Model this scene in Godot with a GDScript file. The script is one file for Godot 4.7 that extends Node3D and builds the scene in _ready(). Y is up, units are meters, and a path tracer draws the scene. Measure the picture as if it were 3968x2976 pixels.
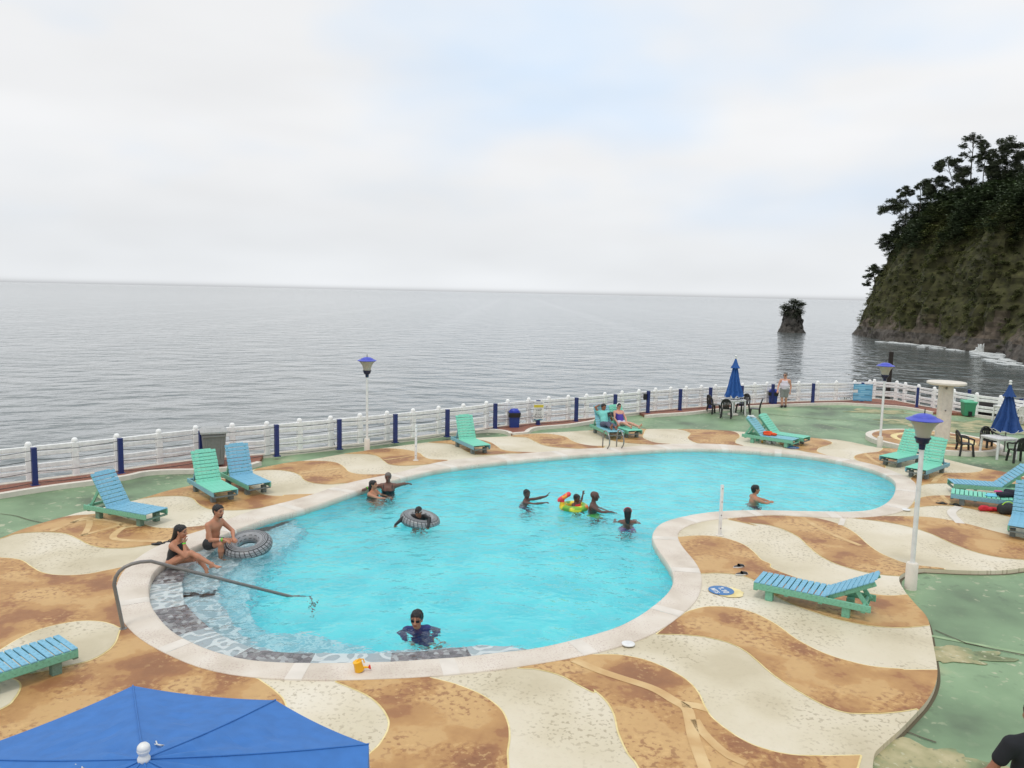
extends Node3D

# ------------------------------------------------------------------ mesh helpers
class MB:
	var v := PackedVector3Array()
	var n := PackedVector3Array()
	var uv := PackedVector2Array()
	var c := PackedColorArray()
	var ix := PackedInt32Array()
	var T := Transform3D()
	var col := Color(1, 1, 1)
	func vert(p: Vector3, nn: Vector3) -> int:
		v.append(p); n.append(nn); uv.append(Vector2(p.x, p.z)); c.append(col)
		return v.size() - 1
	func tri_i(a: int, b: int, d: int) -> void:   # counter-clockwise seen from outside
		ix.append(a); ix.append(d); ix.append(b)
	func tri(a: Vector3, b: Vector3, d: Vector3) -> void:
		a = T * a; b = T * b; d = T * d
		var nn := (b - a).cross(d - a).normalized()
		var i := vert(a, nn)
		vert(b, nn); vert(d, nn)
		tri_i(i, i + 1, i + 2)
	func quad(a: Vector3, b: Vector3, d: Vector3, e: Vector3) -> void:
		a = T * a; b = T * b; d = T * d; e = T * e
		var nn := (d - a).cross(e - b).normalized()
		var i := vert(a, nn)
		vert(b, nn); vert(d, nn); vert(e, nn)
		tri_i(i, i + 1, i + 2); tri_i(i, i + 2, i + 3)
	func box(at: Vector3, size: Vector3, ch := 0.006, B := Basis()) -> void:
		var h := size * 0.5
		ch = minf(ch, minf(h.x, minf(h.y, h.z)) * 0.6)
		var keep := T
		T = T * Transform3D(B, at)
		for ax in 3:
			var u := (ax + 1) % 3
			var w := (ax + 2) % 3
			for s in [-1.0, 1.0]:
				var p := []
				for q in [[-1, -1], [1, -1], [1, 1], [-1, 1]]:
					var x := Vector3()
					x[ax] = s * h[ax]; x[u] = q[0] * (h[u] - ch); x[w] = q[1] * (h[w] - ch)
					p.append(x)
				if s > 0: quad(p[0], p[1], p[2], p[3])
				else: quad(p[3], p[2], p[1], p[0])
			for su in [-1.0, 1.0]:        # the edges along ax
				for sw in [-1.0, 1.0]:
					var a := Vector3(); var b := Vector3()
					a[u] = su * h[u]; a[w] = sw * (h[w] - ch)
					b[u] = su * (h[u] - ch); b[w] = sw * h[w]
					var a2 := a; var b2 := b
					a[ax] = -h[ax] + ch; b[ax] = -h[ax] + ch; a2[ax] = h[ax] - ch; b2[ax] = h[ax] - ch
					if su * sw > 0: quad(a, b, b2, a2)
					else: quad(b, a, a2, b2)
		for sx in [-1.0, 1.0]:
			for sy in [-1.0, 1.0]:
				for sz in [-1.0, 1.0]:
					var a := Vector3(sx * h.x, sy * (h.y - ch), sz * (h.z - ch))
					var b := Vector3(sx * (h.x - ch), sy * h.y, sz * (h.z - ch))
					var d := Vector3(sx * (h.x - ch), sy * (h.y - ch), sz * h.z)
					if sx * sy * sz > 0: tri(a, b, d)
					else: tri(a, d, b)
		T = keep
	func bar(a: Vector3, b: Vector3, wide: float, tall: float, up := Vector3.UP, ch := 0.005) -> void:
		var x := (b - a).normalized()
		var z := x.cross(up).normalized()
		var y := z.cross(x)
		box((a + b) * 0.5, Vector3((b - a).length(), tall, wide), ch, Basis(x, y, z))
	func tube(path: Array, r: float, sides := 10, r2 := -1.0) -> void:
		var rings := []
		var up := Vector3.UP
		var t0: Vector3 = (path[1] - path[0]).normalized()
		if absf(t0.dot(up)) > 0.9: up = Vector3.RIGHT
		var x := t0.cross(up).normalized()
		for i in path.size():
			var t: Vector3
			if i == 0: t = path[1] - path[0]
			elif i == path.size() - 1: t = path[i] - path[i - 1]
			else: t = (path[i + 1] - path[i]).normalized() + (path[i] - path[i - 1]).normalized()
			t = t.normalized()
			x = (x - t * x.dot(t)).normalized()
			var y := t.cross(x)
			var rr := r if r2 < 0.0 else lerpf(r, r2, float(i) / (path.size() - 1))
			var ring := []
			for k in sides:
				var a := TAU * k / sides
				var d := x * cos(a) + y * sin(a)
				ring.append(vert(T * (path[i] + d * rr), (T.basis * d).normalized()))
			rings.append(ring)
		for i in path.size() - 1:
			for k in sides:
				var k2 := (k + 1) % sides
				tri_i(rings[i][k], rings[i][k2], rings[i + 1][k2]); tri_i(rings[i][k], rings[i + 1][k2], rings[i + 1][k])
		for e in [0, path.size() - 1]:
			var t: Vector3 = (path[0] - path[1]) if e == 0 else (path[e] - path[e - 1])
			var nn := (T.basis * t).normalized()
			var m := vert(T * path[e], nn)
			var f := []
			for k in sides: f.append(vert(v[rings[e][k]], nn))
			for k in sides:
				if e == 0: tri_i(m, f[(k + 1) % sides], f[k])
				else: tri_i(m, f[k], f[(k + 1) % sides])
	func lathe(prof: Array, segs := 16, at := Vector3(), smooth := true, squash := Vector3.ONE) -> void:   # prof: [radius, y] from the bottom up along the outside
		for i in prof.size() - 1:
			var p: Array = prof[i]; var q: Array = prof[i + 1]
			var tn := Vector2(q[1] - p[1], p[0] - q[0])
			if tn.length() < 1e-6: continue
			tn = tn.normalized()
			var t1 := tn; var t2 := tn
			if smooth:
				if i > 0:
					var w := Vector2(p[1] - prof[i - 1][1], prof[i - 1][0] - p[0]).normalized()
					if w.dot(tn) > 0.6: t1 = (w + tn).normalized()
				if i + 2 < prof.size():
					var w := Vector2(prof[i + 2][1] - q[1], q[0] - prof[i + 2][0]).normalized()
					if w.dot(tn) > 0.6: t2 = (w + tn).normalized()
			var rows := []
			for e in 2:
				var r: float = p[0] if e == 0 else q[0]
				var y: float = p[1] if e == 0 else q[1]
				var t := t1 if e == 0 else t2
				var row := []
				for k in segs:
					var a := TAU * k / segs
					row.append(vert(T * (at + Vector3(cos(a) * r, y, -sin(a) * r) * squash), (T.basis * Vector3(cos(a) * t.x, t.y, -sin(a) * t.x)).normalized()))
				rows.append(row)
			for k in segs:
				var k2 := (k + 1) % segs
				tri_i(rows[0][k], rows[0][k2], rows[1][k2]); tri_i(rows[0][k], rows[1][k2], rows[1][k])
	func ball(at: Vector3, r: Vector3, segs := 12) -> void:
		var prof := []
		var m := segs / 2
		for i in m + 1:
			var a := -PI / 2 + PI * i / m
			prof.append([cos(a), sin(a)])
		lathe(prof, segs, at, true, r)
	func sheet(poly: PackedVector2Array, y: float) -> void:   # poly holds (x, z)
		var t := Geometry2D.triangulate_polygon(poly)
		var b := v.size()
		for p in poly: vert(T * Vector3(p.x, y, p.y), T.basis.y)
		for i in range(0, t.size(), 3):
			var p := poly[t[i]]; var q := poly[t[i + 1]]; var r := poly[t[i + 2]]
			if (q - p).cross(r - p) < 0: tri_i(b + t[i], b + t[i + 1], b + t[i + 2])
			else: tri_i(b + t[i], b + t[i + 2], b + t[i + 1])
	func prism(poly: PackedVector2Array, y0: float, y1: float, under := false) -> void:
		sheet(poly, y1)
		var ccw := not Geometry2D.is_polygon_clockwise(poly)   # in (x, z)
		for i in poly.size():
			var p := poly[i]; var q := poly[(i + 1) % poly.size()]
			var a := Vector3(p.x, y0, p.y); var b := Vector3(q.x, y0, q.y)
			var d := Vector3(q.x, y1, q.y); var e := Vector3(p.x, y1, p.y)
			if ccw: quad(b, a, e, d)
			else: quad(a, b, d, e)
		if under:
			var keep := T
			sheet(poly, y0)
			T = keep
	func strip(a: PackedVector3Array, b: PackedVector3Array) -> void:   # a surface between two lines, smooth along them
		var base := v.size()
		for i in a.size():
			var i0 := maxi(i - 1, 0); var i1 := mini(i + 1, a.size() - 1)
			var nn := (T.basis * (a[i1] - a[i0]).cross(b[i] - a[i])).normalized()
			vert(T * a[i], nn); vert(T * b[i], nn)
		for i in a.size() - 1:
			var k := base + 2 * i
			tri_i(k, k + 2, k + 3); tri_i(k, k + 3, k + 1)
	func add(o: MB, x: Transform3D, color = null, flip := false) -> void:
		var b := v.size()
		for i in o.v.size():
			v.append(T * (x * o.v[i])); n.append((T.basis * (x.basis * o.n[i])).normalized()); uv.append(o.uv[i])
			c.append(o.c[i] if color == null else o.c[i] * color)
		for i in range(0, o.ix.size(), 3):
			if flip:
				ix.append(b + o.ix[i]); ix.append(b + o.ix[i + 2]); ix.append(b + o.ix[i + 1])
			else:
				ix.append(b + o.ix[i]); ix.append(b + o.ix[i + 1]); ix.append(b + o.ix[i + 2])
	func done() -> ArrayMesh:
		var a := []
		a.resize(Mesh.ARRAY_MAX)
		a[Mesh.ARRAY_VERTEX] = v; a[Mesh.ARRAY_NORMAL] = n; a[Mesh.ARRAY_TEX_UV] = uv; a[Mesh.ARRAY_TEX_UV2] = uv; a[Mesh.ARRAY_COLOR] = c; a[Mesh.ARRAY_INDEX] = ix
		var m := ArrayMesh.new()
		m.add_surface_from_arrays(Mesh.PRIMITIVE_TRIANGLES, a)
		return m

# ------------------------------------------------------------------ rounded bodies: a field of tapered limbs joined by a smooth minimum, meshed as surface nets
class Field:
	var lo: Vector3
	var h: float
	var nx: int
	var ny: int
	var nz: int
	var d := PackedFloat32Array()
	func _init(a: Vector3, b: Vector3, cell: float) -> void:
		lo = a; h = cell
		nx = int(ceil((b.x - a.x) / h)) + 1; ny = int(ceil((b.y - a.y) / h)) + 1; nz = int(ceil((b.z - a.z) / h)) + 1
		d.resize(nx * ny * nz)
		d.fill(9.0)
	func cap(a: Vector3, b: Vector3, ra: float, rb: float, k := 0.025, flat_axis := Vector3.ZERO, f := 1.0, carve := false) -> void:
		var big := maxf(ra, rb) + k + 2.5 * h
		var p0 := (Vector3(minf(a.x, b.x), minf(a.y, b.y), minf(a.z, b.z)) - Vector3.ONE * big - lo) / h
		var p1 := (Vector3(maxf(a.x, b.x), maxf(a.y, b.y), maxf(a.z, b.z)) + Vector3.ONE * big - lo) / h
		var ba := b - a
		var l2 := maxf(ba.length_squared(), 1e-9)
		var ff := f * f - 1.0
		for kz in range(maxi(int(p0.z), 0), mini(int(p1.z) + 1, nz)):
			for j in range(maxi(int(p0.y), 0), mini(int(p1.y) + 1, ny)):
				var row := (kz * ny + j) * nx
				for i in range(maxi(int(p0.x), 0), mini(int(p1.x) + 1, nx)):
					var pa := lo + Vector3(i, j, kz) * h - a
					var t := clampf(pa.dot(ba) / l2, 0.0, 1.0)
					var q := pa - ba * t
					var w := q.length_squared()
					if ff != 0.0:
						var s := q.dot(flat_axis)
						w += ff * s * s
					var e := sqrt(w) - (ra + (rb - ra) * t)
					var o := d[row + i]
					if carve:
						d[row + i] = maxf(o, -e)
					elif e < o + k:
						var m := maxf(k - absf(o - e), 0.0)
						d[row + i] = minf(o, e) - m * m / (4.0 * k)
	func cut(p: Vector3, nn: Vector3) -> void:   # takes away what lies on the side that nn points to
		for kz in nz:
			for j in ny:
				var row := (kz * ny + j) * nx
				for i in nx:
					var o := d[row + i]
					if o > 3.0 * h: continue
					var e := (lo + Vector3(i, j, kz) * h - p).dot(nn)
					if e > o: d[row + i] = e
	func mesh(mb: MB, color = null) -> void:
		var at := PackedInt32Array()
		at.resize(nx * ny * nz)
		at.fill(-1)
		var sx := 1
		var sy := nx
		var sz := nx * ny
		var keep := mb.col
		for kz in nz - 1:
			for j in ny - 1:
				var row := (kz * ny + j) * nx
				for i in nx - 1:
					var q := row + i
					var a := d[q]
					if absf(a) > 2.2 * h: continue
					var b := d[q + 1]; var e := d[q + sy]; var f := d[q + sy + 1]
					var g := d[q + sz]; var l := d[q + sz + 1]; var m := d[q + sz + sy]; var o := d[q + sz + sy + 1]
					var neg := int(a < 0) + int(b < 0) + int(e < 0) + int(f < 0) + int(g < 0) + int(l < 0) + int(m < 0) + int(o < 0)
					if neg == 0 or neg == 8: continue
					var s := Vector3()
					var cnt := 0
					if (a < 0) != (b < 0): s += Vector3(a / (a - b), 0, 0); cnt += 1
					if (e < 0) != (f < 0): s += Vector3(e / (e - f), 1, 0); cnt += 1
					if (g < 0) != (l < 0): s += Vector3(g / (g - l), 0, 1); cnt += 1
					if (m < 0) != (o < 0): s += Vector3(m / (m - o), 1, 1); cnt += 1
					if (a < 0) != (e < 0): s += Vector3(0, a / (a - e), 0); cnt += 1
					if (b < 0) != (f < 0): s += Vector3(1, b / (b - f), 0); cnt += 1
					if (g < 0) != (m < 0): s += Vector3(0, g / (g - m), 1); cnt += 1
					if (l < 0) != (o < 0): s += Vector3(1, l / (l - o), 1); cnt += 1
					if (a < 0) != (g < 0): s += Vector3(0, 0, a / (a - g)); cnt += 1
					if (b < 0) != (l < 0): s += Vector3(1, 0, b / (b - l)); cnt += 1
					if (e < 0) != (m < 0): s += Vector3(0, 1, e / (e - m)); cnt += 1
					if (f < 0) != (o < 0): s += Vector3(1, 1, f / (f - o)); cnt += 1
					var grad := Vector3(b + f + l + o - a - e - g - m, e + f + m + o - a - b - g - l, g + l + m + o - a - b - e - f)
					var p := lo + (Vector3(i, j, kz) + s / cnt) * h
					if color != null: mb.col = color
					at[q] = mb.vert(mb.T * p, (mb.T.basis * grad).normalized())
		for kz in range(1, nz - 1):
			for j in range(1, ny - 1):
				var row := (kz * ny + j) * nx
				for i in range(1, nx - 1):
					var q := row + i
					if at[q] < 0: continue
					var a := d[q]
					if (a < 0) != (d[q + 1] < 0): put(mb, at[q - sy - sz], at[q - sz], at[q], at[q - sy], a < 0)
					if (a < 0) != (d[q + sy] < 0): put(mb, at[q - sz - 1], at[q - 1], at[q], at[q - sz], a < 0)
					if (a < 0) != (d[q + sz] < 0): put(mb, at[q - 1 - sy], at[q - sy], at[q], at[q - 1], a < 0)
		mb.col = keep
	func put(mb: MB, a: int, b: int, e: int, f: int, out: bool) -> void:
		if a < 0 or b < 0 or e < 0 or f < 0: return
		if out:
			mb.tri_i(a, b, e); mb.tri_i(a, e, f)
		else:
			mb.tri_i(a, e, b); mb.tri_i(a, f, e)

# ------------------------------------------------------------------ naming
var used := {}
var M := {}
func numbered(called: String) -> String:
	if not used.has(called):
		used[called] = 0
		return called
	used[called] += 1
	return "%s_%03d" % [called, used[called]]
func tag(o: Node3D, label: String, category: String, group := "") -> Node3D:
	o.set_meta("label", label); o.set_meta("category", category)
	if group: o.set_meta("group", group)
	return o
func thing(called: String, label: String, category: String, at := Vector3(), turn := 0.0, group := "") -> Node3D:
	var o := Node3D.new()
	o.name = numbered(called)
	add_child(o)
	o.position = at; o.rotation.y = turn
	return tag(o, label, category, group)
func put_mesh(called: String, mesh: Mesh, m: Material, parent: Node = null) -> MeshInstance3D:
	var o := MeshInstance3D.new()
	o.mesh = mesh
	o.material_override = m
	o.name = numbered(called) if parent == null else called
	if parent == null: add_child(o)
	else: parent.add_child(o, true)
	return o
func obj(called: String, mb: MB, m: Material, parent: Node = null) -> MeshInstance3D:
	return put_mesh(called, mb.done(), m, parent)
func struct(called: String, mb: MB, m: Material) -> MeshInstance3D:
	var o := obj(called, mb, m)
	o.set_meta("kind", "structure")
	return o
func dup(root: Node3D, at: Vector3, turn: float, label: String) -> Node3D:
	var r: Node3D = root.duplicate()
	r.name = numbered(str(root.name).rstrip("0123456789").rstrip("_"))
	add_child(r)
	r.position = at; r.rotation.y = turn
	r.set_meta("label", label)
	return r
func V(a: float, b: float, c: float) -> Vector3: return Vector3(a, b, c)

# ------------------------------------------------------------------ curves on the ground
func flat(a: Array) -> PackedVector2Array:
	var o := PackedVector2Array()
	for i in range(0, a.size(), 2): o.append(Vector2(a[i], a[i + 1]))
	return o
func spline(p: PackedVector2Array, closed: bool, sub := 4) -> PackedVector2Array:
	var o := PackedVector2Array()
	var n := p.size()
	for i in (n if closed else n - 1):
		var a := p[(i - 1 + n) % n] if closed or i > 0 else p[0] * 2.0 - p[1]
		var b := p[i]
		var c := p[(i + 1) % n]
		var e := p[(i + 2) % n] if closed or i + 2 < n else c * 2.0 - b
		for k in sub:
			o.append(b.cubic_interpolate(c, a, e, float(k) / sub))
	if not closed: o.append(p[n - 1])
	return o
func resample(p: PackedVector2Array, step: float, closed: bool) -> PackedVector2Array:
	var o := PackedVector2Array()
	var q := p.duplicate()
	if closed: q.append(p[0])
	var total := 0.0
	for i in q.size() - 1: total += q[i].distance_to(q[i + 1])
	var cnt := maxi(int(round(total / step)), 2)
	var st := total / cnt
	var want := 0.0
	var run := 0.0
	for i in q.size() - 1:
		var l := q[i].distance_to(q[i + 1])
		while want <= run + l + 1e-6 and o.size() < (cnt if closed else cnt + 1):
			o.append(q[i].lerp(q[i + 1], clampf((want - run) / maxf(l, 1e-9), 0, 1)))
			want += st
		run += l
	return o
func nearest(p: Vector2, line: PackedVector2Array, closed: bool) -> Vector2:
	var best := line[0]
	var bd := 1e9
	for i in (line.size() if closed else line.size() - 1):
		var q := Geometry2D.get_closest_point_to_segment(p, line[i], line[(i + 1) % line.size()])
		var dd := q.distance_squared_to(p)
		if dd < bd:
			bd = dd; best = q
	return best
func joined_edges(edges: Array) -> PackedVector2Array:
	var o := PackedVector2Array()
	for e in edges:
		var p := flat(e)
		if p.size() > 2: p = spline(p, false, 5)
		for q in p:
			if o.is_empty() or o[o.size() - 1].distance_to(q) > 0.004: o.append(q)
	if o[0].distance_to(o[o.size() - 1]) < 0.004: o.remove_at(o.size() - 1)
	return o
func without(poly: PackedVector2Array, hole: PackedVector2Array, xm: float) -> Array:   # poly with a hole that x = xm crosses, in simple pieces
	var out := []
	for half in [PackedVector2Array([Vector2(-900, -900), Vector2(xm, -900), Vector2(xm, 900), Vector2(-900, 900)]), PackedVector2Array([Vector2(xm, -900), Vector2(900, -900), Vector2(900, 900), Vector2(xm, 900)])]:
		for a in Geometry2D.intersect_polygons(poly, half):
			for b in Geometry2D.clip_polygons(a, hole):
				if not Geometry2D.is_polygon_clockwise(b): out.append(b)
	return out
func ribbon(line: PackedVector2Array, wide: float) -> PackedVector2Array:
	var a := PackedVector2Array()
	var b := PackedVector2Array()
	for i in line.size():
		var t := (line[mini(i + 1, line.size() - 1)] - line[maxi(i - 1, 0)]).normalized().orthogonal()
		a.append(line[i] + t * wide * 0.5); b.append(line[i] - t * wide * 0.5)
	b.reverse()
	a.append_array(b)
	return a

# ------------------------------------------------------------------ materials
func ramp(stops: Array) -> Gradient:
	var g := Gradient.new()
	var o := PackedFloat32Array()
	var c := PackedColorArray()
	for s in stops:
		o.append(s[0]); c.append(s[1])
	g.offsets = o; g.colors = c
	return g
func rgb(r: float, g: float, b: float, a := 1.0) -> Color: return Color(r / 255.0, g / 255.0, b / 255.0, a)
func lin(r: float, g: float, b: float) -> Color: return rgb(r, g, b).srgb_to_linear()
func noise(kind: int, freq: float, oct: int, sd: int) -> FastNoiseLite:
	var f := FastNoiseLite.new()
	f.noise_type = kind; f.frequency = freq; f.fractal_octaves = oct; f.seed = sd
	f.fractal_type = FastNoiseLite.FRACTAL_FBM if oct > 1 else FastNoiseLite.FRACTAL_NONE
	return f
func tex(size: int, f: FastNoiseLite, g: Gradient = null, bump := 0.0) -> NoiseTexture2D:
	var t := NoiseTexture2D.new()
	t.width = size; t.height = size; t.seamless = true; t.seamless_blend_skirt = 0.25
	t.noise = f
	if g: t.color_ramp = g
	if bump > 0.0:
		t.as_normal_map = true; t.bump_strength = bump
	return t
func mat(c: Color, rough := 0.6, metal := 0.0, grain: Texture2D = null, scale := 1.0) -> StandardMaterial3D:
	var m := StandardMaterial3D.new()
	m.albedo_color = c; m.roughness = rough; m.metallic = metal
	if grain:
		m.albedo_texture = grain; m.uv1_triplanar = true; m.uv1_scale = Vector3.ONE * scale
	return m
func ground(albedo: Texture2D, tile: float, spots: Texture2D, spot_tile: float, where: Texture2D, rough: float) -> StandardMaterial3D:
	var m := StandardMaterial3D.new()
	m.albedo_texture = albedo; m.roughness = rough
	m.uv1_scale = Vector3(1.0 / tile, 1.0 / tile, 1)
	if spots:
		m.detail_enabled = true; m.detail_albedo = spots; m.detail_uv_layer = BaseMaterial3D.DETAIL_UV_2; m.uv2_scale = Vector3(1.0 / spot_tile, 1.0 / spot_tile, 1)
		if where: m.detail_mask = where
	return m
func skin_mat() -> StandardMaterial3D:
	var m := StandardMaterial3D.new()
	m.vertex_color_use_as_albedo = true; m.roughness = 0.5
	return m

func materials() -> void:
	var S := FastNoiseLite.TYPE_SIMPLEX_SMOOTH
	var soft := tex(512, noise(S, 0.012, 5, 3), ramp([[0.2, rgb(236, 236, 236)], [0.5, rgb(246, 246, 246)], [0.85, rgb(255, 255, 255)]]))
	var worn := tex(512, noise(S, 0.02, 5, 8), ramp([[0.12, rgb(190, 186, 178)], [0.24, rgb(232, 231, 228)], [0.5, rgb(246, 246, 245)], [0.9, rgb(255, 255, 255)]]))
	var C0 := Color(0, 0, 0, 0)
	# painted stripes of the deck
	var ochre := tex(1024, noise(S, 0.0045, 6, 11), ramp([[0.14, rgb(142, 96, 60)], [0.33, rgb(158, 110, 68)], [0.365, rgb(172, 128, 78)], [0.56, rgb(186, 143, 89)], [0.6, rgb(194, 155, 102)], [0.85, rgb(198, 160, 106)]]))
	var cream := tex(1024, noise(S, 0.0035, 6, 21), ramp([[0.15, rgb(194, 182, 154)], [0.4, rgb(207, 196, 170)], [0.7, rgb(216, 206, 184)], [0.95, rgb(222, 214, 196)]]))
	var green := tex(1024, noise(S, 0.004, 6, 31), ramp([[0.12, rgb(84, 100, 76)], [0.3, rgb(106, 130, 97)], [0.55, rgb(122, 149, 112)], [0.8, rgb(138, 165, 126)], [0.95, rgb(164, 174, 134)]]))
	var dimple := tex(1024, noise(S, 0.034, 3, 41), ramp([[0.0, rgb(138, 124, 98, 0.6)], [0.29, rgb(150, 136, 110, 0.55)], [0.37, rgb(160, 148, 122, 0.0)], [1.0, C0]]))
	var wet := tex(1024, noise(S, 0.03, 4, 47), ramp([[0.0, rgb(124, 78, 48, 0.7)], [0.32, rgb(138, 88, 54, 0.6)], [0.41, rgb(150, 100, 60, 0.0)], [0.64, rgb(214, 176, 118, 0.0)], [0.74, rgb(214, 176, 118, 0.45)], [1.0, rgb(218, 182, 126, 0.5)]]))
	var where := tex(512, noise(S, 0.008, 4, 53), ramp([[0.35, Color(0.1, 0.1, 0.1)], [0.6, Color(1, 1, 1)]]))
	var chips := tex(1024, noise(S, 0.018, 5, 61), ramp([[0.0, rgb(76, 90, 68, 0.6)], [0.22, rgb(88, 104, 80, 0.4)], [0.30, rgb(100, 120, 92, 0.0)], [0.72, rgb(190, 186, 158, 0.0)], [0.77, rgb(188, 186, 156, 0.55)], [1.0, rgb(200, 196, 170, 0.7)]]))
	M.ochre = ground(ochre, 6.7, wet, 3.9, where, 0.55)
	M.cream = ground(cream, 9.3, dimple, 3.3, where, 0.6)
	M.green = ground(green, 13.0, chips, 5.3, where, 0.5)
	M.line = ground(tex(256, noise(S, 0.03, 3, 5), ramp([[0.2, rgb(218, 196, 132)], [0.8, rgb(236, 220, 166)]])), 2.0, null, 1, null, 0.6)
	M.joint = ground(tex(256, noise(S, 0.02, 4, 15), ramp([[0.2, rgb(196, 158, 106)], [0.8, rgb(214, 184, 134)]])), 3.0, null, 1, null, 0.6)
	M.pale_joint = ground(tex(256, noise(S, 0.02, 4, 16), ramp([[0.2, rgb(210, 202, 190)], [0.8, rgb(222, 214, 203)]])), 3.0, null, 1, null, 0.6)
	M.green_joint = ground(tex(256, noise(S, 0.03, 4, 17), ramp([[0.2, rgb(134, 160, 120)], [0.8, rgb(158, 180, 138)]])), 3.0, null, 1, null, 0.6)
	M.worn_ground = ground(tex(512, noise(S, 0.012, 6, 18), ramp([[0.2, rgb(108, 116, 82)], [0.42, rgb(132, 142, 104)], [0.6, rgb(160, 154, 114)], [0.85, rgb(182, 172, 134)]])), 5.0, chips, 3.0, null, 0.7)
	var speck := tex(512, noise(S, 0.06, 3, 71), ramp([[0.0, rgb(176, 150, 140, 0.7)], [0.32, rgb(184, 160, 150, 0.55)], [0.42, rgb(196, 180, 172, 0.0)], [1.0, C0]]))
	M.coping = ground(tex(512, noise(S, 0.01, 5, 72), ramp([[0.15, rgb(200, 188, 172)], [0.5, rgb(212, 201, 186)], [0.9, rgb(220, 211, 198)]])), 5.0, speck, 1.3, where, 0.6)
	M.mosaic = ground(tex(512, noise(FastNoiseLite.TYPE_CELLULAR, 0.045, 1, 81), ramp([[0.0, rgb(112, 66, 52)], [0.35, rgb(148, 92, 72)], [0.6, rgb(128, 84, 66)], [0.8, rgb(186, 128, 100)], [0.95, rgb(200, 166, 136)]])), 2.3, null, 1, null, 0.6)
	var cellstone := noise(FastNoiseLite.TYPE_CELLULAR, 0.03, 1, 83)
	cellstone.cellular_return_type = FastNoiseLite.RETURN_CELL_VALUE
	M.stone = ground(tex(512, cellstone, ramp([[0.1, rgb(118, 110, 112)], [0.4, rgb(146, 134, 136)], [0.7, rgb(166, 160, 160)], [0.95, rgb(206, 204, 204)]])), 1.1, null, 1, null, 0.5)
	M.wave = ground(tex(512, noise(S, 0.010, 1, 87), ramp([[0.0, rgb(196, 202, 206)], [0.36, rgb(188, 196, 200)], [0.40, rgb(240, 242, 242)], [0.66, rgb(244, 245, 244)], [0.70, rgb(192, 200, 204)], [1.0, rgb(206, 212, 214)]])), 1.7, null, 1, null, 0.5)
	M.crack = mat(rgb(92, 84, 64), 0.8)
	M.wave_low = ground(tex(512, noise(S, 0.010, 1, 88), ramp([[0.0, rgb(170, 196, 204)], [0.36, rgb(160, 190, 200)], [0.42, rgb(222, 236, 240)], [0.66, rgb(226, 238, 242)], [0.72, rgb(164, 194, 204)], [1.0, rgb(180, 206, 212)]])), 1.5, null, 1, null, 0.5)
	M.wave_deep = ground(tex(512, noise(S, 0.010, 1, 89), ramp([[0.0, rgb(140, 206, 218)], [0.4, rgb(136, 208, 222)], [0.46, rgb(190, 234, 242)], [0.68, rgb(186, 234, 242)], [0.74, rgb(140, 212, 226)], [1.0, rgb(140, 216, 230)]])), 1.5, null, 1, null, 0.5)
	M.pool = ground(tex(512, noise(S, 0.01, 4, 91), ramp([[0.2, rgb(88, 232, 243)], [0.5, rgb(104, 244, 252)], [0.85, rgb(122, 252, 255)]])), 7.0, null, 1, null, 0.5)
	# water
	var w := StandardMaterial3D.new()
	w.refraction_enabled = true; w.refraction_scale = 0.033
	w.albedo_color = Color(0.97, 1.0, 1.0, 0.0); w.roughness = 0.06
	w.normal_enabled = true; w.normal_texture = tex(1024, noise(S, 0.012, 4, 95), null, 9.0); w.normal_scale = 0.95
	w.uv1_scale = Vector3(1 / 6.5, 1 / 5.2, 1)
	M.water = w
	var sea := StandardMaterial3D.new()
	sea.albedo_texture = tex(512, noise(S, 0.008, 5, 97), ramp([[0.2, rgb(86, 96, 97)], [0.5, rgb(102, 110, 110)], [0.8, rgb(118, 123, 122)]]))
	sea.roughness = 0.06; sea.metallic_specular = 0.55
	sea.normal_enabled = true; sea.normal_texture = tex(1024, noise(S, 0.013, 5, 99), null, 16.0); sea.normal_scale = 0.42
	sea.heightmap_enabled = true; sea.heightmap_scale = 45.0; sea.heightmap_texture = tex(512, noise(S, 0.012, 4, 98))
	sea.uv1_scale = Vector3(1 / 60.0, 1 / 42.0, 1)
	M.sea = sea
	M.foam = mat(rgb(226, 230, 230), 0.8, 0, worn, 0.4)
	# painted things
	M.white_paint = mat(rgb(246, 246, 244), 0.55, 0, soft, 0.9)
	M.white_plastic = mat(rgb(232, 232, 230), 0.4, 0, soft, 1.0)
	M.white_concrete = mat(rgb(226, 218, 205), 0.7, 0, soft, 0.8)
	M.navy = mat(rgb(32, 48, 110), 0.4, 0, soft, 2.0)
	M.cable = mat(rgb(70, 72, 74), 0.45, 0.6)
	M.bin_grey = mat(rgb(128, 128, 125), 0.5, 0, soft, 1.5)
	M.bin_lid = mat(rgb(172, 173, 171), 0.5, 0, soft, 1.5)
	M.bin_blue = mat(rgb(30, 60, 132), 0.4, 0, soft, 2.0)
	M.bin_blue_lid = mat(rgb(46, 66, 176), 0.35, 0, soft, 2.0)
	M.bin_green = mat(rgb(66, 146, 108), 0.45, 0, soft, 2.0)
	M.bin_green_lid = mat(rgb(98, 192, 152), 0.45, 0, soft, 2.0)
	M.black_bag = mat(rgb(24, 25, 26), 0.3)
	M.black_plastic = mat(rgb(34, 34, 35), 0.38, 0, soft, 2.0)
	M.dark = mat(rgb(22, 23, 26), 0.6)
	M.lamp_blue = mat(rgb(70, 82, 196), 0.35, 0, soft, 3.0)
	M.lamp_dark = mat(rgb(26, 32, 66), 0.4)
	var sh := mat(rgb(196, 190, 172, 0.62), 0.3)
	sh.transparency = BaseMaterial3D.TRANSPARENCY_ALPHA
	M.shade = sh
	M.steel = mat(rgb(150, 150, 148), 0.3, 0.85, soft, 3.0)
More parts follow.
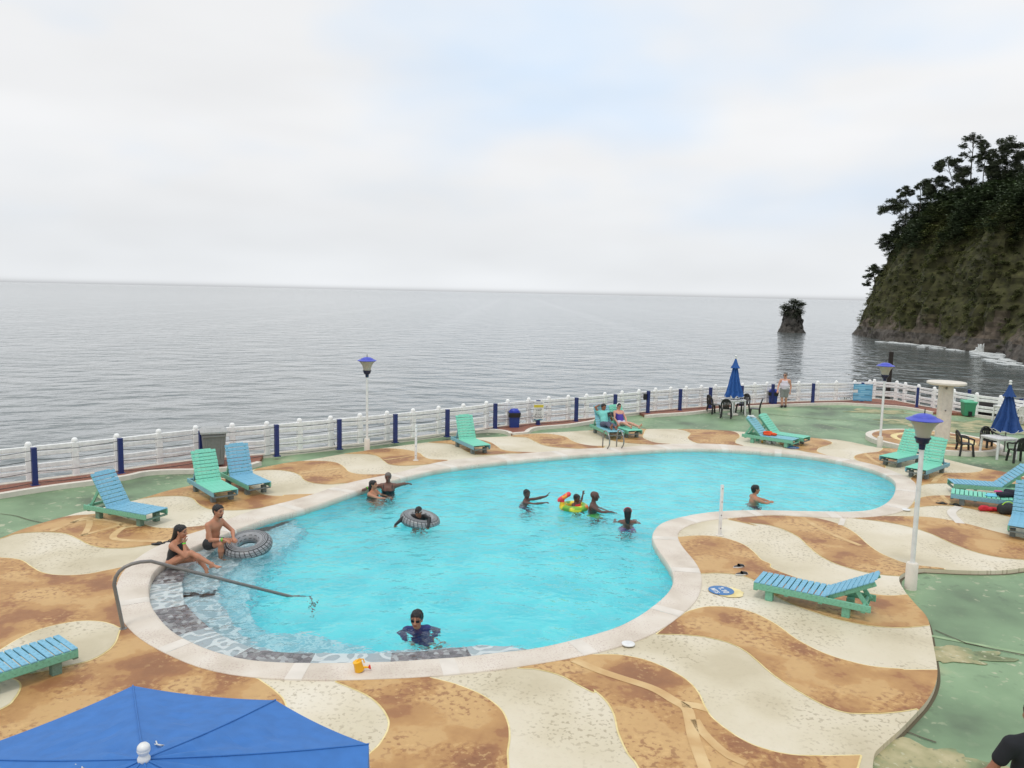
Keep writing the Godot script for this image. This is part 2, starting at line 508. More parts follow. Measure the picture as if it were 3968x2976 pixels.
	M.rail = mat(rgb(132, 129, 125), 0.4, 0.4, soft, 3.0)
	M.canopy = mat(rgb(56, 116, 188), 0.75, 0, soft, 0.9)
	M.canopy.rim_enabled = true; M.canopy.rim = 0.2
	M.navy_cloth = mat(rgb(26, 68, 130), 0.75, 0, soft, 1.5)
	M.folded = mat(rgb(34, 88, 160), 0.75, 0, soft, 1.5)
	M.trim = mat(rgb(206, 208, 206), 0.7)
	for q in [["slat_blue", 126, 186, 214], ["slat_green", 130, 216, 190], ["frame_green", 122, 188, 160], ["frame_blue", 124, 178, 194], ["slat_sky", 134, 196, 212]]:
		M[q[0]] = mat(rgb(q[1], q[2], q[3]), 0.55, 0, worn, 1.9)
	M.leg_wood = mat(rgb(112, 142, 126), 0.7, 0, worn, 2.5)
	M.leg_grey = mat(rgb(116, 124, 122), 0.7, 0, worn, 2.5)
	M.skin = skin_mat()
	M.hair = mat(rgb(22, 20, 20), 0.45)
	M.hair_grey = mat(rgb(112, 104, 98), 0.6)
	M.shiny_black = mat(rgb(18, 19, 22), 0.35)
	M.swim_black = mat(rgb(30, 32, 34), 0.6)
	M.orange_cloth = mat(rgb(232, 84, 36), 0.8, 0, soft, 4.0)
	M.yellow_toy = mat(rgb(240, 180, 22), 0.3)
	M.red_toy = mat(rgb(206, 52, 44), 0.35)
	M.tyre_dark = mat(rgb(62, 64, 66), 0.35, 0, soft, 3.0)
	M.tyre_grey = mat(rgb(150, 152, 154), 0.35, 0, soft, 3.0)
	M.tyre_pale = mat(rgb(168, 170, 172), 0.35, 0, soft, 3.0)
	M.painted = skin_mat()
	M.painted.roughness = 0.35
	M.wristband = mat(rgb(96, 222, 60), 0.4)
	M.rock = mat(rgb(104, 96, 88), 0.85, 0, tex(512, noise(S, 0.01, 6, 103), ramp([[0.15, rgb(120, 112, 104)], [0.45, rgb(196, 186, 174)], [0.8, rgb(255, 248, 238)]])), 0.12)
	M.rock.vertex_color_use_as_albedo = true
	M.rock.albedo_color = Color(1, 1, 1)
	M.bank = mat(rgb(110, 100, 90), 0.9, 0, tex(512, noise(S, 0.02, 6, 107), ramp([[0.2, rgb(110, 100, 90)], [0.5, rgb(190, 178, 164)], [0.85, rgb(255, 246, 232)]])), 0.4)
	M.leaf = StandardMaterial3D.new()
	M.leaf.vertex_color_use_as_albedo = true; M.leaf.roughness = 0.75
	M.leaf.backlight_enabled = true; M.leaf.backlight = Color(0.25, 0.3, 0.12)
	M.bark = mat(rgb(98, 92, 84), 0.9, 0, worn, 0.6)
	M.dark_wood = mat(rgb(48, 42, 38), 0.9, 0, worn, 1.0)
const POOL := [-6.45, -14.37, -6.44, -13.96, -6.35, -13.58, -6.16, -13.08, -5.83, -12.43, -5.42, -11.85, -5.0, -11.37, -4.5, -10.98, -4.03, -10.71, -3.6, -10.55, -3.1, -10.49, -2.58, -10.5, -2.1, -10.54, -1.52, -10.6, -1.14, -10.68, -0.65, -10.77, -0.15, -10.93, 0.53, -11.15, 1.54, -11.76, 2.03, -12.23, 2.4, -12.72, 2.73, -13.25, 2.96, -13.76, 3.08, -14.3, 3.1, -14.95, 3.06, -15.72, 3.08, -16.49, 3.22, -17.09, 3.55, -17.74, 4.19, -18.31, 5.0, -18.76, 5.91, -18.95, 6.8, -18.97, 7.73, -18.99, 8.53, -19.05, 9.1, -19.3, 9.69, -19.9, 10.3, -20.77, 10.92, -21.92, 11.19, -22.7, 11.23, -23.34, 11.11, -24.18, 10.56, -25.23, 9.63, -26.02, 8.49, -26.38, 8.49, -26.48, 6.81, -26.74, 5.44, -26.52, 4.05, -26.0, 2.71, -25.44, 1.41, -24.83, 0.18, -24.18, -0.26, -23.95, -1.4, -23.2, -2.28, -22.44, -3.06, -21.39, -3.86, -20.13, -4.45, -18.91, -4.91, -18.06, -5.38, -17.44, -5.83, -16.5, -6.16, -15.62, -6.34, -15.04]
const COPING := [-7.07, -14.16, -6.85, -13.33, -6.58, -12.72, -6.19, -12.04, -5.8, -11.52, -5.31, -11.02, -4.83, -10.67, -4.36, -10.35, -3.87, -10.11, -3.32, -10.01, -2.69, -9.99, -2.25, -9.99, -1.69, -10.06, -1.03, -10.15, -0.48, -10.29, 0.18, -10.49, 0.79, -10.73, 1.27, -10.94, 1.82, -11.29, 2.33, -11.71, 2.82, -12.37, 3.24, -13.0, 3.5, -13.71, 3.67, -14.46, 3.69, -15.12, 3.63, -15.83, 3.64, -16.45, 3.71, -16.87, 3.99, -17.41, 4.51, -17.9, 4.94, -18.1, 6.39, -18.58, 6.66, -18.54, 7.4, -18.44, 8.26, -18.43, 9.14, -18.71, 9.77, -19.14, 10.18, -19.58, 10.84, -20.62, 11.4, -21.68, 11.79, -22.6, 11.75, -23.72, 11.73, -24.42, 11.32, -25.11, 10.68, -25.93, 10.14, -26.49, 9.5, -26.85, 8.71, -27.09, 8.18, -27.51, 6.81, -27.67, 5.39, -27.39, 3.7, -26.62, 2.35, -26.25, 1.2, -25.63, 0.18, -25.17, -1.93, -23.97, -2.55, -23.18, -3.33, -22.01, -4.37, -20.85, -4.95, -19.64, -5.53, -18.66, -6.09, -17.93, -6.46, -16.63, -6.71, -16.13, -7.05, -15.52]
const DECK_EAST := [10.22, -15.15, 9.71, -14.98, 9.07, -14.92, 8.36, -14.96, 8.07, -14.96, 7.61, -14.68, 7.36, -14.36, 7.18, -13.79, 7.06, -13.2, 6.98, -12.67, 6.84, -12.26, 6.51, -11.52, 6.22, -10.88, 6.03, -10.51, 5.8, -10.16, 5.51, -9.8, 5.24, -9.52, 4.83, -9.11, 4.44, -8.75, 4.28, -8.58, 4.13, -8.3, 3.88, -7.79, 3.52, -7.21]
const DECK_NORTH := [-10.36, -15.59, -10.27, -16.3, -9.96, -17.2, -9.79, -17.63, -9.07, -18.7, -8.71, -19.61, -8.32, -20.25, -7.87, -21.23, -7.4, -22.15, -6.74, -23.07, -6.81, -23.02, -6.07, -23.73, -5.25, -24.69, -4.27, -25.64, -3.36, -26.45, -2.79, -26.93, -2.03, -27.38, -1.29, -27.89, -0.05, -28.37, 0.19, -28.79, 0.96, -29.1, 2.25, -29.64, 2.96, -29.95, 5.23, -30.58, 6.93, -30.74, 8.02, -30.64, 9.01, -30.41, 11.47, -29.31, 12.14, -29.13, 12.6, -28.57, 13.06, -27.68, 13.83, -27.43, 14.1, -26.59, 14.46, -25.92, 14.89, -24.73, 15.34, -23.98, 15.58, -23.5, 15.83, -22.86]
const BAND_A := [[-2.25, -9.99, -1.83, -9.7, -1.59, -9.44, -1.42, -9.12, -1.38, -8.86, -1.43, -8.54, -1.53, -8.28, -1.58, -7.84, -1.55, -7.32], [0.05, -7.37, 0.04, -8.15, 0.03, -8.44, 0.05, -8.75, 0.03, -9.05, -0.07, -9.39, -0.32, -9.72, -0.67, -9.98, -1.03, -10.15], [-1.04, -10.34, -2.3, -10.22]]
const BAND_WEST := [[-7.1, -14.12, -7.33, -13.91, -7.6, -13.69, -8.0, -13.62, -8.38, -13.72, -8.73, -13.98, -9.19, -14.36, -9.63, -14.46, -10.17, -14.48, -11.12, -14.11], [-9.65, -10.35, -6.79, -7.14], [-2.14, -7.3, -2.36, -8.14, -2.67, -9.14, -2.72, -9.28, -2.83, -9.5, -3.01, -9.72, -3.3, -10.0], [-3.91, -10.34, -5.23, -11.16, -6.27, -12.51, -6.91, -14.0]]
const BAND_C := [[-10.47, -15.33, -10.36, -15.59, -10.27, -16.3, -9.96, -17.15, -9.53, -17.39, -9.14, -17.5, -8.48, -17.11, -8.07, -16.84, -7.73, -16.58, -7.44, -16.51, -7.1, -16.55, -6.54, -16.81], [-6.55, -15.97, -6.85, -15.34], [-7.07, -15.5, -7.54, -15.2, -7.97, -15.16, -8.36, -15.32, -8.8, -15.68, -9.26, -16.01, -9.72, -16.08, -10.21, -15.94, -10.35, -15.57]]
const BAND_D := [[-9.19, -18.58, -9.09, -18.76, -8.74, -19.67, -8.35, -20.32, -8.1, -20.91, -7.55, -20.96, -7.01, -20.49, -6.66, -20.05, -6.26, -19.5, -5.93, -19.36, -5.67, -19.38, -5.65, -19.48, -4.94, -19.64], [-5.21, -18.82, -5.42, -18.38, -5.45, -18.69, -5.97, -18.28], [-5.63, -18.57, -5.97, -18.2, -6.37, -18.03, -6.75, -18.0, -7.09, -18.11, -7.45, -18.48, -7.81, -18.99, -8.2, -19.17, -8.78, -19.03, -9.19, -18.58]]
const BAND_E := [[-7.3, -22.05, -7.28, -22.37, -7.05, -22.82, -6.77, -23.17, -6.34, -23.43, -5.78, -23.52, -5.28, -23.35, -4.94, -22.86, -4.65, -22.21, -4.38, -21.95, -4.04, -21.87, -3.37, -22.01], [-3.14, -21.7, -3.73, -20.68, -4.37, -20.85, -4.81, -20.67, -5.28, -20.77, -5.61, -21.11, -5.86, -21.62, -6.17, -21.98, -6.56, -22.19, -6.9, -22.21, -7.2, -22.1]]
const BAND_F := [[-5.33, -24.65, -4.83, -25.05, -4.26, -25.59, -3.67, -25.59, -3.21, -25.32, -2.91, -24.94, -2.74, -24.46, -2.46, -24.1, -1.93, -24.01, -2.39, -23.46, -3.12, -23.12, -3.6, -23.25, -3.88, -23.77, -4.18, -24.41, -4.56, -24.67, -5.33, -24.65]]
const BAND_G := [[-2.83, -26.88, -2.12, -27.42, -1.32, -27.63, -0.76, -27.16, -0.47, -26.39, -0.29, -25.85, 0.1, -25.58, 0.98, -25.52], [0.93, -25.04, 0.14, -25.31, -0.69, -24.97, -1.19, -25.08, -1.51, -25.61, -1.72, -26.14, -2.11, -26.66, -2.83, -26.83]]
const BAND_H := [[-0.0, -28.42, 0.19, -28.6, 0.91, -28.98, 1.53, -28.95, 1.98, -28.48, 2.16, -27.74, 2.43, -27.17, 2.85, -26.87, 3.25, -26.87], [3.07, -26.17, 2.44, -26.28, 1.5, -26.49, 1.08, -26.9, 0.78, -27.71, 0.56, -28.18, 0.19, -28.26, 0.0, -28.37]]
const BAND_I := [[2.96, -30.01, 3.69, -30.33, 5.18, -30.58, 5.15, -30.08, 4.87, -28.82, 4.93, -28.19, 5.21, -27.65, 5.64, -27.53], [5.36, -26.74, 4.96, -27.29, 4.27, -27.5, 3.69, -27.92, 3.5, -28.66, 3.53, -29.33, 3.24, -29.85, 2.96, -29.95]]
const BAND_J := [[6.55, -30.63, 6.76, -30.42, 6.86, -29.73, 6.54, -28.76, 6.63, -27.89, 7.01, -27.57, 7.62, -27.45, 8.2, -27.42, 8.07, -27.93, 8.25, -28.57, 8.58, -29.26, 8.72, -30.09, 8.5, -30.58, 7.78, -30.69, 7.29, -30.78, 6.56, -30.66]]
const BAND_K := [[11.22, -29.41, 11.47, -29.31, 11.66, -29.08, 11.74, -28.47, 11.4, -27.96, 10.89, -27.44, 10.53, -26.74, 10.59, -26.22, 10.74, -25.77], [10.42, -25.44, 10.37, -26.2, 9.96, -26.94, 9.65, -27.95, 10.21, -28.66, 11.22, -29.41]]
const BAND_L := [[13.27, -27.93, 13.14, -27.46, 12.69, -26.87, 12.14, -26.6, 11.69, -26.23, 11.42, -25.8, 11.33, -25.3, 11.4, -24.75, 11.68, -24.18], [11.99, -24.8, 12.74, -25.54, 13.6, -26.44, 14.48, -27.17, 14.22, -27.69, 13.94, -27.66, 13.29, -27.98]]
const BAND_M := [[14.92, -24.46, 15.14, -24.36, 15.38, -23.99, 15.47, -23.33], [16.2, -22.61, 15.04, -20.94], [14.79, -22.27, 13.7, -22.32, 13.13, -22.27, 12.63, -22.34, 12.25, -22.29, 11.89, -22.16, 11.51, -21.83], [11.4, -21.97, 11.88, -22.92, 12.63, -23.72, 13.32, -23.74, 14.13, -23.82, 14.63, -24.08, 14.92, -24.46]]
const BAND_N := [[10.68, -20.28, 11.03, -20.63, 11.4, -20.82, 11.83, -20.87, 12.19, -20.79, 12.93, -20.47, 13.34, -20.01], [13.89, -19.28, 12.77, -17.66], [12.36, -18.48, 12.22, -19.0, 11.92, -19.31, 11.54, -19.74, 11.14, -19.83, 10.7, -19.74, 10.1, -19.49]]
const BAND_O := [[8.26, -18.51, 9.0, -18.68, 9.6, -18.72, 10.18, -18.68, 10.57, -18.45, 10.88, -18.06, 11.13, -17.6, 11.48, -17.11], [12.04, -16.61, 11.1, -15.25], [10.54, -15.65, 10.18, -15.74, 9.84, -16.03, 9.63, -16.59, 9.51, -17.39, 9.22, -17.94, 8.78, -18.26, 8.25, -18.47]]
const BAND_PP := [[5.18, -18.16, 5.71, -18.36, 6.35, -18.53, 6.93, -18.47, 7.37, -18.36, 7.67, -17.93, 7.76, -17.26, 7.69, -16.46, 7.69, -15.89, 7.84, -15.4, 7.94, -15.27], [8.13, -15.14, 8.55, -14.98, 7.99, -14.77, 7.56, -14.54], [7.45, -14.53, 7.16, -14.58, 6.81, -14.76, 6.49, -15.17, 6.36, -15.72, 6.36, -16.29, 6.37, -16.89, 6.22, -17.43, 5.96, -17.75, 5.56, -17.87, 5.67, -17.69, 5.17, -18.12]]
const BAND_Q := [[3.68, -16.66, 4.12, -16.79, 4.49, -16.77, 4.77, -16.57, 4.97, -16.22, 5.04, -15.77, 5.05, -15.28, 5.15, -15.06, 5.1, -14.83, 5.29, -14.47, 5.59, -14.11, 6.12, -13.73, 6.7, -13.5, 7.14, -13.56], [7.34, -13.58, 7.22, -12.66], [6.83, -12.26, 6.48, -12.17, 6.17, -12.14, 5.8, -12.21, 5.47, -12.39, 5.17, -12.67, 4.88, -13.03, 4.7, -13.47, 4.58, -14.07, 4.58, -14.12, 4.43, -14.36, 4.24, -14.44, 3.96, -14.48, 3.66, -14.43], [3.46, -14.52, 3.45, -16.03]]
const BAND_RR := [[2.33, -11.7, 2.82, -12.37, 3.02, -12.6, 3.32, -12.79, 3.59, -12.83, 3.88, -12.77, 4.13, -12.53, 4.32, -12.12, 4.44, -11.63, 4.64, -11.22, 4.87, -10.97, 5.22, -10.76, 5.64, -10.69, 5.58, -10.67, 6.17, -10.69], [6.28, -10.67, 5.92, -10.01, 5.33, -9.46], [5.29, -9.62, 5.04, -9.54, 4.7, -9.48, 4.4, -9.5, 4.64, -9.48, 4.35, -9.48, 4.13, -9.64, 3.89, -10.06, 3.72, -10.48, 3.63, -10.88, 3.54, -11.2, 3.35, -11.47, 3.04, -11.64, 2.71, -11.7, 2.33, -11.7]]
const BAND_S := [[1.09, -10.97, 1.27, -10.94, 1.66, -10.94, 2.01, -10.79, 2.3, -10.5, 2.47, -10.21, 2.54, -9.88, 2.54, -9.54, 2.58, -9.25, 2.75, -8.89, 2.95, -8.66, 3.25, -8.52, 3.59, -8.5, 4.09, -8.53], [3.94, -8.28, 3.5, -7.48], [1.56, -7.42, 1.5, -8.21, 1.42, -8.49, 1.37, -8.9, 1.37, -9.31, 1.31, -9.64, 1.17, -9.94, 1.16, -9.86, 1.01, -10.02, 0.76, -10.3, 0.46, -10.46, 0.18, -10.49], [0.44, -10.75, 0.93, -11.07]]
const LOBE_A := [[-7.88, -9.42, -7.22, -10.11, -7.17, -10.66, -7.12, -11.11, -6.98, -11.43, -6.65, -11.67, -6.31, -11.69, -6.05, -11.59], [-5.87, -11.46, -5.69, -10.88, -5.76, -10.45, -6.08, -10.19, -6.35, -10.02, -6.69, -9.92, -7.35, -9.56]]
const LOBE_B := [[-8.02, -9.59, -6.86, -9.87, -6.67, -9.88, -6.44, -9.83, -6.27, -9.66, -6.16, -9.36, -6.17, -9.12, -6.5, -8.63]]
const FENCE := [-13.32, -19.58, -12.58, -20.24, -11.76, -20.95, -10.97, -21.64, -10.18, -22.49, -9.4, -23.21, -8.51, -23.77, -7.59, -24.21, -6.77, -24.93, -5.92, -25.55, -5.09, -26.24, -4.28, -26.87, -3.47, -27.57, -2.64, -28.31, -1.79, -29.05, -0.96, -29.86, -0.15, -30.54, 0.68, -31.14, 1.5, -31.71, 2.33, -32.23, 3.13, -32.76, 3.97, -33.43, 4.8, -34.13, 5.64, -34.78, 6.5, -35.46, 7.29, -36.0, 8.11, -36.49, 8.93, -36.98, 9.72, -37.44, 10.45, -37.83, 11.24, -38.27, 11.95, -38.65, 12.68, -39.04, 13.58, -39.42, 14.51, -39.73, 15.6, -40.08, 16.68, -40.4, 17.79, -40.77, 18.77, -41.22, 19.17, -41.57, 20.08, -40.99, 20.19, -40.31, 20.42, -39.42, 20.66, -38.38, 21.2, -37.64, 21.54, -36.33, 22.12, -35.46, 22.63, -34.49, 23.08, -33.46]
const CABLE := [-13.43, -18.61, -12.19, -19.83, -10.72, -21.32, -9.03, -22.67, -7.23, -24.01, -5.57, -25.27, -3.95, -26.61, -2.28, -27.91, -0.61, -29.7, 1.06, -30.88, 2.65, -31.92, 4.41, -33.3, 6.05, -34.7, 7.68, -35.7, 9.28, -36.61, 11.03, -37.6, 12.84, -38.59, 15.12, -39.36, 17.99, -40.28, 19.91, -38.48, 22.17, -38.02, 22.63, -34.81, 23.47, -33.39]
const MOSAIC_WEST := [-13.0, -18.31, -12.5, -18.9, -12.05, -19.45, -11.53, -19.97, -11.07, -20.35, -10.65, -20.8, -10.4, -21.07, -10.23, -21.45, -9.97, -21.66, -9.5, -21.83, -8.92, -21.92, -8.23, -22.2, -7.71, -22.55, -7.48, -23.08]
const MOSAIC_MID := [-1.35, -29.28, -0.83, -29.54, -0.34, -29.4, -0.07, -29.08, 0.02, -28.71, 0.19, -28.92, 0.55, -29.1, 0.68, -29.67, 0.94, -30.22, 1.46, -30.58, 2.35, -31.12, 3.38, -32.2, 3.66, -32.84]
const MOSAIC_FAR := [5.83, -33.88, 6.4, -34.28, 7.86, -35.04, 9.5, -36.25, 11.58, -37.67, 13.12, -38.33, 14.91, -39.04, 16.6, -39.52, 17.24, -39.39, 18.03, -39.07, 19.1, -38.71, 19.56, -38.02, 19.85, -36.86]
const STEP_ONE := [-5.85, -17.02, -5.89, -16.35, -5.96, -15.64, -5.94, -15.14, -6.03, -14.67, -6.05, -14.33, -5.85, -13.67, -5.77, -13.49, -5.48, -12.88, -5.04, -12.27, -4.47, -11.66, -4.06, -11.36, -3.67, -11.13, -3.67, -11.13, -3.12, -11.03, -2.66, -11.06, -2.21, -11.06, -1.7, -11.11, -1.21, -11.2, -0.68, -11.34, -0.16, -11.42, 0.18, -11.36]
const STEP_TWO := [-5.0, -18.04, -5.4, -16.92, -5.3, -15.81, -5.3, -14.75, -5.34, -14.27, -5.28, -13.86, -5.1, -13.29, -5.22, -13.67, -4.93, -13.04, -4.67, -12.66, -4.14, -11.85, -3.67, -11.44, -3.3, -11.2, -3.24, -11.31, -2.67, -11.27, -2.25, -11.27, -1.75, -11.43, -1.27, -11.51, -0.59, -11.64, 0.05, -11.62, 0.52, -11.43]
const STEP_THREE := [-4.68, -17.69, -4.76, -16.47, -4.8, -14.72, -4.66, -13.64, -4.27, -12.72, -3.83, -12.17, -3.17, -12.18, -2.7, -11.89, -2.34, -11.75, -1.77, -11.6, -1.44, -11.47]
const JOINTS := [[0, 0.15, [0.97, -10.75, 1.28, -10.46, 1.57, -10.25, 1.96, -9.98, 2.18, -9.67, 2.3, -9.49, 2.29, -9.24, 2.24, -8.8, 2.23, -8.32, 2.22, -7.93]],
	[0, 0.15, [2.26, -9.58, 2.45, -9.55, 2.68, -9.4]],
	[0, 0.12, [2.35, -9.22, 2.39, -8.9, 2.54, -8.5, 2.72, -8.31]],
	[0, 0.13, [7.0, -18.41, 7.12, -17.4, 7.31, -16.78, 7.49, -16.32]],
	[0, 0.12, [-9.62, -16.12, -9.53, -16.74, -9.32, -17.03, -8.71, -16.89, -8.21, -16.55]],
	[0, 0.11, [-8.88, -15.85, -8.54, -16.43, -8.4, -16.82]],
	[0, 0.13, [-9.28, -17.0, -9.03, -16.49, -8.8, -15.86]],
	[0, 0.14, [-8.03, -16.61, -8.27, -16.45, -8.16, -15.79, -7.76, -15.62, -6.95, -15.62]],
	[0, 0.10, [-9.52, -16.72, -9.5, -17.08, -9.22, -17.21]],
	[0, 0.10, [-5.92, -21.85, -4.96, -22.58]],
	[0, 0.09, [-3.89, -23.83, -3.43, -24.2, -2.97, -24.73]],
	[0, 0.09, [-1.35, -25.74, -0.29, -25.64]],
	[0, 0.09, [1.11, -26.63, 2.17, -27.36]],
	[0, 0.08, [0.83, -27.78, 1.68, -28.18]],
	[0, 0.08, [6.82, -29.81, 7.99, -30.34, 8.27, -30.27]],
	[0, 0.08, [6.66, -29.08, 8.29, -28.88]],
	[0, 0.08, [4.14, -27.85, 5.31, -28.23]],
	[0, 0.14, [12.2, -22.33, 13.0, -23.43, 13.36, -23.74]],
	[0, 0.12, [12.1, -26.59, 11.88, -25.46, 11.81, -24.51]],
	[0, 0.12, [11.67, -20.88, 11.48, -20.23, 11.37, -19.73]],
	[1, 0.20, [11.5, -19.74, 10.97, -19.13, 10.67, -18.2]],
	[1, 0.12, [7.99, -18.41, 7.69, -17.83]]]
const CRACKS := [[7.14, -11.78, 7.23, -11.73, 7.37, -11.64, 7.57, -11.52, 7.81, -11.39, 7.91, -11.33], [4.96, -9.19, 5.06, -9.08, 5.2, -8.96], [11.28, -36.09, 12.43, -35.39, 14.08, -34.45], [-11.63, -17.56, -11.2, -17.43, -10.75, -17.16, -10.3, -16.95], [6.92, -12.24, 7.02, -12.02, 7.15, -11.78]]

# ------------------------------------------------------------------ sky
func sky_picture() -> Image:
	var w := 1024
	var h := 512
	var im := Image.create_empty(w, h, false, Image.FORMAT_RGBF)
	var big := noise(FastNoiseLite.TYPE_SIMPLEX_SMOOTH, 1.0, 5, 7)
	var streak := noise(FastNoiseLite.TYPE_SIMPLEX_SMOOTH, 1.0, 4, 19)
	for y in h:
		var el := PI / 2 - PI * (y + 0.5) / h
		for x in w:
			var az := wrapf(TAU * (x + 0.5) / w, -PI, PI)      # the panorama begins where the camera looks
			if el < 0.0:
				im.set_pixel(x, y, Color(0.30, 0.31, 0.32))
				continue
			var d := Vector3(sin(az) * cos(el), sin(el), -cos(az) * cos(el))
			var p := d / (d.y + 0.22)          # a cloud layer overhead
			var n1 := big.get_noise_3d(p.x * 0.75 + 3.1, p.z * 0.75, 0.0)
			var n2 := streak.get_noise_3d(d.x * 2.2, d.y * 13.0, d.z * 2.2)
			var up := clampf(el / 1.2, 0.0, 1.0)
			var base := Color(0.83, 0.852, 0.875).lerp(Color(0.885, 0.893, 0.906), smoothstep(0.03, 0.16, el))
			base = base.lerp(Color(1.22, 1.22, 1.23), smoothstep(0.5, 1.35, el))
			var n3 := streak.get_noise_3d(d.x * 3.0 + 9.0, d.y * 8.0, d.z * 3.0)
			var rift := exp(-pow((az - 0.02) / 0.36, 2) - pow((el - 0.29) / 0.11, 2)) + 0.7 * exp(-pow((az - 0.55) / 0.3, 2) - pow((el - 0.10) / 0.06, 2)) + 0.5 * smoothstep(0.36, 0.8, el)
			var gap := clampf(rift * 0.75 + n1 * 0.5 + n3 * 0.75 - 0.05, 0.0, 1.0) * smoothstep(0.03, 0.12, el)
			var c := base.lerp(Color(0.64, 0.77, 0.93) * (1.0 + 0.25 * up), 0.92 * gap)
			c = c * (1.0 + 0.08 * n2 * (1.0 - smoothstep(0.0, 0.5, el)) + 0.06 * n1)
			var low := smoothstep(0.04, 0.09, el) * (1.0 - smoothstep(0.10, 0.19, el))
			c = c.lerp(Color(0.74, 0.775, 0.81), 0.5 * low * smoothstep(-0.25, 0.35, n2))
			im.set_pixel(x, y, c)
	return im

# ------------------------------------------------------------------ setting
var pool := PackedVector2Array()
var coping_line := PackedVector2Array()
var deck := PackedVector2Array()
var terrace := PackedVector2Array()

func setting() -> void:
	pool = resample(spline(flat(POOL), true, 6), 0.22, true)
	coping_line = resample(spline(flat(COPING), true, 6), 0.22, true)
	# deck outline: north edge (west to east), then the eastern edge coming back down
	var north := spline(flat(DECK_NORTH), false, 4)
	var east := spline(flat(DECK_EAST), false, 4)
	deck = PackedVector2Array([Vector2(-17, 1.5), Vector2(-17, -14.2)])
	deck.append_array(north)
	deck.append(Vector2(18, -20))
	deck.append(Vector2(16, -15.5))
	deck.append_array(east)
	deck.append(Vector2(3.2, 1.5))
	var mb := MB.new()
	var between := Geometry2D.offset_polygon(pool, 0.35)[0]
	for p in without(deck, between, 3.0): mb.prism(p, -0.35, 0.0)
	struct("deck", mb, M.cream)
	# terrace
	var fence := flat(FENCE)
	terrace = PackedVector2Array([Vector2(-24, 4), Vector2(-24, -14)])
	for p in fence: terrace.append(p + (p - Vector2(5, -12)).normalized() * 0.22)
	terrace.append_array(PackedVector2Array([Vector2(44, -20), Vector2(44, 4)]))
	mb = MB.new()
	var inside := Geometry2D.offset_polygon(deck, -0.12)[0]
	for p in without(terrace, inside, 3.0): mb.sheet(p, -0.08)
	var g := struct("terrace", mb, M.green)
	mb = MB.new()
	for i in terrace.size() - 1:
		var a := terrace[i]; var b := terrace[i + 1]
		if b.y > -13 and a.y > -13: continue
		mb.quad(V(b.x, -8, b.y), V(a.x, -8, a.y), V(a.x, -0.08, a.y), V(b.x, -0.08, b.y))
	struct("retaining_wall", mb, M.bank)
	# pale joints and worn ground on the terrace
	for line in [[-10.6, -19.6, -8.3, -17.2], [9.0, -37.2, 17.5, -33.0, 19.0, -31.4], [2.6, -34.6, 6.2, -30.6], [13.2, -33.4, 14.6, -30.4, 15.0, -29.9], [6.0, -12.4, 8.4, -11.2, 10.5, -10.4]]:
		mb = MB.new()
		mb.sheet(ribbon(resample(flat(line), 0.3, false), 0.09), -0.074)
		obj("joint", mb, M.green_joint, g)
	for line in CRACKS:
		mb = MB.new()
		mb.sheet(ribbon(resample(spline(flat(line), false, 4), 0.15, false), 0.022), -0.066)
		obj("crack", mb, M.crack, g)
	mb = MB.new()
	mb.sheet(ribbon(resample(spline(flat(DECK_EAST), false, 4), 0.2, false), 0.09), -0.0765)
	obj("edge_shadow_stain", mb, M.crack, g)  # kerb shadow gap and brown weathering, painted together as one dark strip
	var ragged := noise(FastNoiseLite.TYPE_SIMPLEX, 0.5, 3, 201)
	for spot in [[20.4, -33.6, 3.6, 1.9], [24.5, -30.8, 3.2, 1.5], [17.6, -37.4, 1.6, 0.7], [6.75, -11.35, 0.7, 0.28], [4.7, -8.5, 0.9, 0.45]]:
		var blob := PackedVector2Array()
		for k in 96:
			var a := TAU * k / 96
			var r := 1.0 + 0.5 * ragged.get_noise_2d(cos(a) * 1.6 + spot[0] * 3.0, sin(a) * 1.6 + spot[1]) + 0.12 * ragged.get_noise_2d(cos(a) * 6 + spot[0], sin(a) * 6)
			blob.append(Vector2(spot[0] + cos(a) * spot[2] * r, spot[1] + sin(a) * spot[3] * r))
		mb = MB.new()
		for p in Geometry2D.clip_polygons(blob, deck): mb.sheet(p, -0.070)
		obj("worn_patch", mb, M.worn_ground, g)
	# ochre waves: a pale yellow line, the stripe itself, and paler joints across it
	var ring: PackedVector2Array = Geometry2D.offset_polygon(coping_line, -0.06)[0]
	var d := get_node("deck")
	var bands := [BAND_A, BAND_WEST, BAND_C, BAND_D, BAND_E, BAND_F, BAND_G, BAND_H, BAND_I, BAND_J, BAND_K, BAND_L, BAND_M, BAND_N, BAND_O, BAND_PP, BAND_Q, BAND_RR, BAND_S]
	for b in bands:
		var poly := joined_edges(b)
		band(d, poly, ring, "ochre_wave", M.ochre, 0.0)
	for b in [LOBE_A, LOBE_B]: band(d, joined_edges(b), ring, "cream_lobe", M.cream, 0.008)
	var painted := []
	for b in bands: painted.append(joined_edges(b))
	for j in JOINTS:
		mb = MB.new()
		var line := ribbon(resample(spline(flat(j[2]), false, 5), 0.1, false), j[1])
		for p in Geometry2D.intersect_polygons(line, deck):
			for q in Geometry2D.clip_polygons(p, ring):
				if j[0] == 1:
					mb.sheet(q, 0.010)
					continue
				for w in painted:
					for e in Geometry2D.intersect_polygons(q, w): mb.sheet(e, 0.012)
		if mb.v.size(): obj("joint", mb, M.joint if j[0] == 0 else M.pale_joint, d)
	coping()
	basin()
	mosaics(fence)
	bank(fence)
	# the sea
	mb = MB.new()
	mb.quad(V(-14000, -6, 60), V(14000, -6, 60), V(14000, -6, -22000), V(-14000, -6, -22000))
	struct("sea", mb, M.sea)

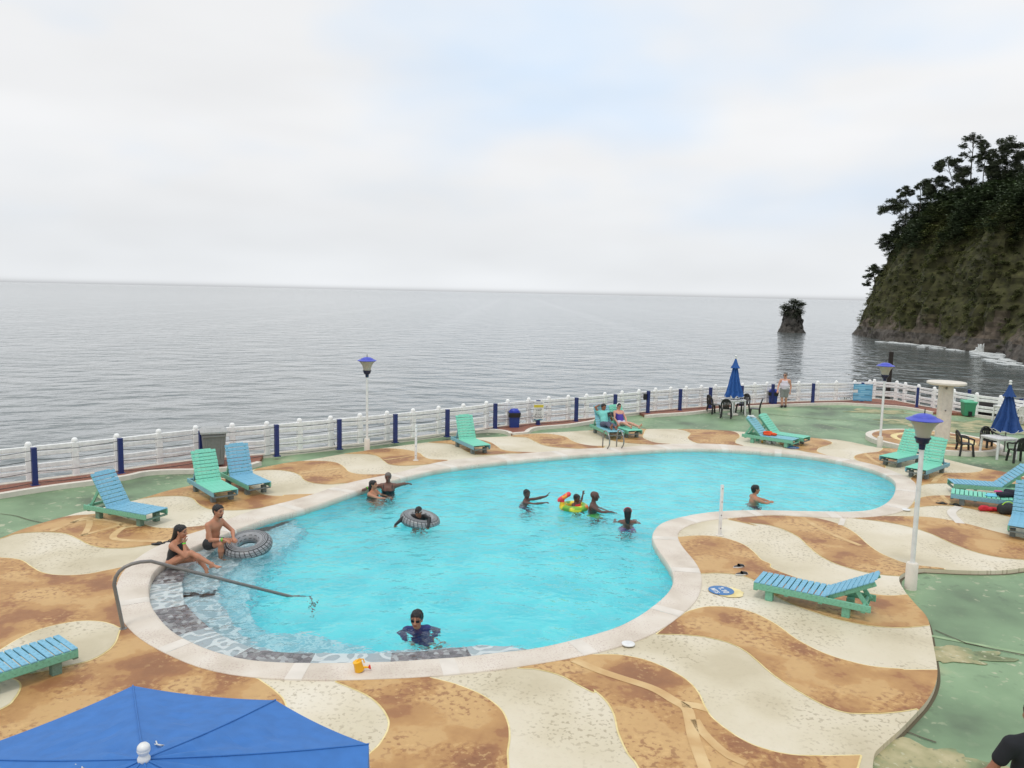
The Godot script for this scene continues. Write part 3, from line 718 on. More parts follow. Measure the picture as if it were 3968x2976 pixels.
func band(d: Node, poly: PackedVector2Array, ring: PackedVector2Array, called: String, m: Material, lift: float) -> void:
	var line := MB.new()
	var top := MB.new()
	if Geometry2D.is_polygon_clockwise(poly): poly.reverse()
	for wide in Geometry2D.offset_polygon(poly, 0.022):
		for p in Geometry2D.intersect_polygons(wide, deck):
			for q in Geometry2D.clip_polygons(p, ring):
				if not Geometry2D.is_polygon_clockwise(q): line.sheet(q, 0.004 + lift)
	for p in Geometry2D.intersect_polygons(poly, deck):
		for q in Geometry2D.clip_polygons(p, ring):
			if not Geometry2D.is_polygon_clockwise(q): top.sheet(q, 0.008 + lift)
	if top.v.is_empty(): return
	var o := obj(called, top, m, d)
	obj("line", line, M.line, o)

func coping() -> void:
	var o := Node3D.new()
	o.name = "pool_coping"
	add_child(o)
	o.set_meta("kind", "structure")
	var inn := pool.duplicate()
	var n := inn.size()
	var out := PackedVector2Array()
	for p in inn: out.append(nearest(p, coping_line, true))
	for r in 3:        # even the outer line out where it was found on a tight bend
		var s := out.duplicate()
		for i in n: out[i] = (s[(i - 1 + n) % n] + s[i] * 2.0 + s[(i + 1) % n]) * 0.25
	var prof := [[0.0, -0.01], [0.012, 0.016], [0.05, 0.024], [0.90, 0.026], [0.965, 0.014], [0.99, -0.018], [1.0, -0.06], [0.985, -0.19]]
	var at := 0
	var odd := false
	while at < n:
		var cnt := 1 if odd else 8
		if at + cnt > n - 2: cnt = n - at
		var mb := MB.new()
		for k in prof.size() - 1:
			var a := PackedVector3Array()
			var b := PackedVector3Array()
			for i in range(at, at + cnt + 1):
				var lift := 0.002 if odd else 0.0
				var pi := inn[i % n]; var po := out[i % n]
				var q := po.lerp(pi, prof[k][0]); var r := po.lerp(pi, prof[k + 1][0])
				a.append(V(q.x, prof[k][1] + lift, q.y)); b.append(V(r.x, prof[k + 1][1] + lift, r.y))
			mb.strip(b, a) if Geometry2D.is_polygon_clockwise(pool) == false else mb.strip(a, b)
		obj("joint" if odd else "coping_stone", mb, M.pale_joint if odd else M.coping, o)
		at += cnt
		odd = not odd

func basin() -> void:
	var wall := Geometry2D.offset_polygon(pool, 0.06)[0]
	var mb := MB.new()
	mb.sheet(wall, -1.25)
	struct("pool_floor", mb, M.pool)
	mb = MB.new()
	for i in wall.size():
		var a := wall[i]; var b := wall[(i + 1) % wall.size()]
		if Geometry2D.is_polygon_clockwise(wall): mb.quad(V(b.x, -1.25, b.y), V(a.x, -1.25, a.y), V(a.x, -0.17, a.y), V(b.x, -0.17, b.y))
		else: mb.quad(V(a.x, -1.25, a.y), V(b.x, -1.25, b.y), V(b.x, -0.17, b.y), V(a.x, -0.17, a.y))
	struct("pool_wall", mb, M.pool)
	# three steps along the western end, faced with stone and mosaic panels in turn
	var steps := Node3D.new()
	steps.name = "pool_steps"
	add_child(steps)
	steps.set_meta("kind", "structure")
	var s1 := resample(spline(flat(STEP_ONE), false, 5), 0.16, false)
	var s2 := resample(spline(flat(STEP_TWO), false, 5), 0.16, false)
	var s3 := resample(spline(flat(STEP_THREE), false, 5), 0.16, false)
	tread(steps, s1, wall, true, -0.135, -0.40, 7)
	tread(steps, s2, s1, false, -0.40, -0.66, 8)
	tread(steps, s3, s2, false, -0.66, -1.25, 9)
	mb = MB.new()
	mb.sheet(Geometry2D.offset_polygon(pool, 0.04)[0], -0.10)
	struct("pool_water", mb, M.water)

func tread(steps: Node, edge: PackedVector2Array, back: PackedVector2Array, closed: bool, y: float, low: float, each: int) -> void:
	var at := 0
	var k := 0
	while at < edge.size() - 1:
		var to := mini(at + each, edge.size() - 1)
		if edge.size() - 1 - to < 3: to = edge.size() - 1
		var a := PackedVector3Array(); var b := PackedVector3Array(); var c := PackedVector3Array()
		for i in range(at, to + 1):
			var q := nearest(edge[i], back, closed)
			q += (q - edge[i]).normalized() * 0.03
			a.append(V(q.x, y, q.y)); b.append(V(edge[i].x, y, edge[i].y)); c.append(V(edge[i].x, low, edge[i].y))
		var mb := MB.new()
		mb.strip(b, a); mb.strip(c, b)
		if mb.n[0].y < 0:
			mb = MB.new()
			mb.strip(a, b); mb.strip(b, c)
		var stone := (k % 2 == 0 if y > -0.2 else false)
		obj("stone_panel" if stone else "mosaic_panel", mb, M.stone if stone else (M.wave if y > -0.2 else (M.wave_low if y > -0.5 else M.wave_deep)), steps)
		at = to
		k += 1

func mosaics(fence: PackedVector2Array) -> void:
	for e in [[MOSAIC_WEST, 0, 7], [MOSAIC_MID, 13, 20], [MOSAIC_FAR, 23, 45]]:
		var inner := spline(flat(e[0]), false, 4)
		var poly := inner.duplicate()
		for i in range(e[2], e[1] - 1, -1): poly.append(fence[i] + (fence[i] - Vector2(5, -12)).normalized() * 0.2)
		var mb := MB.new()
		mb.prism(poly, -0.2, 0.03)
		var o := struct("mosaic_strip", mb, M.mosaic)
		mb = MB.new()
		for q in Geometry2D.offset_polygon(ribbon(resample(inner, 0.2, false), 0.16), 0.005): mb.prism(q, -0.2, 0.045)
		obj("kerb", mb, M.white_concrete, o)
	# the white kerb that carries the fence
	for span in [[0, 46], [46, 57]]:
		var l := PackedVector2Array()
		for i in range(span[0], mini(span[1], fence.size() - 1) + 1): l.append(fence[i])
		var mb := MB.new()
		for q in Geometry2D.offset_polygon(ribbon(resample(l, 0.4, false), 0.2), 0.003): mb.prism(q, -0.4, 0.05)
		struct("fence_kerb", mb, M.white_concrete)

func bank(fence: PackedVector2Array) -> void:
	var f := noise(FastNoiseLite.TYPE_SIMPLEX, 0.55, 5, 301)
	var line := resample(fence.slice(9, 49), 0.5, false)
	var mb := MB.new()
	var rows := []
	var prof := [[0.1, -0.22], [0.7, -0.4], [1.6, -0.7], [2.6, -1.0], [3.4, -1.8], [4.4, -3.2], [5.6, -4.8], [7.5, -7.0]]
	for i in line.size():
		var out := (line[i] - Vector2(5, -12)).normalized()
		var row := PackedVector3Array()
		for p in prof:
			var q: Vector2 = line[i] + out * (p[0] as float)
			var lump: float = f.get_noise_2d(q.x, q.y) * 0.5 * minf(p[0], 2.0)
			row.append(V(q.x + lump * 0.4, p[1] + lump, q.y))
		rows.append(row)
	for i in rows.size() - 1: 
		for k in prof.size() - 1:
			mb.quad(rows[i][k], rows[i + 1][k], rows[i + 1][k + 1], rows[i][k + 1])
	if mb.n[0].y < 0:
		mb = MB.new()
		for i in rows.size() - 1:
			for k in prof.size() - 1: mb.quad(rows[i + 1][k], rows[i][k], rows[i][k + 1], rows[i + 1][k + 1])
	struct("rocky_bank_terrain", mb, M.bank)

# ------------------------------------------------------------------ fences
func white_fence() -> void:
	var f := flat(FENCE)
	var post := MB.new()
	post.box(V(0, 0.475, 0), V(0.165, 0.95, 0.165), 0.012)
	post.lathe([[0.082, 0.94], [0.084, 0.98], [0.075, 1.03], [0.045, 1.065], [0.0, 1.075]], 12)
	var pm := post.done()
	for span in [[0, 44, "white concrete post-and-rail fence running along the sea edge from the grey bin to the corner"], [44, 54, "white concrete rail fence past the corner, behind the shower pillar and dark cove water"]]:
		var o := thing("rail_fence", span[2], "fence", V(f[span[0]].x, 0, f[span[0]].y))
		for i in range(span[0], mini(span[1], f.size() - 1) + 1):
			if span[0] > 0 and i == span[0]: continue
			var at := V(f[i].x, 0.0, f[i].y) - o.position
			var p := put_mesh("post", pm, M.white_paint, o)
			p.position = at
			var nx := f[mini(i + 1, f.size() - 1)] - f[maxi(i - 1, 0)]
			p.rotation.y = -atan2(nx.y, nx.x)
		for i in range(span[0], mini(span[1], f.size() - 1)):
			var a := V(f[i].x, 0, f[i].y) - o.position
			var b := V(f[i + 1].x, 0, f[i + 1].y) - o.position
			var l := a.distance_to(b)
			for y in [0.885, 0.73, 0.41, 0.255]:
				var mb := MB.new()
				mb.box(V(0, 0, 0), V(l - 0.13, 0.118, 0.075), 0.012)
				var r := obj("rail", mb, M.white_paint, o)
				r.position = (a + b) * 0.5 + V(0, y, 0)
				r.rotation.y = -atan2(b.z - a.z, b.x - a.x)
func cable_fence() -> void:
	var f := flat(CABLE)
	var o := thing("cable_fence", "row of navy blue square posts strung with thin grey cables before the white fence", "fence", V(f[1].x, 0, f[1].y))
	var post := MB.new()
	post.box(V(0, 0.47, 0), V(0.125, 0.98, 0.125), 0.008)
	post.box(V(0, 0.965, 0), V(0.135, 0.02, 0.135), 0.006)
	post.box(V(0, -0.005, 0), V(0.2, 0.03, 0.2), 0.006)
	var pm := post.done()
	pass
	for i in f.size():
		var p := put_mesh("post", pm, M.navy, o)
		p.position = V(f[i].x, 0.03, f[i].y) - o.position
		var nx := f[mini(i + 1, f.size() - 1)] - f[maxi(i - 1, 0)]
		p.rotation.y = -atan2(nx.y, nx.x)
		if i + 1 == f.size(): continue
		var a := V(f[i].x, 0, f[i].y) - o.position
		var b := V(f[i + 1].x, 0, f[i + 1].y) - o.position
		for y in [0.93, 0.68, 0.38, 0.09]:
			var mb := MB.new()
			var path := []
			for k in 7: path.append(a.lerp(b, k / 6.0) + V(0, y - 0.05 * sin(PI * k / 6.0), 0))
			mb.tube(path, 0.008, 6)
			obj("cable", mb, M.cable, o)

# ------------------------------------------------------------------ loungers
func lounger(label: String, x: float, z: float, heading: float, angle: float, slat: Material, frame: Material, leg: Material, back_slats := 8) -> Node3D:
	var o := thing("sun_lounger", label, "sun lounger", V(x, 0.0, z), deg_to_rad(heading), "painted slatted loungers round the pool")
	var L := 1.88
	var W := 0.62
	var hinge := 1.16
	for s in [-1.0, 1.0]:
		var mb := MB.new()
		mb.box(V(L / 2, 0.235, s * (W / 2 - 0.018)), V(L, 0.115, 0.036), 0.01)
		obj("side_rail", mb, frame, o)
		for lx in [0.26, 1.5]:
			mb = MB.new()
			mb.box(V(lx, 0.095, s * (W / 2 - 0.095)), V(0.125, 0.19, 0.11), 0.008)
			obj("leg", mb, leg, o)
	for cx in [0.03, 0.55, 1.1, L - 0.12]:
		var mb := MB.new()
		mb.box(V(cx, 0.165, 0), V(0.07, 0.028, W - 0.04), 0.004)
		obj("cross_bar", mb, leg, o)
	var sm := MB.new()
	sm.box(V(0, 0, 0), V(0.082, 0.022, W), 0.005)
	var slat_mesh := sm.done()
	var rng := RandomNumberGenerator.new()
	rng.seed = int(absf(x * 131 + z * 17))
	for k in 12:
		var s := put_mesh("seat_slat", slat_mesh, slat, o)
		s.position = V(0.046 + k * (hinge - 0.06) / 11.0, 0.304 + rng.randf_range(-0.002, 0.002), rng.randf_range(-0.003, 0.003))
		s.rotation.y = rng.randf_range(-0.008, 0.008)
	var a := deg_to_rad(angle)
	var back := Transform3D(Basis(V(0, 0, 1), a), V(hinge + 0.01, 0.285, 0))
	var step := 0.094
	for k in back_slats:
		var s := put_mesh("back_slat", slat_mesh, slat, o)
		s.transform = back * Transform3D(Basis(), V(0.055 + k * step, 0.024, rng.randf_range(-0.003, 0.003)))
	var crest := MB.new()      # the stepped board at the head
	crest.T = back
	var e := 0.055 + back_slats * step
	crest.box(V(e, 0.024, 0), V(0.075, 0.022, W), 0.004)
	crest.box(V(e + 0.05, 0.024, 0), V(0.035, 0.0215, W * 0.62), 0.004)
	obj("crest_board", crest, slat, o)
	for s in [-1.0, 1.0]:
		var mb := MB.new()
		mb.T = back
		mb.box(V(0.03 + e / 2, -0.032, s * (W / 2 - 0.075)), V(e, 0.075, 0.032), 0.006)
		obj("back_rail", mb, frame, o)
		mb = MB.new()
		var top := back * V(0.50, -0.05, s * (W / 2 - 0.115))
		var foot := V(minf(top.x + maxf(0.2, 0.52 - angle * 0.004), L - 0.07), 0.245, s * (W / 2 - 0.115))
		mb.bar(foot, top, 0.032, 0.07)
		obj("prop_strut", mb, frame, o)
	var mb := MB.new()
	mb.box(V(L - 0.11, 0.27, 0), V(0.045, 0.06, W - 0.08), 0.006)
	obj("prop_bar", mb, frame, o)
	return o

func loungers() -> void:
	lounger("blue slatted lounger with green frame standing alone behind the seated couple at the steps", -7.67, -16.74, 157, 57, M.slat_blue, M.frame_green, M.leg_wood)
	lounger("green slatted lounger with blue frame in front of the grey wheeled bin", -6.85, -18.61, 130, 62, M.slat_green, M.frame_blue, M.leg_grey)
	lounger("blue slatted lounger with green frame next to the green lounger by the grey bin", -6.28, -19.39, 131, 68, M.slat_blue, M.frame_green, M.leg_grey)
	lounger("green slatted lounger with blue frame in front of the small round green niche", -0.92, -24.97, 117, 66, M.slat_green, M.frame_blue, M.leg_grey)
	lounger("green framed lounger under the man in the turquoise T-shirt", 3.80, -28.04, 106, 62, M.slat_sky, M.frame_green, M.leg_grey)
	lounger("green lounger under the woman in the purple top", 4.53, -28.40, 112, 58, M.slat_green, M.frame_green, M.leg_grey)
	lounger("blue slatted lounger with green frame carrying a bright orange cloth", 10.00, -27.30, 139, 46, M.slat_sky, M.frame_green, M.frame_green)
	lounger("green slatted lounger close behind the lounger with the orange cloth", 10.55, -27.76, 137, 48, M.slat_green, M.frame_green, M.leg_grey)
	lounger("green slatted lounger with blue frame, farther of the pair by the round shower basin", 11.90, -24.45, 38, 60, M.slat_green, M.frame_blue, M.leg_grey)
	lounger("green slatted lounger with blue frame directly behind the large lamp post near the basin", 11.94, -22.83, 43, 64, M.slat_green, M.frame_blue, M.leg_grey)
	lounger("blue slatted lounger with green frame and half raised back above the clothes-strewn lounger", 12.13, -21.32, -14, 42, M.slat_blue, M.frame_green, M.leg_wood)
	lounger("green slatted lounger with blue frame lying flat with dark clothes on it", 11.53, -20.20, -30, 4, M.slat_green, M.frame_blue, M.leg_grey)
	lounger("blue slatted lounger with upright back cut off by the photo's edge", 11.33, -16.92, 54, 64, M.slat_blue, M.frame_green, M.leg_grey)
	lounger("large blue slatted lounger with green frame standing alone on the stripes beside the depth mark", 4.43, -13.50, -32, 29, M.slat_blue, M.frame_green, M.frame_green, 8)
	lounger("blue slatted lounger with only its foot end showing, on the cream oval above the parasol", -6.02, -10.37, -129, 30, M.slat_blue, M.frame_green, M.leg_wood)

# ------------------------------------------------------------------ lamps, poles, rails
func lamp(label: String, x: float, z: float, h: float, y0: float, base_h: float, fat: float) -> void:
	var o := thing("street_lamp", label, "lamp post", V(x, y0, z), 0, "white lamp posts with blue caps")
	h -= y0
	var mb := MB.new()
	mb.lathe([[fat, 0.0], [fat, base_h - 0.02], [fat - 0.015, base_h], [0.0, base_h]], 18)
	obj("base", mb, M.white_concrete, o)
	mb = MB.new()
	mb.lathe([[0.042, base_h - 0.01], [0.042, h - 0.66], [0.0, h - 0.66]], 14)
	obj("pole", mb, M.white_plastic, o)
	mb = MB.new()
	var y := h - 0.70
	mb.lathe([[0.05, y], [0.06, y + 0.10], [0.105, y + 0.12], [0.125, y + 0.20], [0.14, y + 0.205], [0.14, y + 0.225], [0.0, y + 0.225]], 18)
	obj("collar", mb, M.lamp_dark, o)
	mb = MB.new()
	var prof := []
	for k in 9:
		var t := k / 8.0
		prof.append([0.118 + 0.05 * t + 0.11 * t * t * t, y + 0.225 + 0.31 * t])
	mb.lathe(prof, 24)
	var inner := []
	for p in prof: inner.push_front([p[0] - 0.006, p[1]])
	mb.lathe(inner, 24)
	var sh := obj("lamp_shade", mb, M.shade, o)
	mb = MB.new()
	mb.lathe([[0.0, y + 0.225], [0.03, y + 0.23], [0.045, y + 0.30], [0.05, y + 0.37], [0.03, y + 0.43], [0.0, y + 0.44]], 10)
	obj("bulb", mb, M.white_plastic, sh)
	mb = MB.new()
	mb.lathe([[0.0, y + 0.525], [0.295, y + 0.53], [0.31, y + 0.545], [0.25, y + 0.575], [0.20, y + 0.592], [0.195, y + 0.605], [0.11, y + 0.645], [0.03, y + 0.66], [0.0, y + 0.66]], 28)
	obj("cap", mb, M.lamp_blue, o)
	mb = MB.new()
	mb.lathe([[0.012, y + 0.655], [0.009, y + 0.74], [0.0, y + 0.75]], 6)
	obj("finial", mb, M.dark, o)

func rails() -> void:
	lamp("tall white lamp post with blue cap standing alone by the sea fence", -4.69, -25.38, 3.08, -0.08, 0.45, 0.095)
	lamp("large white lamp post on a thick round base at the kerb beside the lone lounger", 7.44, -14.08, 3.24, -0.08, 0.5, 0.105)
	lamp("slim white lamp post standing on the shower basin's rim near the fence corner", 13.29, -28.04, 3.05, -0.08, 0.42, 0.095)
	# handrail down the steps
	var o := thing("handrail", "curved grey steel handrail leading down the stone pool steps", "handrail", V(-5.82, 0, -11.47))
	var mb := MB.new()
	var a := V(0, 0, 0); var e := V(2.12, -0.14, -1.72)
	var dir := V(2.12, 0, -1.72).normalized()
	var path := [a, V(-0.06, 0.5, 0.0) - dir * 0.02, V(-0.07, 0.70, 0) - dir * 0.04]
	for k in 7:
		var t := k / 6.0
		path.append((V(-0.07, 0.72, 0) - dir * 0.04).bezier_interpolate(V(-0.05, 0.94, 0) - dir * 0.04, V(0, 1.04, 0) + dir * 0.10, V(0, 0.98, 0) + dir * 0.42, t))
	for k in range(1, 9): path.append((V(0, 0.98, 0) + dir * 0.42).lerp(e, k / 8.0))
	path.append(e + dir * 0.3 + V(0, -0.16, 0)); path.append(e + dir * 0.36 + V(0, -0.45, 0)); path.append(e + dir * 0.36 + V(0, -1.1, 0))
	mb.tube(path, 0.027, 12)
	obj("tube", mb, M.rail, o)
	mb = MB.new()
	mb.lathe([[0.06, 0.0], [0.058, 0.012], [0.03, 0.02], [0.0, 0.02]], 14)
	obj("foot_plate", mb, M.rail, o)
	# ladder: two bent rails and treads below the water
	o = thing("pool_ladder", "pair of bent chrome ladder rails on the far coping in front of the couple's loungers", "pool ladder", V(3.40, 0, -26.72), 0)
	for s in [[-0.25, 0.07], [0.25, -0.10]]:
		mb = MB.new()
		var side := V(s[0], 0, s[1])
		var fw := V(0.30, 0, 0.90).normalized()
		var p := [side, side + V(0, 0.42, 0) + fw * 0.02]
		for k in 9:
			p.append((side + V(0, 0.46, 0) + fw * 0.03).bezier_interpolate(side + V(0, 0.68, 0) + fw * 0.08, side + V(0, 0.66, 0) + fw * 0.40, side + V(0, 0.40, 0) + fw * 0.52, k / 8.0))
		for k in range(1, 9):
			p.append((side + V(0, 0.40, 0) + fw * 0.52).bezier_interpolate(side + V(0, 0.05, 0) + fw * 0.62, side + V(0, 0.14, 0) + fw * 0.36, side + V(0, -0.05, 0) + fw * 0.38, k / 8.0))
		p.append(side + V(0, -1.0, 0) + fw * 0.40)
		mb.tube(p, 0.022, 10)
		obj("rail", mb, M.steel, o)
	for y in [-0.35, -0.65]:
		mb = MB.new()
		var c := V(0.30, 0, 0.90).normalized() * 0.39
		mb.bar(V(-0.25, y, 0.07) + c, V(0.25, y, -0.10) + c, 0.08, 0.03)
		obj("tread", mb, M.steel, o)
	for p in [["short white drilled pole standing on an ochre wave beyond the pool near the fence lamp", -2.91, -23.87, 1.12], ["short white drilled pole standing on the coping point between pool and stripes", 4.63, -16.85, 1.14]]:
		o = thing("net_pole", p[0], "pole", V(p[1], 0, p[2]), 0, "short white poles")
		mb = MB.new()
		mb.lathe([[0.038, 0.0], [0.038, p[3] - 0.02], [0.03, p[3]], [0.0, p[3]]], 12)
		obj("pole", mb, M.white_plastic, o)
		mb = MB.new()
		mb.lathe([[0.09, 0.0], [0.09, 0.018], [0.04, 0.03]], 12)
		obj("foot", mb, M.white_concrete, o)
		for k in 4:
			mb = MB.new()
			mb.ball(V(0.004, p[3] * (0.15 + 0.26 * k), 0.037), V(0.012, 0.012, 0.005), 8)
			obj("hole", mb, M.dark, o)
	# shower pillar and its raised round basin
	o = thing("shower_pillar", "cream square shower pillar topped with a round white slab", "shower", V(15.97, 0.02, -28.88), deg_to_rad(-10))
	mb = MB.new()
	mb.box(V(0, 1.06, 0), V(0.44, 2.16, 0.34), 0.05)
	obj("pillar", mb, M.white_concrete, o)
	mb = MB.new()
	mb.lathe([[0.0, 2.14], [0.56, 2.15], [0.66, 2.19], [0.66, 2.25], [0.62, 2.275], [0.0, 2.285]], 36)
	obj("slab", mb, M.white_concrete, o)
	mb = MB.new()
	mb.ball(V(-0.02, 1.22, 0.18), V(0.03, 0.03, 0.03), 8)
	mb.ball(V(-0.05, 2.05, 0.19), V(0.04, 0.05, 0.04), 8)
	obj("tap", mb, M.rail, o)
	o = thing("shower_basin", "low round basin ringed in ochre and cream around the shower pillar", "basin", V(15.75, -0.08, -29.15))
	var outline := func(r: float) -> PackedVector2Array:
		var q := PackedVector2Array()
		for k in 48:
			var t := TAU * k / 48
			q.append(Vector2(cos(t) * 2.28, sin(t) * 2.35) * r + Vector2(0.0, 0.05 * sin(2 * t)))
		return q
	for r in [["rim", 1.0, 0.16, M.white_concrete], ["outer_ring", 0.90, 0.165, M.ochre], ["middle_ring", 0.62, 0.17, M.line], ["inner_ring", 0.52, 0.175, M.ochre], ["drain_floor", 0.40, 0.18, M.worn_ground]]:
		mb = MB.new()
		mb.prism(outline.call(r[1]), 0.0, r[2])
		obj(r[0], mb, r[3], o)

# ------------------------------------------------------------------ bins, signs, tables
func rounded(w: float, d: float, r: float) -> PackedVector2Array:
	var o := PackedVector2Array()
	for c in [[1, 1, 0], [-1, 1, 1], [-1, -1, 2], [1, -1, 3]]:
		for k in 5:
			var a: float = PI / 2 * (c[2] + k / 4.0)
			o.append(Vector2(c[0] * (w / 2 - r) + cos(a) * r, c[1] * (d / 2 - r) + sin(a) * r))
	return o
func tapered(mb: MB, p0: PackedVector2Array, y0: float, p1: PackedVector2Array, y1: float, top := true) -> void:
	var n := p0.size()
	for i in n:
		var j := (i + 1) % n
		mb.quad(V(p0[j].x, y0, p0[j].y), V(p0[i].x, y0, p0[i].y), V(p1[i].x, y1, p1[i].y), V(p1[j].x, y1, p1[j].y))
	if top: mb.sheet(p1, y1)
func bins() -> void:
	var o := thing("wheeled_bin", "large grey wheeled bin with pale lid against the white sea fence", "trash bin", V(-8.62, 0.03, -22.55), deg_to_rad(24))
	var mb := MB.new()
	tapered(mb, rounded(0.52, 0.56, 0.05), 0.06, rounded(0.66, 0.70, 0.06), 0.98)
	mb.box(V(0, 0.90, 0.355), V(0.62, 0.06, 0.05), 0.015)
	mb.box(V(-0.2, 0.55, 0.325), V(0.05, 0.7, 0.04), 0.012)
	mb.box(V(0.2, 0.55, 0.325), V(0.05, 0.7, 0.04), 0.012)
	obj("body", mb, M.bin_grey, o)
	mb = MB.new()
	tapered(mb, rounded(0.74, 0.78, 0.05), 0.98, rounded(0.74, 0.78, 0.05), 1.03, false)
	tapered(mb, rounded(0.74, 0.78, 0.05), 1.03, rounded(0.58, 0.62, 0.06), 1.10)
	mb.box(V(0, 1.105, 0.05), V(0.4, 0.02, 0.28), 0.008)
	obj("lid", mb, M.bin_lid, o)
	for s in [-1.0, 1.0]:
		mb = MB.new()
		mb.T = Transform3D(Basis(V(0, 0, 1), PI / 2), V(s * 0.26, 0.1, -0.26))
		mb.lathe([[0.0, -0.03], [0.1, -0.03], [0.1, 0.03], [0.0, 0.03]], 14)
		obj("wheel", mb, M.dark, o)
	for b in [["navy blue swing-lid bin lined with a black bag between two navy fence posts", 0.11, -30.2, 10.0], ["navy blue bin lined with a black bag beside the man in the white vest", 12.92, -38.75, -12.0]]:
		o = thing("litter_bin", b[0], "trash bin", V(b[1], 0.03, b[2]), deg_to_rad(b[3]), "blue litter bins along the fence")
		mb = MB.new()
		tapered(mb, rounded(0.36, 0.30, 0.03), 0.0, rounded(0.42, 0.36, 0.04), 0.56)
		obj("body", mb, M.bin_blue, o)
		mb = MB.new()
		var wob := noise(FastNoiseLite.TYPE_SIMPLEX, 3.0, 2, 5)
		var p0 := PackedVector2Array(); var p1 := PackedVector2Array(); var p2 := PackedVector2Array()
		for q in rounded(0.44, 0.38, 0.05):
			p0.append(q * (1.0 + 0.06 * wob.get_noise_2d(q.x * 3, q.y * 3)))
			p1.append(q * 1.05); p2.append(q * 1.03)
		tapered(mb, p0, 0.40, p1, 0.53, false)
		tapered(mb, p1, 0.53, p2, 0.575)
		mb.ball(V(0.23, 0.52, 0.02), V(0.035, 0.06, 0.05), 8)
		obj("bag_liner", mb, M.black_bag, o)
		mb = MB.new()
		var prof := []
		for k in 9:
			var a := PI / 2 * k / 8.0
			prof.append([cos(a), sin(a)])
		tapered(mb, rounded(0.42, 0.36, 0.05), 0.575, rounded(0.43, 0.37, 0.05), 0.61, false)
		mb.lathe(prof, 20, V(0, 0.61, 0), true, V(0.20, 0.12, 0.17))
		mb.sheet(rounded(0.43, 0.37, 0.05), 0.61)
		mb.box(V(0, 0.69, 0.10), V(0.26, 0.012, 0.11), 0.004, Basis(V(1, 0, 0), 0.7))
		obj("lid", mb, M.bin_blue_lid, o)
	o = thing("pedal_bin", "green pedal bin with lighter lid by the fence behind the shower pillar", "trash bin", V(21.30, -0.03, -36.5), deg_to_rad(-8))
	mb = MB.new()
	tapered(mb, rounded(0.46, 0.42, 0.04), 0.0, rounded(0.56, 0.50, 0.04), 0.62)
	obj("body", mb, M.bin_green, o)
	mb = MB.new()
	mb.box(V(0, 0.62, 0), V(0.60, 0.05, 0.54), 0.012)
	mb.box(V(0, 0.665, 0), V(0.58, 0.045, 0.5), 0.02, Basis(V(1, 0, 0), 0.08))
	obj("lid", mb, M.bin_green_lid, o)
	mb = MB.new()
	mb.box(V(0, 0.11, 0.235), V(0.16, 0.2, 0.03), 0.005)
	mb.bar(V(-0.08, 0.05, 0.28), V(0.08, 0.05, 0.28), 0.08, 0.02)
	obj("pedal", mb, M.dark, o)

func letters(text: String, size: float, m: Material, parent: Node, at: Transform3D, called := "lettering") -> void:
	var t := TextMesh.new()
	var f := SystemFont.new()
	f.font_names = PackedStringArray(["Droid Sans"])
	f.font_weight = 700
	t.font = f; t.text = text; t.font_size = 64; t.pixel_size = size / 46.0; t.depth = 0.004
	t.horizontal_alignment = HORIZONTAL_ALIGNMENT_CENTER; t.vertical_alignment = VERTICAL_ALIGNMENT_CENTER
	var o := put_mesh(called, t, m, parent)
	o.transform = at

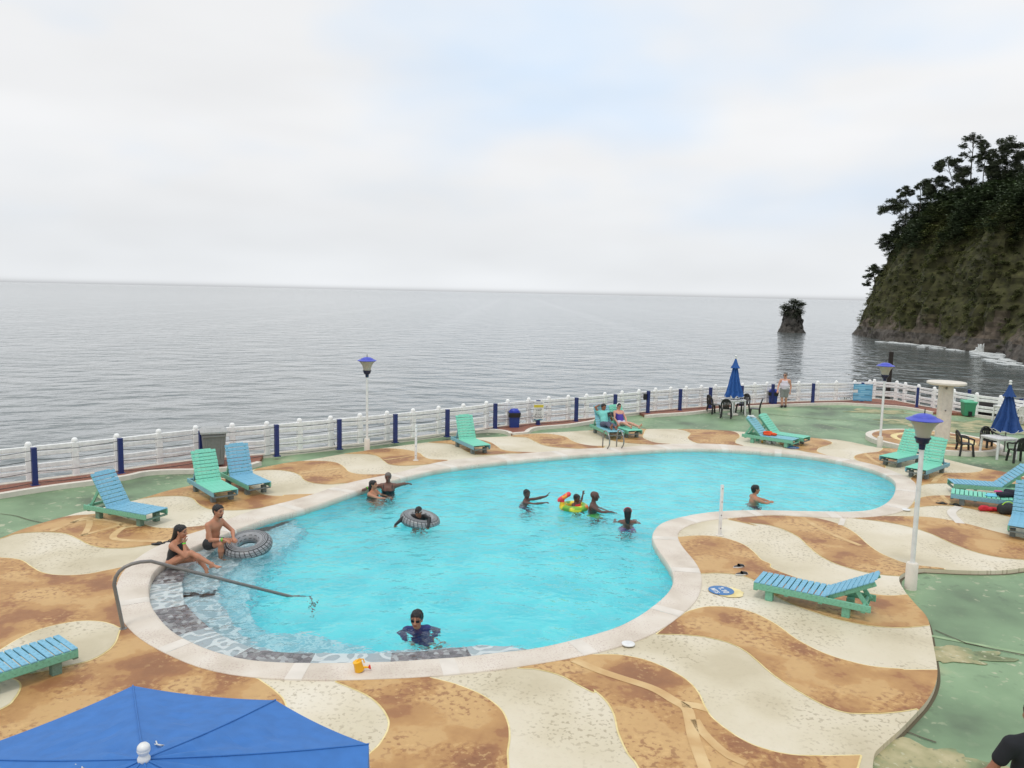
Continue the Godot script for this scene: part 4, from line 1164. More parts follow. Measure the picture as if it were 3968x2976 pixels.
func signs() -> void:
	var f := flat(CABLE)
	# white notice tied to a navy post
	var o := thing("notice_sign", "white notice with a yellow bar and a wave strip, tied to a navy fence post", "sign", V(f[9].x, 0, f[9].y), deg_to_rad(8))
	var mb := MB.new()
	mb.box(V(0, 0.60, 0.085), V(0.42, 0.74, 0.012), 0.003)
	obj("board", mb, M.white_plastic, o)
	mb = MB.new()
	mb.box(V(0, 0.78, 0.093), V(0.38, 0.105, 0.006), 0.002)
	obj("yellow_bar", mb, mat(rgb(206, 188, 64), 0.5), o)
	var ink := mat(rgb(52, 52, 52), 0.6)
	var violet := mat(rgb(104, 116, 158), 0.6)
	var rng := RandomNumberGenerator.new()
	rng.seed = 5
	for row in [[0.905, [0.12, 0.17], violet], [0.665, [0.05, 0.19], ink], [0.60, [0.04, 0.14], ink], [0.51, [0.04, 0.09, 0.05], ink], [0.445, [0.10, 0.11, 0.03], ink], [0.385, [0.08, 0.09, 0.07, 0.03], ink], [0.325, [0.31], ink]]:
		var total := 0.0
		for w in row[1]: total += w + 0.02
		var x := -total / 2 + 0.01
		for w in row[1]:       # each word a row of small upright strokes, too small to read
			mb = MB.new()
			var cnt := int(w / 0.018)
			for k in cnt:
				mb.box(V(x + (k + 0.5) * w / cnt, row[0] + rng.randf_range(-0.002, 0.002), 0.093), V(w / cnt * rng.randf_range(0.5, 0.8), 0.036 * rng.randf_range(0.8, 1.0), 0.005), 0.001)
			obj("lettering", mb, row[2], o)
			x += w + 0.02
	for k in 2:
		var p := PackedVector2Array()
		mb = MB.new()
		for i in 14:
			var x0 := -0.19 + 0.38 * i / 14.0
			var x1 := -0.19 + 0.38 * (i + 1) / 14.0
			var wv := func(x: float) -> float: return 0.262 - k * 0.018 + 0.012 * sin(x * 24.0 + k * 2.0)
			var y0: float = wv.call(x0); var y1: float = wv.call(x1)
			mb.quad(V(x0, 0.236 - k * 0.002, 0.0935 + k * 0.002), V(x1, 0.236 - k * 0.002, 0.0935 + k * 0.002), V(x1, y1, 0.0935 + k * 0.002), V(x0, y0, 0.0935 + k * 0.002))
		obj("wave_strip", mb, mat([rgb(60, 120, 150), rgb(70, 176, 180)][k], 0.6), o)
	# sky blue board by the corner
	o = thing("notice_board", "sky blue notice board with faded pale lines and a white tag near the fence corner", "sign", V(f[18].x, 0, f[18].y), deg_to_rad(-6))
	mb = MB.new()
	mb.box(V(0, 0.50, 0.085), V(0.94, 0.86, 0.014), 0.003)
	obj("board", mb, mat(rgb(104, 172, 208), 0.5, 0, null), o)
	var faded := mat(rgb(148, 202, 224), 0.6)
	for row in [[0.86, 0.80, 0.0], [0.74, 0.82, 0.0], [0.67, 0.5, -0.15], [0.54, 0.5, 0.14], [0.44, 0.74, -0.05], [0.36, 0.5, -0.18], [0.25, 0.36, -0.26], [0.17, 0.84, 0.0]]:
		mb = MB.new()
		mb.box(V(row[2], row[0], 0.0935), V(row[1], 0.042, 0.004), 0.001)
		obj("lettering", mb, faded, o)
	mb = MB.new()
	mb.box(V(-0.37, 0.56, 0.097), V(0.24, 0.15, 0.006), 0.002)
	obj("tag", mb, M.white_plastic, o)
	# the painted depth marks
	for s in [["round blue depth mark lettered 1.10 MTS on the cream beside the slippers", 3.80, -13.55, 0.225, -79.0], ["round blue depth mark in a tan ring under the orange-cloth lounger's foot", 9.87, -27.32, 0.26, 0.0]]:
		o = thing("depth_mark", s[0], "depth mark", V(s[1], 0.012, s[2]), 0, "painted depth marks")
		var ring := PackedVector2Array()
		var disc := PackedVector2Array()
		var r2 := noise(FastNoiseLite.TYPE_SIMPLEX, 1.6, 3, int(s[2]))
		for k in 40:
			var a := TAU * k / 40
			ring.append(Vector2(cos(a), sin(a)) * (s[3] * (1.0 if s[4] != 0.0 else 1.15) + (0.17 if s[4] != 0.0 else 0.0) * pow(maxf(0.0, cos(a - 0.45)), 1.5) + 0.02 * r2.get_noise_2d(cos(a) * 3, sin(a) * 3)))
			disc.append(Vector2(cos(a), sin(a)) * s[3])
		mb = MB.new(); mb.sheet(ring, 0.0)
		obj("tan_ring", mb, M.line if s[4] != 0.0 else M.ochre, o)
		mb = MB.new(); mb.sheet(disc, 0.005)
		obj("disc", mb, mat(rgb(66, 118, 172), 0.5, 0, null), o)
		var B := Basis(V(0, 1, 0), deg_to_rad(s[4])) * Basis(V(1, 0, 0), -PI / 2)
		var up := Basis(V(0, 1, 0), deg_to_rad(s[4])) * V(0, 0, -1)
		if s[4] != 0.0: letters("1.10", 0.105, M.white_plastic, o, Transform3D(B, V(0, 0.007, 0) + up * 0.045))
		letters("MTS", 0.085, M.white_plastic, o, Transform3D(B, V(0, 0.007, 0) - up * 0.115))
	for s in [["round white plastic cover set in the coping edge near the ochre stripes", 1.82, -11.28], ["round white plastic cover in the coping at the pool's eastern end", 9.91, -19.26]]:
		o = thing("skimmer_cover", s[0], "skimmer cover", V(s[1], 0.02, s[2]), 0, "round white skimmer covers")
		mb = MB.new()
		mb.lathe([[0.10, 0.0], [0.10, 0.012], [0.09, 0.016], [0.015, 0.014], [0.0, 0.010]], 28)
		obj("cover", mb, M.white_plastic, o)

func chair(label: String, x: float, z: float, turn: float, arms: bool, m: Material, group: String) -> Node3D:   # sits facing +z
	var o := thing("plastic_chair", label, "chair", V(x, -0.08, z), deg_to_rad(turn), group)
	var mb := MB.new()
	mb.prism(rounded(0.44, 0.42, 0.08), 0.405, 0.43)
	mb.box(V(0, 0.40, 0.19), V(0.40, 0.04, 0.02), 0.006)
	obj("seat", mb, m, o)
	for s in [[-1, 1], [1, 1], [-1, -1], [1, -1]]:
		mb = MB.new()
		mb.bar(V(s[0] * 0.225, 0.0, s[1] * 0.225), V(s[0] * 0.19, 0.41, s[1] * 0.175), 0.06, 0.06, V(0, 0, 1))
		obj("leg", mb, m, o)
	# backrest: bent outer hoop with slats
	mb = MB.new()
	var hoop := []
	for k in 15:
		var t := k / 14.0
		var a := PI * t
		hoop.append(V(cos(a) * 0.215, 0.42 + 0.14 + sin(a) * 0.30 - (0.0 if k > 0 and k < 14 else 0.14), -0.19 - 0.10 * sin(a)))
	mb.tube(hoop, 0.032, 8)
	obj("back_frame", mb, m, o)
	for k in 5:
		mb = MB.new()
		var u := (k - 2) * 0.062
		var top := 0.80 - u * u * 5.0
		mb.bar(V(u * 0.85, 0.43, -0.185), V(u, top, -0.275), 0.054 if k % 2 == 0 else 0.048, 0.012, V(0, 0, 1))
		obj("back_slat", mb, m, o)
	mb = MB.new()
	mb.bar(V(-0.17, 0.77, -0.268), V(0.17, 0.77, -0.268), 0.014, 0.11)
	obj("back_panel", mb, m, o)
	if arms:
		for s in [-1.0, 1.0]:
			mb = MB.new()
			mb.tube([V(s * 0.21, 0.70, -0.24), V(s * 0.25, 0.66, -0.12), V(s * 0.265, 0.64, 0.08), V(s * 0.255, 0.60, 0.19), V(s * 0.22, 0.42, 0.20)], 0.028, 8)
			obj("arm", mb, m, o)
	return o
func table(label: String, x: float, z: float, turn: float) -> void:
	var o := thing("plastic_table", label, "table", V(x, -0.08, z), deg_to_rad(turn), "square white plastic tables")
	var mb := MB.new()
	mb.prism(rounded(0.82, 0.82, 0.07), 0.69, 0.725, true)
	mb.box(V(0, 0.665, 0), V(0.78, 0.05, 0.78), 0.01)
	obj("tabletop", mb, M.white_plastic, o)
	for s in [[-1, 1], [1, 1], [-1, -1], [1, -1]]:
		mb = MB.new()
		mb.bar(V(s[0] * 0.38, 0, s[1] * 0.38), V(s[0] * 0.35, 0.68, s[1] * 0.35), 0.07, 0.07, V(0, 0, 1), 0.014)
		obj("leg", mb, M.white_plastic, o)
func closed_umbrella(label: String, x: float, z: float, top: float, low: float, wide: float, sd: int, cloth: Material) -> void:
	var o := thing("closed_parasol", label, "parasol", V(x, -0.08, z), 0, "folded blue parasols")
	var mb := MB.new()
	mb.lathe([[0.22, 0.0], [0.24, 0.03], [0.22, 0.08], [0.05, 0.11], [0.0, 0.11]], 20)
	obj("base", mb, M.white_concrete, o)
	mb = MB.new()
	mb.lathe([[0.022, 0.1], [0.022, top], [0.0, top]], 10)
	obj("pole", mb, M.rail, o)
	mb = MB.new()
	var nz := noise(FastNoiseLite.TYPE_SIMPLEX, 1.2, 3, sd)
	var rows := []
	var prof := []
	for k in 15:
		var t := k / 14.0
		prof.append([lerpf(wide, 0.085, pow(t, 0.8)), lerpf(low, top - 0.42, t)])
	for p in prof:
		var row := PackedVector3Array()
		for i in 65:
			var a := TAU * i / 64
			var fold := 0.21 * sin(a * 8 + nz.get_noise_2d(p[1] * 0.6, sd) * 2.0) + 0.10 * nz.get_noise_3d(cos(a) * 1.4, sin(a) * 1.4, p[1] * 0.8)
			var r: float = p[0] * (1.0 + fold * 1.25)
			var hem := 0.0
			if p == prof[0]: hem = 0.05 * sin(a * 8) + 0.07 * nz.get_noise_2d(cos(a) * 2.0, sin(a) * 2.0 + 5.0)
			row.append(V(cos(a) * r, p[1] + hem, -sin(a) * r))
		rows.append(row)
	for k in rows.size() - 1: mb.strip(rows[k], rows[k + 1])
	obj("canopy", mb, cloth, o)
	mb = MB.new()
	for q in [[top - 0.48, 0.20, top - 0.06, 0.03]]:
		var last := PackedVector3Array()
		for k in 6:
			var t := k / 5.0
			var row := PackedVector3Array()
			for i in 49:
				var a := TAU * i / 48
				var r: float = lerpf(q[1], q[3], pow(t, 0.75)) * (1.0 + 0.10 * sin(a * 8) * (1 - t))
				row.append(V(cos(a) * r, lerpf(q[0], q[2], t) + (0.02 * sin(a * 8) if k == 0 else 0.0), -sin(a) * r))
			if k: mb.strip(last, row)
			last = row
	obj("canopy_cap", mb, cloth, o)
	mb = MB.new()
	var hem := []
	for i in 65:
		var a := TAU * i / 64
		var fold := 0.21 * sin(a * 8 + nz.get_noise_2d(low * 0.6, sd) * 2.0) + 0.10 * nz.get_noise_3d(cos(a) * 1.4, sin(a) * 1.4, low * 0.8)
		hem.append(V(cos(a) * wide * (1.0 + fold * 1.25), low + 0.05 * sin(a * 8) + 0.07 * nz.get_noise_2d(cos(a) * 2.0, sin(a) * 2.0 + 5.0), -sin(a) * wide * (1.0 + fold * 1.25)))
	mb.tube(hem, 0.010, 5)
	obj("hem", mb, M.trim, o)
	mb = MB.new()
	mb.lathe([[0.035, top - 0.07], [0.05, top - 0.05], [0.05, top - 0.03], [0.03, top], [0.05, top + 0.03], [0.05, top + 0.06], [0.03, top + 0.085], [0.0, top + 0.09]], 14)
	obj("finial", mb, M.white_plastic, o)

func big_umbrella() -> void:
	var apex := V(-2.10, 2.45, -4.32)
	var o := thing("open_parasol", "open bright blue canvas parasol with a white turned finial, seen from above", "parasol", V(apex.x, 0, apex.z))
	var rr := [1.62, 1.32, 1.38, 1.38, 1.4, 1.4, 1.45, 1.55]
	var aa := [118.0, 73.0, 31.0, -14.0, -59.0, -104.0, -149.0, 163.0]
	var nz := noise(FastNoiseLite.TYPE_SIMPLEX, 1.1, 4, 77)
	var corner := []
	for k in 8: corner.append(V(cos(deg_to_rad(aa[k])) * rr[k], 2.14, -sin(deg_to_rad(aa[k])) * rr[k]))
	var top := V(0, 2.45, 0)
	for k in 8:
		var a: Vector3 = corner[k]
		var b: Vector3 = corner[(k + 1) % 8]
		var n := 14
		var rows := []
		for i in n + 1:
			var t := float(i) / n
			var row := PackedVector3Array()
			for j in 13:
				var s := j / 12.0
				var p := top.lerp(a.lerp(b, s), t)
				var mid := 4.0 * s * (1.0 - s)
				p.y -= 0.05 * mid * t * (1.0 - t * 0.5)           # cloth sags between the ribs
				p.y -= 0.03 * sin(PI * t) * 0.5
				p.y += 0.022 * nz.get_noise_2d(p.x * 2.2, p.z * 2.2) * t * (1 - t * t) * 3.0 * mid
				p.y += 0.022 * exp(-pow((t - 0.22) / 0.13, 2)) * sin(s * PI * 3.0 + k * 1.7) * mid   # creases gathered at the hub
				row.append(p)
			rows.append(row)
		var mb := MB.new()
		for i in n:
			mb.strip(rows[i + 1], rows[i])
		obj("canopy_panel", mb, M.canopy, o)
		mb = MB.new()           # hanging edge
		var low := PackedVector3Array()
		for p in rows[n]: low.append(p + V(0, -0.17, 0) + V(p.x, 0, p.z) * 0.004)
		mb.strip(low, rows[n])
		obj("valance", mb, M.canopy, o)
		mb = MB.new()
		var path := []
		for i in n + 1: path.append(rows[i][0] + V(0, 0.003, 0))
		mb.tube(path, 0.006, 5)
		obj("seam", mb, M.canopy, o)
		mb = MB.new()
		mb.bar(top + V(0, -0.12, 0), a + V(0, -0.05, 0), 0.02, 0.025)
		obj("rib", mb, M.white_plastic, o)
	for q in [[-0.42, -0.10, 0.5], [0.36, 0.12, -0.4], [-0.06, -0.30, 0.2]]:      # little white ties
		var mb := MB.new()
		var y := 2.40 - 0.2 * Vector2(q[0], q[1]).length()
		var c := V(q[0], y + 0.02, q[1])
		var d := V(cos(q[2]), 0, sin(q[2]))
		var e := V(-d.z, 0, d.x)
		mb.tube([c - d * 0.05 + e * 0.01, c, c + d * 0.04 + e * 0.025 + V(0, 0.015, 0), c + d * 0.05 + e * 0.0, c, c - d * 0.03 - e * 0.03], 0.005, 5)
		obj("tie", mb, M.trim, o)
	var mb := MB.new()
	mb.lathe([[0.025, 0.05], [0.025, 2.42], [0.0, 2.42]], 12)
	obj("pole", mb, M.white_plastic, o)
	mb = MB.new()
	mb.lathe([[0.3, -0.0], [0.3, 0.05], [0.05, 0.10], [0.0, 0.10]], 20)
	obj("base", mb, M.white_concrete, o)
	mb = MB.new()
	mb.lathe([[0.030, 2.435], [0.036, 2.445], [0.036, 2.46], [0.027, 2.475], [0.0265, 2.482], [0.034, 2.494], [0.037, 2.505], [0.0375, 2.511], [0.0362, 2.5125], [0.0375, 2.514], [0.034, 2.533], [0.023, 2.546], [0.0, 2.552]], 24)
	obj("finial", mb, M.white_plastic, o)

func furniture() -> void:
	table("square white plastic table under the closed blue parasol in front of the far fence", 9.99, -35.26, 25)
	closed_umbrella("closed blue parasol with pale hem over the far table of four black chairs", 9.99, -35.26, 2.62, 0.84, 0.36, 3, M.folded)
	var g := "black plastic chairs round the far table"
	chair("black chair at the far parasol table, farther one toward the pool side", 9.20, -35.62, 110, false, M.black_plastic, g)
	chair("black chair at the far parasol table, back turned, nearer one toward the pool side", 9.46, -34.42, 160, false, M.black_plastic, g)
	chair("black chair at the far parasol table, half hidden behind the tabletop by the fence", 10.66, -36.05, -50, false, M.black_plastic, g)
	chair("black chair at the far parasol table, nearest the blue lounger pair, seen from the side", 10.78, -34.60, -110, false, M.black_plastic, g)
	table("square white plastic table beside the shower basin with black armchairs round it", 16.75, -26.75, 12)
	closed_umbrella("closed dark blue parasol standing at the table beside the shower basin", 17.25, -27.2, 2.55, 0.88, 0.42, 9, M.navy_cloth)
	g = "black plastic armchairs round the table by the shower basin"
	chair("black armchair seen side-on between the shower basin and the white table", 15.75, -27.0, 80, true, M.black_plastic, g)
	chair("black armchair with its slotted back to the viewer at the white table by the basin", 16.95, -26.0, 175, true, M.black_plastic, g)
	chair("black armchair cut by the photo's edge at the white table by the basin", 17.85, -26.35, -100, true, M.black_plastic, g)
	chair("black armchair half hidden behind the dark blue parasol's lower folds", 17.05, -27.75, 0, true, M.black_plastic, g)
	table("white plastic table alone near the fence behind the dark blue parasol", 22.1, -34.9, 10)
	chair("white plastic chair tucked at the lone white table near the fence", 22.2, -34.2, 170, false, M.white_plastic, "")
	var o := thing("folded_cover", "black folded cloth left on the lone white table", "cloth", V(22.3, 0.645, -34.9))
	var mb := MB.new()
	var f := Field.new(V(-0.3, -0.02, -0.2), V(0.3, 0.2, 0.2), 0.02)
	f.cap(V(-0.15, 0.04, 0), V(0.12, 0.05, 0.05), 0.05, 0.04, 0.03); f.cap(V(0.0, 0.06, -0.05), V(0.15, 0.05, -0.02), 0.05, 0.05, 0.03)
	f.cut(V(0, 0.0, 0), V(0, -1, 0))
	f.mesh(mb)
	obj("cloth", mb, M.dark, o)
	o = thing("boulder", "dark rounded boulder at the fence between the green bin and the lone white table", "boulder", V(22.15, -0.1, -37.1))
	mb = MB.new()
	f = Field.new(V(-0.9, -0.3, -0.6), V(0.9, 0.9, 0.6), 0.05)
	f.cap(V(-0.4, 0.25, 0), V(0.45, 0.35, 0.05), 0.28, 0.30, 0.1); f.cap(V(0.1, 0.45, 0), V(0.3, 0.5, 0), 0.2, 0.16, 0.1); f.cap(V(-0.6, 0.1, 0.1), V(0.6, 0.05, 0), 0.2, 0.2, 0.1)
	f.mesh(mb)
	obj("stone", mb, mat(rgb(44, 44, 44), 0.8, 0, M.bank.albedo_texture, 1.2), o)
	big_umbrella()

func cloth_heap(called: String, label: String, category: String, at: Vector3, m: Material, caps: Array, turn := 0.0) -> void:
	var o := thing(called, label, category, at, turn)
	var f := Field.new(V(-0.4, -0.02, -0.3), V(0.4, 0.3, 0.3), 0.014)
	for c in caps: f.cap(V(c[0], c[1], c[2]), V(c[3], c[4], c[5]), c[6], c[7], 0.02)
	f.cut(V(0, 0.002, 0), V(0, -1, 0))
	var mb := MB.new()
	f.mesh(mb)
	obj("cloth", mb, m, o)

func sandal(called: String, label: String, at: Vector3, turn: float, sole: Material, strap: Material, slide: bool, group: String) -> void:
	var o := thing(called, label, "sandal", at, deg_to_rad(turn), group)
	var p := PackedVector2Array()
	for k in 24:
		var a := TAU * k / 24
		var w := 0.046 - 0.009 * cos(a) - 0.006 * cos(2 * a)
		p.append(Vector2(-cos(a) * 0.135, sin(a) * w))
	var mb := MB.new()
	mb.prism(p, 0.0, 0.022 if slide else 0.016)
	obj("sole", mb, sole, o)
	mb = MB.new()
	var q := PackedVector2Array()
	for v in p: q.append(v * 0.93)
	mb.prism(q, 0.016, 0.026 if slide else 0.019)
	obj("footbed", mb, strap, o)
	mb = MB.new()
	if slide:
		var rows := []
		for x in [0.0, 0.035, 0.07, 0.10]:
			var row := PackedVector3Array()
			for k in 9:
				var a := PI * k / 8.0
				row.append(V(x, 0.015 + sin(a) * (0.055 - x * 0.25), cos(a) * 0.05))
			rows.append(row)
		for k in 3: mb.strip(rows[k], rows[k + 1])
	else:
		mb.tube([V(0.09, 0.018, 0.0), V(0.05, 0.045, 0.02), V(-0.01, 0.04, 0.04), V(-0.04, 0.018, 0.046)], 0.007, 6)
		mb.tube([V(0.09, 0.018, 0.0), V(0.05, 0.045, -0.02), V(-0.01, 0.04, -0.04), V(-0.04, 0.018, -0.046)], 0.007, 6)
	obj("strap", mb, strap, o)

func small_things() -> void:
	sandal("slipper", "black slipper with white sole lying wholly on the ochre wave, farther of the pair", V(4.47, 0.01, -14.81), 24, M.white_plastic, M.shiny_black, true, "black slippers with white soles")
	sandal("slipper", "black slipper with white sole at the ochre wave's edge, the one nearer the depth mark", V(4.41, 0.01, -14.40), 18, M.white_plastic, M.shiny_black, true, "black slippers with white soles")
	sandal("flip_flop", "black flip-flop lying behind the seated woman, sole showing", V(-7.06, 0.012, -15.42), 8, M.dark, M.shiny_black, false, "black flip-flops behind the woman")
	sandal("flip_flop", "black flip-flop behind the seated woman, closest to her hair", V(-6.88, 0.012, -15.58), 28, M.dark, M.shiny_black, false, "black flip-flops behind the woman")
	sandal("flip_flop", "dark flip-flop on the ochre beside the flat lounger, strap toward the pool", V(11.18, 0.012, -19.98), -20, M.dark, M.shiny_black, false, "dark flip-flops by the flat lounger")
	sandal("flip_flop", "dark flip-flop on the ochre beside the flat lounger, close to its leg", V(11.46, 0.012, -19.86), -34, M.dark, M.shiny_black, false, "dark flip-flops by the flat lounger")
	# yellow toy watering can
	var o := thing("toy_watering_can", "yellow toy watering can with a red spout rose lying on the coping", "toy", V(-1.98, 0.03, -10.25), deg_to_rad(20))
	var mb := MB.new()
	mb.T = Transform3D(Basis(V(0, 0, 1), 0.25), V(-0.03, 0.075, 0))
	mb.lathe([[0.0, -0.07], [0.062, -0.07], [0.066, -0.06], [0.058, 0.05], [0.062, 0.055], [0.062, 0.07], [0.0, 0.072]], 20)
	obj("body", mb, M.yellow_toy, o)
	mb = MB.new()
	mb.tube([V(0.0, 0.04, 0.0), V(0.06, 0.05, 0.01), V(0.10, 0.045, 0.02)], 0.018, 10, 0.012)
	obj("spout", mb, M.yellow_toy, o)
	mb = MB.new()
	mb.T = Transform3D(Basis(V(0, 0, 1), -PI / 2 + 0.1), V(0.10, 0.045, 0.02))
	mb.lathe([[0.012, 0.0], [0.032, 0.022], [0.030, 0.03], [0.0, 0.032]], 14)
	obj("rose", mb, M.red_toy, o)
	mb = MB.new()
	mb.tube([V(-0.06, 0.14, 0), V(-0.02, 0.175, 0), V(0.04, 0.16, 0), V(0.05, 0.11, 0)], 0.009, 8)
	obj("handle", mb, M.yellow_toy, o)
	# things left on and under loungers
	var seat := Transform3D(Basis(V(0, 1, 0), deg_to_rad(139)), V(10.00, 0, -27.30))
	cloth_heap("orange_cloth", "bright orange cloth heaped on the seat of a blue and green lounger", "cloth", seat * V(1.0, 0.318, 0.02), M.orange_cloth, [[-0.2, 0.05, 0, 0.2, 0.04, 0.02, 0.06, 0.05], [-0.05, 0.1, 0.03, 0.15, 0.08, -0.05, 0.05, 0.05], [-0.22, 0.04, 0.1, 0.0, 0.05, 0.12, 0.04, 0.05], [0.1, 0.03, 0.12, 0.25, 0.03, 0.08, 0.04, 0.03], [-0.1, 0.04, -0.14, 0.1, 0.04, -0.16, 0.04, 0.04]], 2.4)
	cloth_heap("white_towel", "small white and navy cloth draped on the blue lounger's backrest top", "cloth", seat * V(1.67, 0.89, 0.02), M.trim, [[-0.1, 0.02, -0.12, 0.0, 0.03, 0.12, 0.04, 0.04], [-0.02, 0.03, 0.1, 0.1, -0.0, 0.14, 0.035, 0.03], [-0.12, 0.02, 0.0, 0.06, 0.04, -0.06, 0.035, 0.03]])
	for s in [[-0.16, "white trainer under the orange-cloth lounger, beside the can"], [0.0, "white trainer under the orange-cloth lounger, nearer its front leg"]]:
		o = thing("trainer", s[1], "shoe", V(9.44 + s[0], 0.01, -28.02), deg_to_rad(-78), "white trainers under the lounger")
		mb = MB.new()
		var f := Field.new(V(-0.2, -0.02, -0.1), V(0.2, 0.18, 0.1), 0.012)
		f.cap(V(-0.1, 0.05, 0), V(0.1, 0.04, 0), 0.045, 0.042, 0.02); f.cap(V(-0.1, 0.09, 0), V(-0.03, 0.08, 0), 0.04, 0.035, 0.03)
		f.cut(V(0, 0.0, 0), V(0, -1, 0))
		f.mesh(mb)
		obj("upper", mb, M.white_plastic, o)
		mb = MB.new()
		mb.box(V(0, 0.012, 0), V(0.27, 0.024, 0.085), 0.008)
		obj("sole", mb, M.trim, o)
	o = thing("drink_can", "small gold drink can under the orange-cloth lounger", "can", V(9.06, 0.01, -28.05))
	mb = MB.new()
	mb.lathe([[0.03, 0.0], [0.036, 0.01], [0.036, 0.13], [0.028, 0.145], [0.0, 0.143]], 16)
	obj("body", mb, mat(rgb(196, 150, 70), 0.3, 0.6), o)
	var l12 := Transform3D(Basis(V(0, 1, 0), deg_to_rad(-30)), V(11.53, 0, -20.20))
	cloth_heap("dark_clothes", "heap of dark navy clothes on the flat green lounger", "clothes", l12 * V(1.28, 0.33, 0.0), mat(rgb(34, 36, 50), 0.85), [[-0.2, 0.06, 0, 0.25, 0.08, 0.0, 0.07, 0.09], [-0.05, 0.14, -0.05, 0.15, 0.13, 0.05, 0.06, 0.06], [0.1, 0.06, 0.16, 0.3, 0.05, 0.12, 0.06, 0.05], [-0.2, 0.04, -0.14, 0.1, 0.06, -0.16, 0.05, 0.05]])
	cloth_heap("pink_cloth", "small pink cloth tucked against the dark clothes on the flat lounger", "cloth", l12 * V(1.03, 0.40, -0.08), mat(rgb(214, 86, 150), 0.8), [[-0.06, 0.02, 0, 0.08, 0.02, 0.02, 0.035, 0.03]])
	cloth_heap("cyan_towel", "light blue cloth spread at the edge of the dark clothes on the flat lounger", "cloth", l12 * V(0.86, 0.318, 0.10), mat(rgb(120, 200, 226), 0.85), [[-0.1, 0.01, 0, 0.12, 0.03, 0.02, 0.03, 0.04], [-0.08, 0.01, 0.08, 0.1, 0.015, 0.1, 0.03, 0.03], [0.0, 0.02, -0.08, 0.12, 0.02, -0.06, 0.03, 0.03]])
	cloth_heap("red_bag", "crumpled red bag on the ground under the flat lounger", "bag", V(12.05, 0.012, -19.36), mat(rgb(196, 34, 50), 0.6), [[-0.22, 0.06, 0, 0.2, 0.05, 0.03, 0.06, 0.05], [-0.2, 0.10, 0.02, -0.08, 0.09, 0.0, 0.05, 0.05], [0.0, 0.07, 0.06, 0.15, 0.05, -0.03, 0.05, 0.04]])
	o = thing("black_bag", "round black bag with a lime green strap beside the flat lounger", "bag", V(12.32, 0.012, -19.12))
	mb = MB.new()
	var f := Field.new(V(-0.3, -0.02, -0.25), V(0.3, 0.4, 0.25), 0.016)
	f.cap(V(-0.08, 0.13, 0), V(0.08, 0.13, 0), 0.14, 0.14, 0.04)
	f.cut(V(0, 0.0, 0), V(0, -1, 0))
	f.mesh(mb)
	obj("body", mb, mat(rgb(40, 42, 42), 0.7, 0, M.canopy.albedo_texture, 6.0), o)
	mb = MB.new()
	var arch := []
	for k in 11:
		var a := PI * k / 10.0
		arch.append(V(cos(a) * 0.17, 0.14 + sin(a) * 0.18, 0.05))
	mb.tube(arch, 0.012, 7)
	obj("strap", mb, mat(rgb(164, 214, 60), 0.6), o)
	# dark timber beyond the corner
	o = thing("timber_post", "dark weathered timber post rising beyond the fence behind the slim far lamp", "post", V(20.6, -4.0, -43.0))
	mb = MB.new()
	mb.box(V(0, 3.0, 0), V(0.2, 6.9, 0.2), 0.03, Basis(V(0, 0, 1), -0.01))
	obj("post", mb, M.dark_wood, o)
	var fpost := flat(CABLE)
	o = thing("hanging_box", "small black box fixed to a navy post beside the woman's lounger", "box", V(fpost[12].x - 0.14, 0.62, fpost[12].y))
	mb = MB.new()
	mb.box(V(0, 0.12, 0), V(0.16, 0.26, 0.12), 0.012)
	obj("box", mb, M.dark, o)
	# spiky plants outside the fence
	var fp := flat(FENCE)
	var spots := [[10, 0.9, "spiky green plant outside the fence near the tall sea lamp"], [9, 1.0, "spiky green plant outside the fence between the two navy posts left of the sea lamp"], [16, 1.1, "spiky green plant outside the fence close to the first blue bin"], [17, 1.2, "spiky green plant poking above the rail beside the first blue bin"], [36, 1.0, "low scrubby plant outside the fence behind the walking man"], [39, 1.0, "low scrubby plant outside the fence by the sky blue board"], [8, 0.8, "tiny spiky plant outside the fence beyond the twin loungers"]]
	var rng := RandomNumberGenerator.new()
	rng.seed = 71
	for s in spots:
		var p: Vector2 = fp[s[0]] + (fp[s[0]] - Vector2(5, -12)).normalized() * 0.7 + Vector2(0.5, 0)
		o = thing("spiky_plant", s[2], "plant", V(p.x, -0.55, p.y), 0, "plants outside the fence")
		for k in 16:
			mb = MB.new()
			mb.col = lin(rng.randf_range(50, 82), rng.randf_range(72, 96), rng.randf_range(44, 60))
			var a := rng.randf() * TAU
			var lean := rng.randf_range(0.15, 0.8)
			var l: float = s[1] * rng.randf_range(0.7, 1.1)
			var d := V(cos(a), 0, sin(a))
			var side := V(-d.z, 0, d.x) * 0.03
			var e := PackedVector3Array(); var g := PackedVector3Array()
			for i in 6:
				var t := i / 5.0
				var c := d * (lean * l * t * t + 0.03) + V(0, l * (t - 0.35 * lean * t * t), 0)
				e.append(c + side * (1 - t * 0.95)); g.append(c - side * (1 - t * 0.95))
			mb.strip(e, g)
			obj("leaf", mb, M.leaf, o)

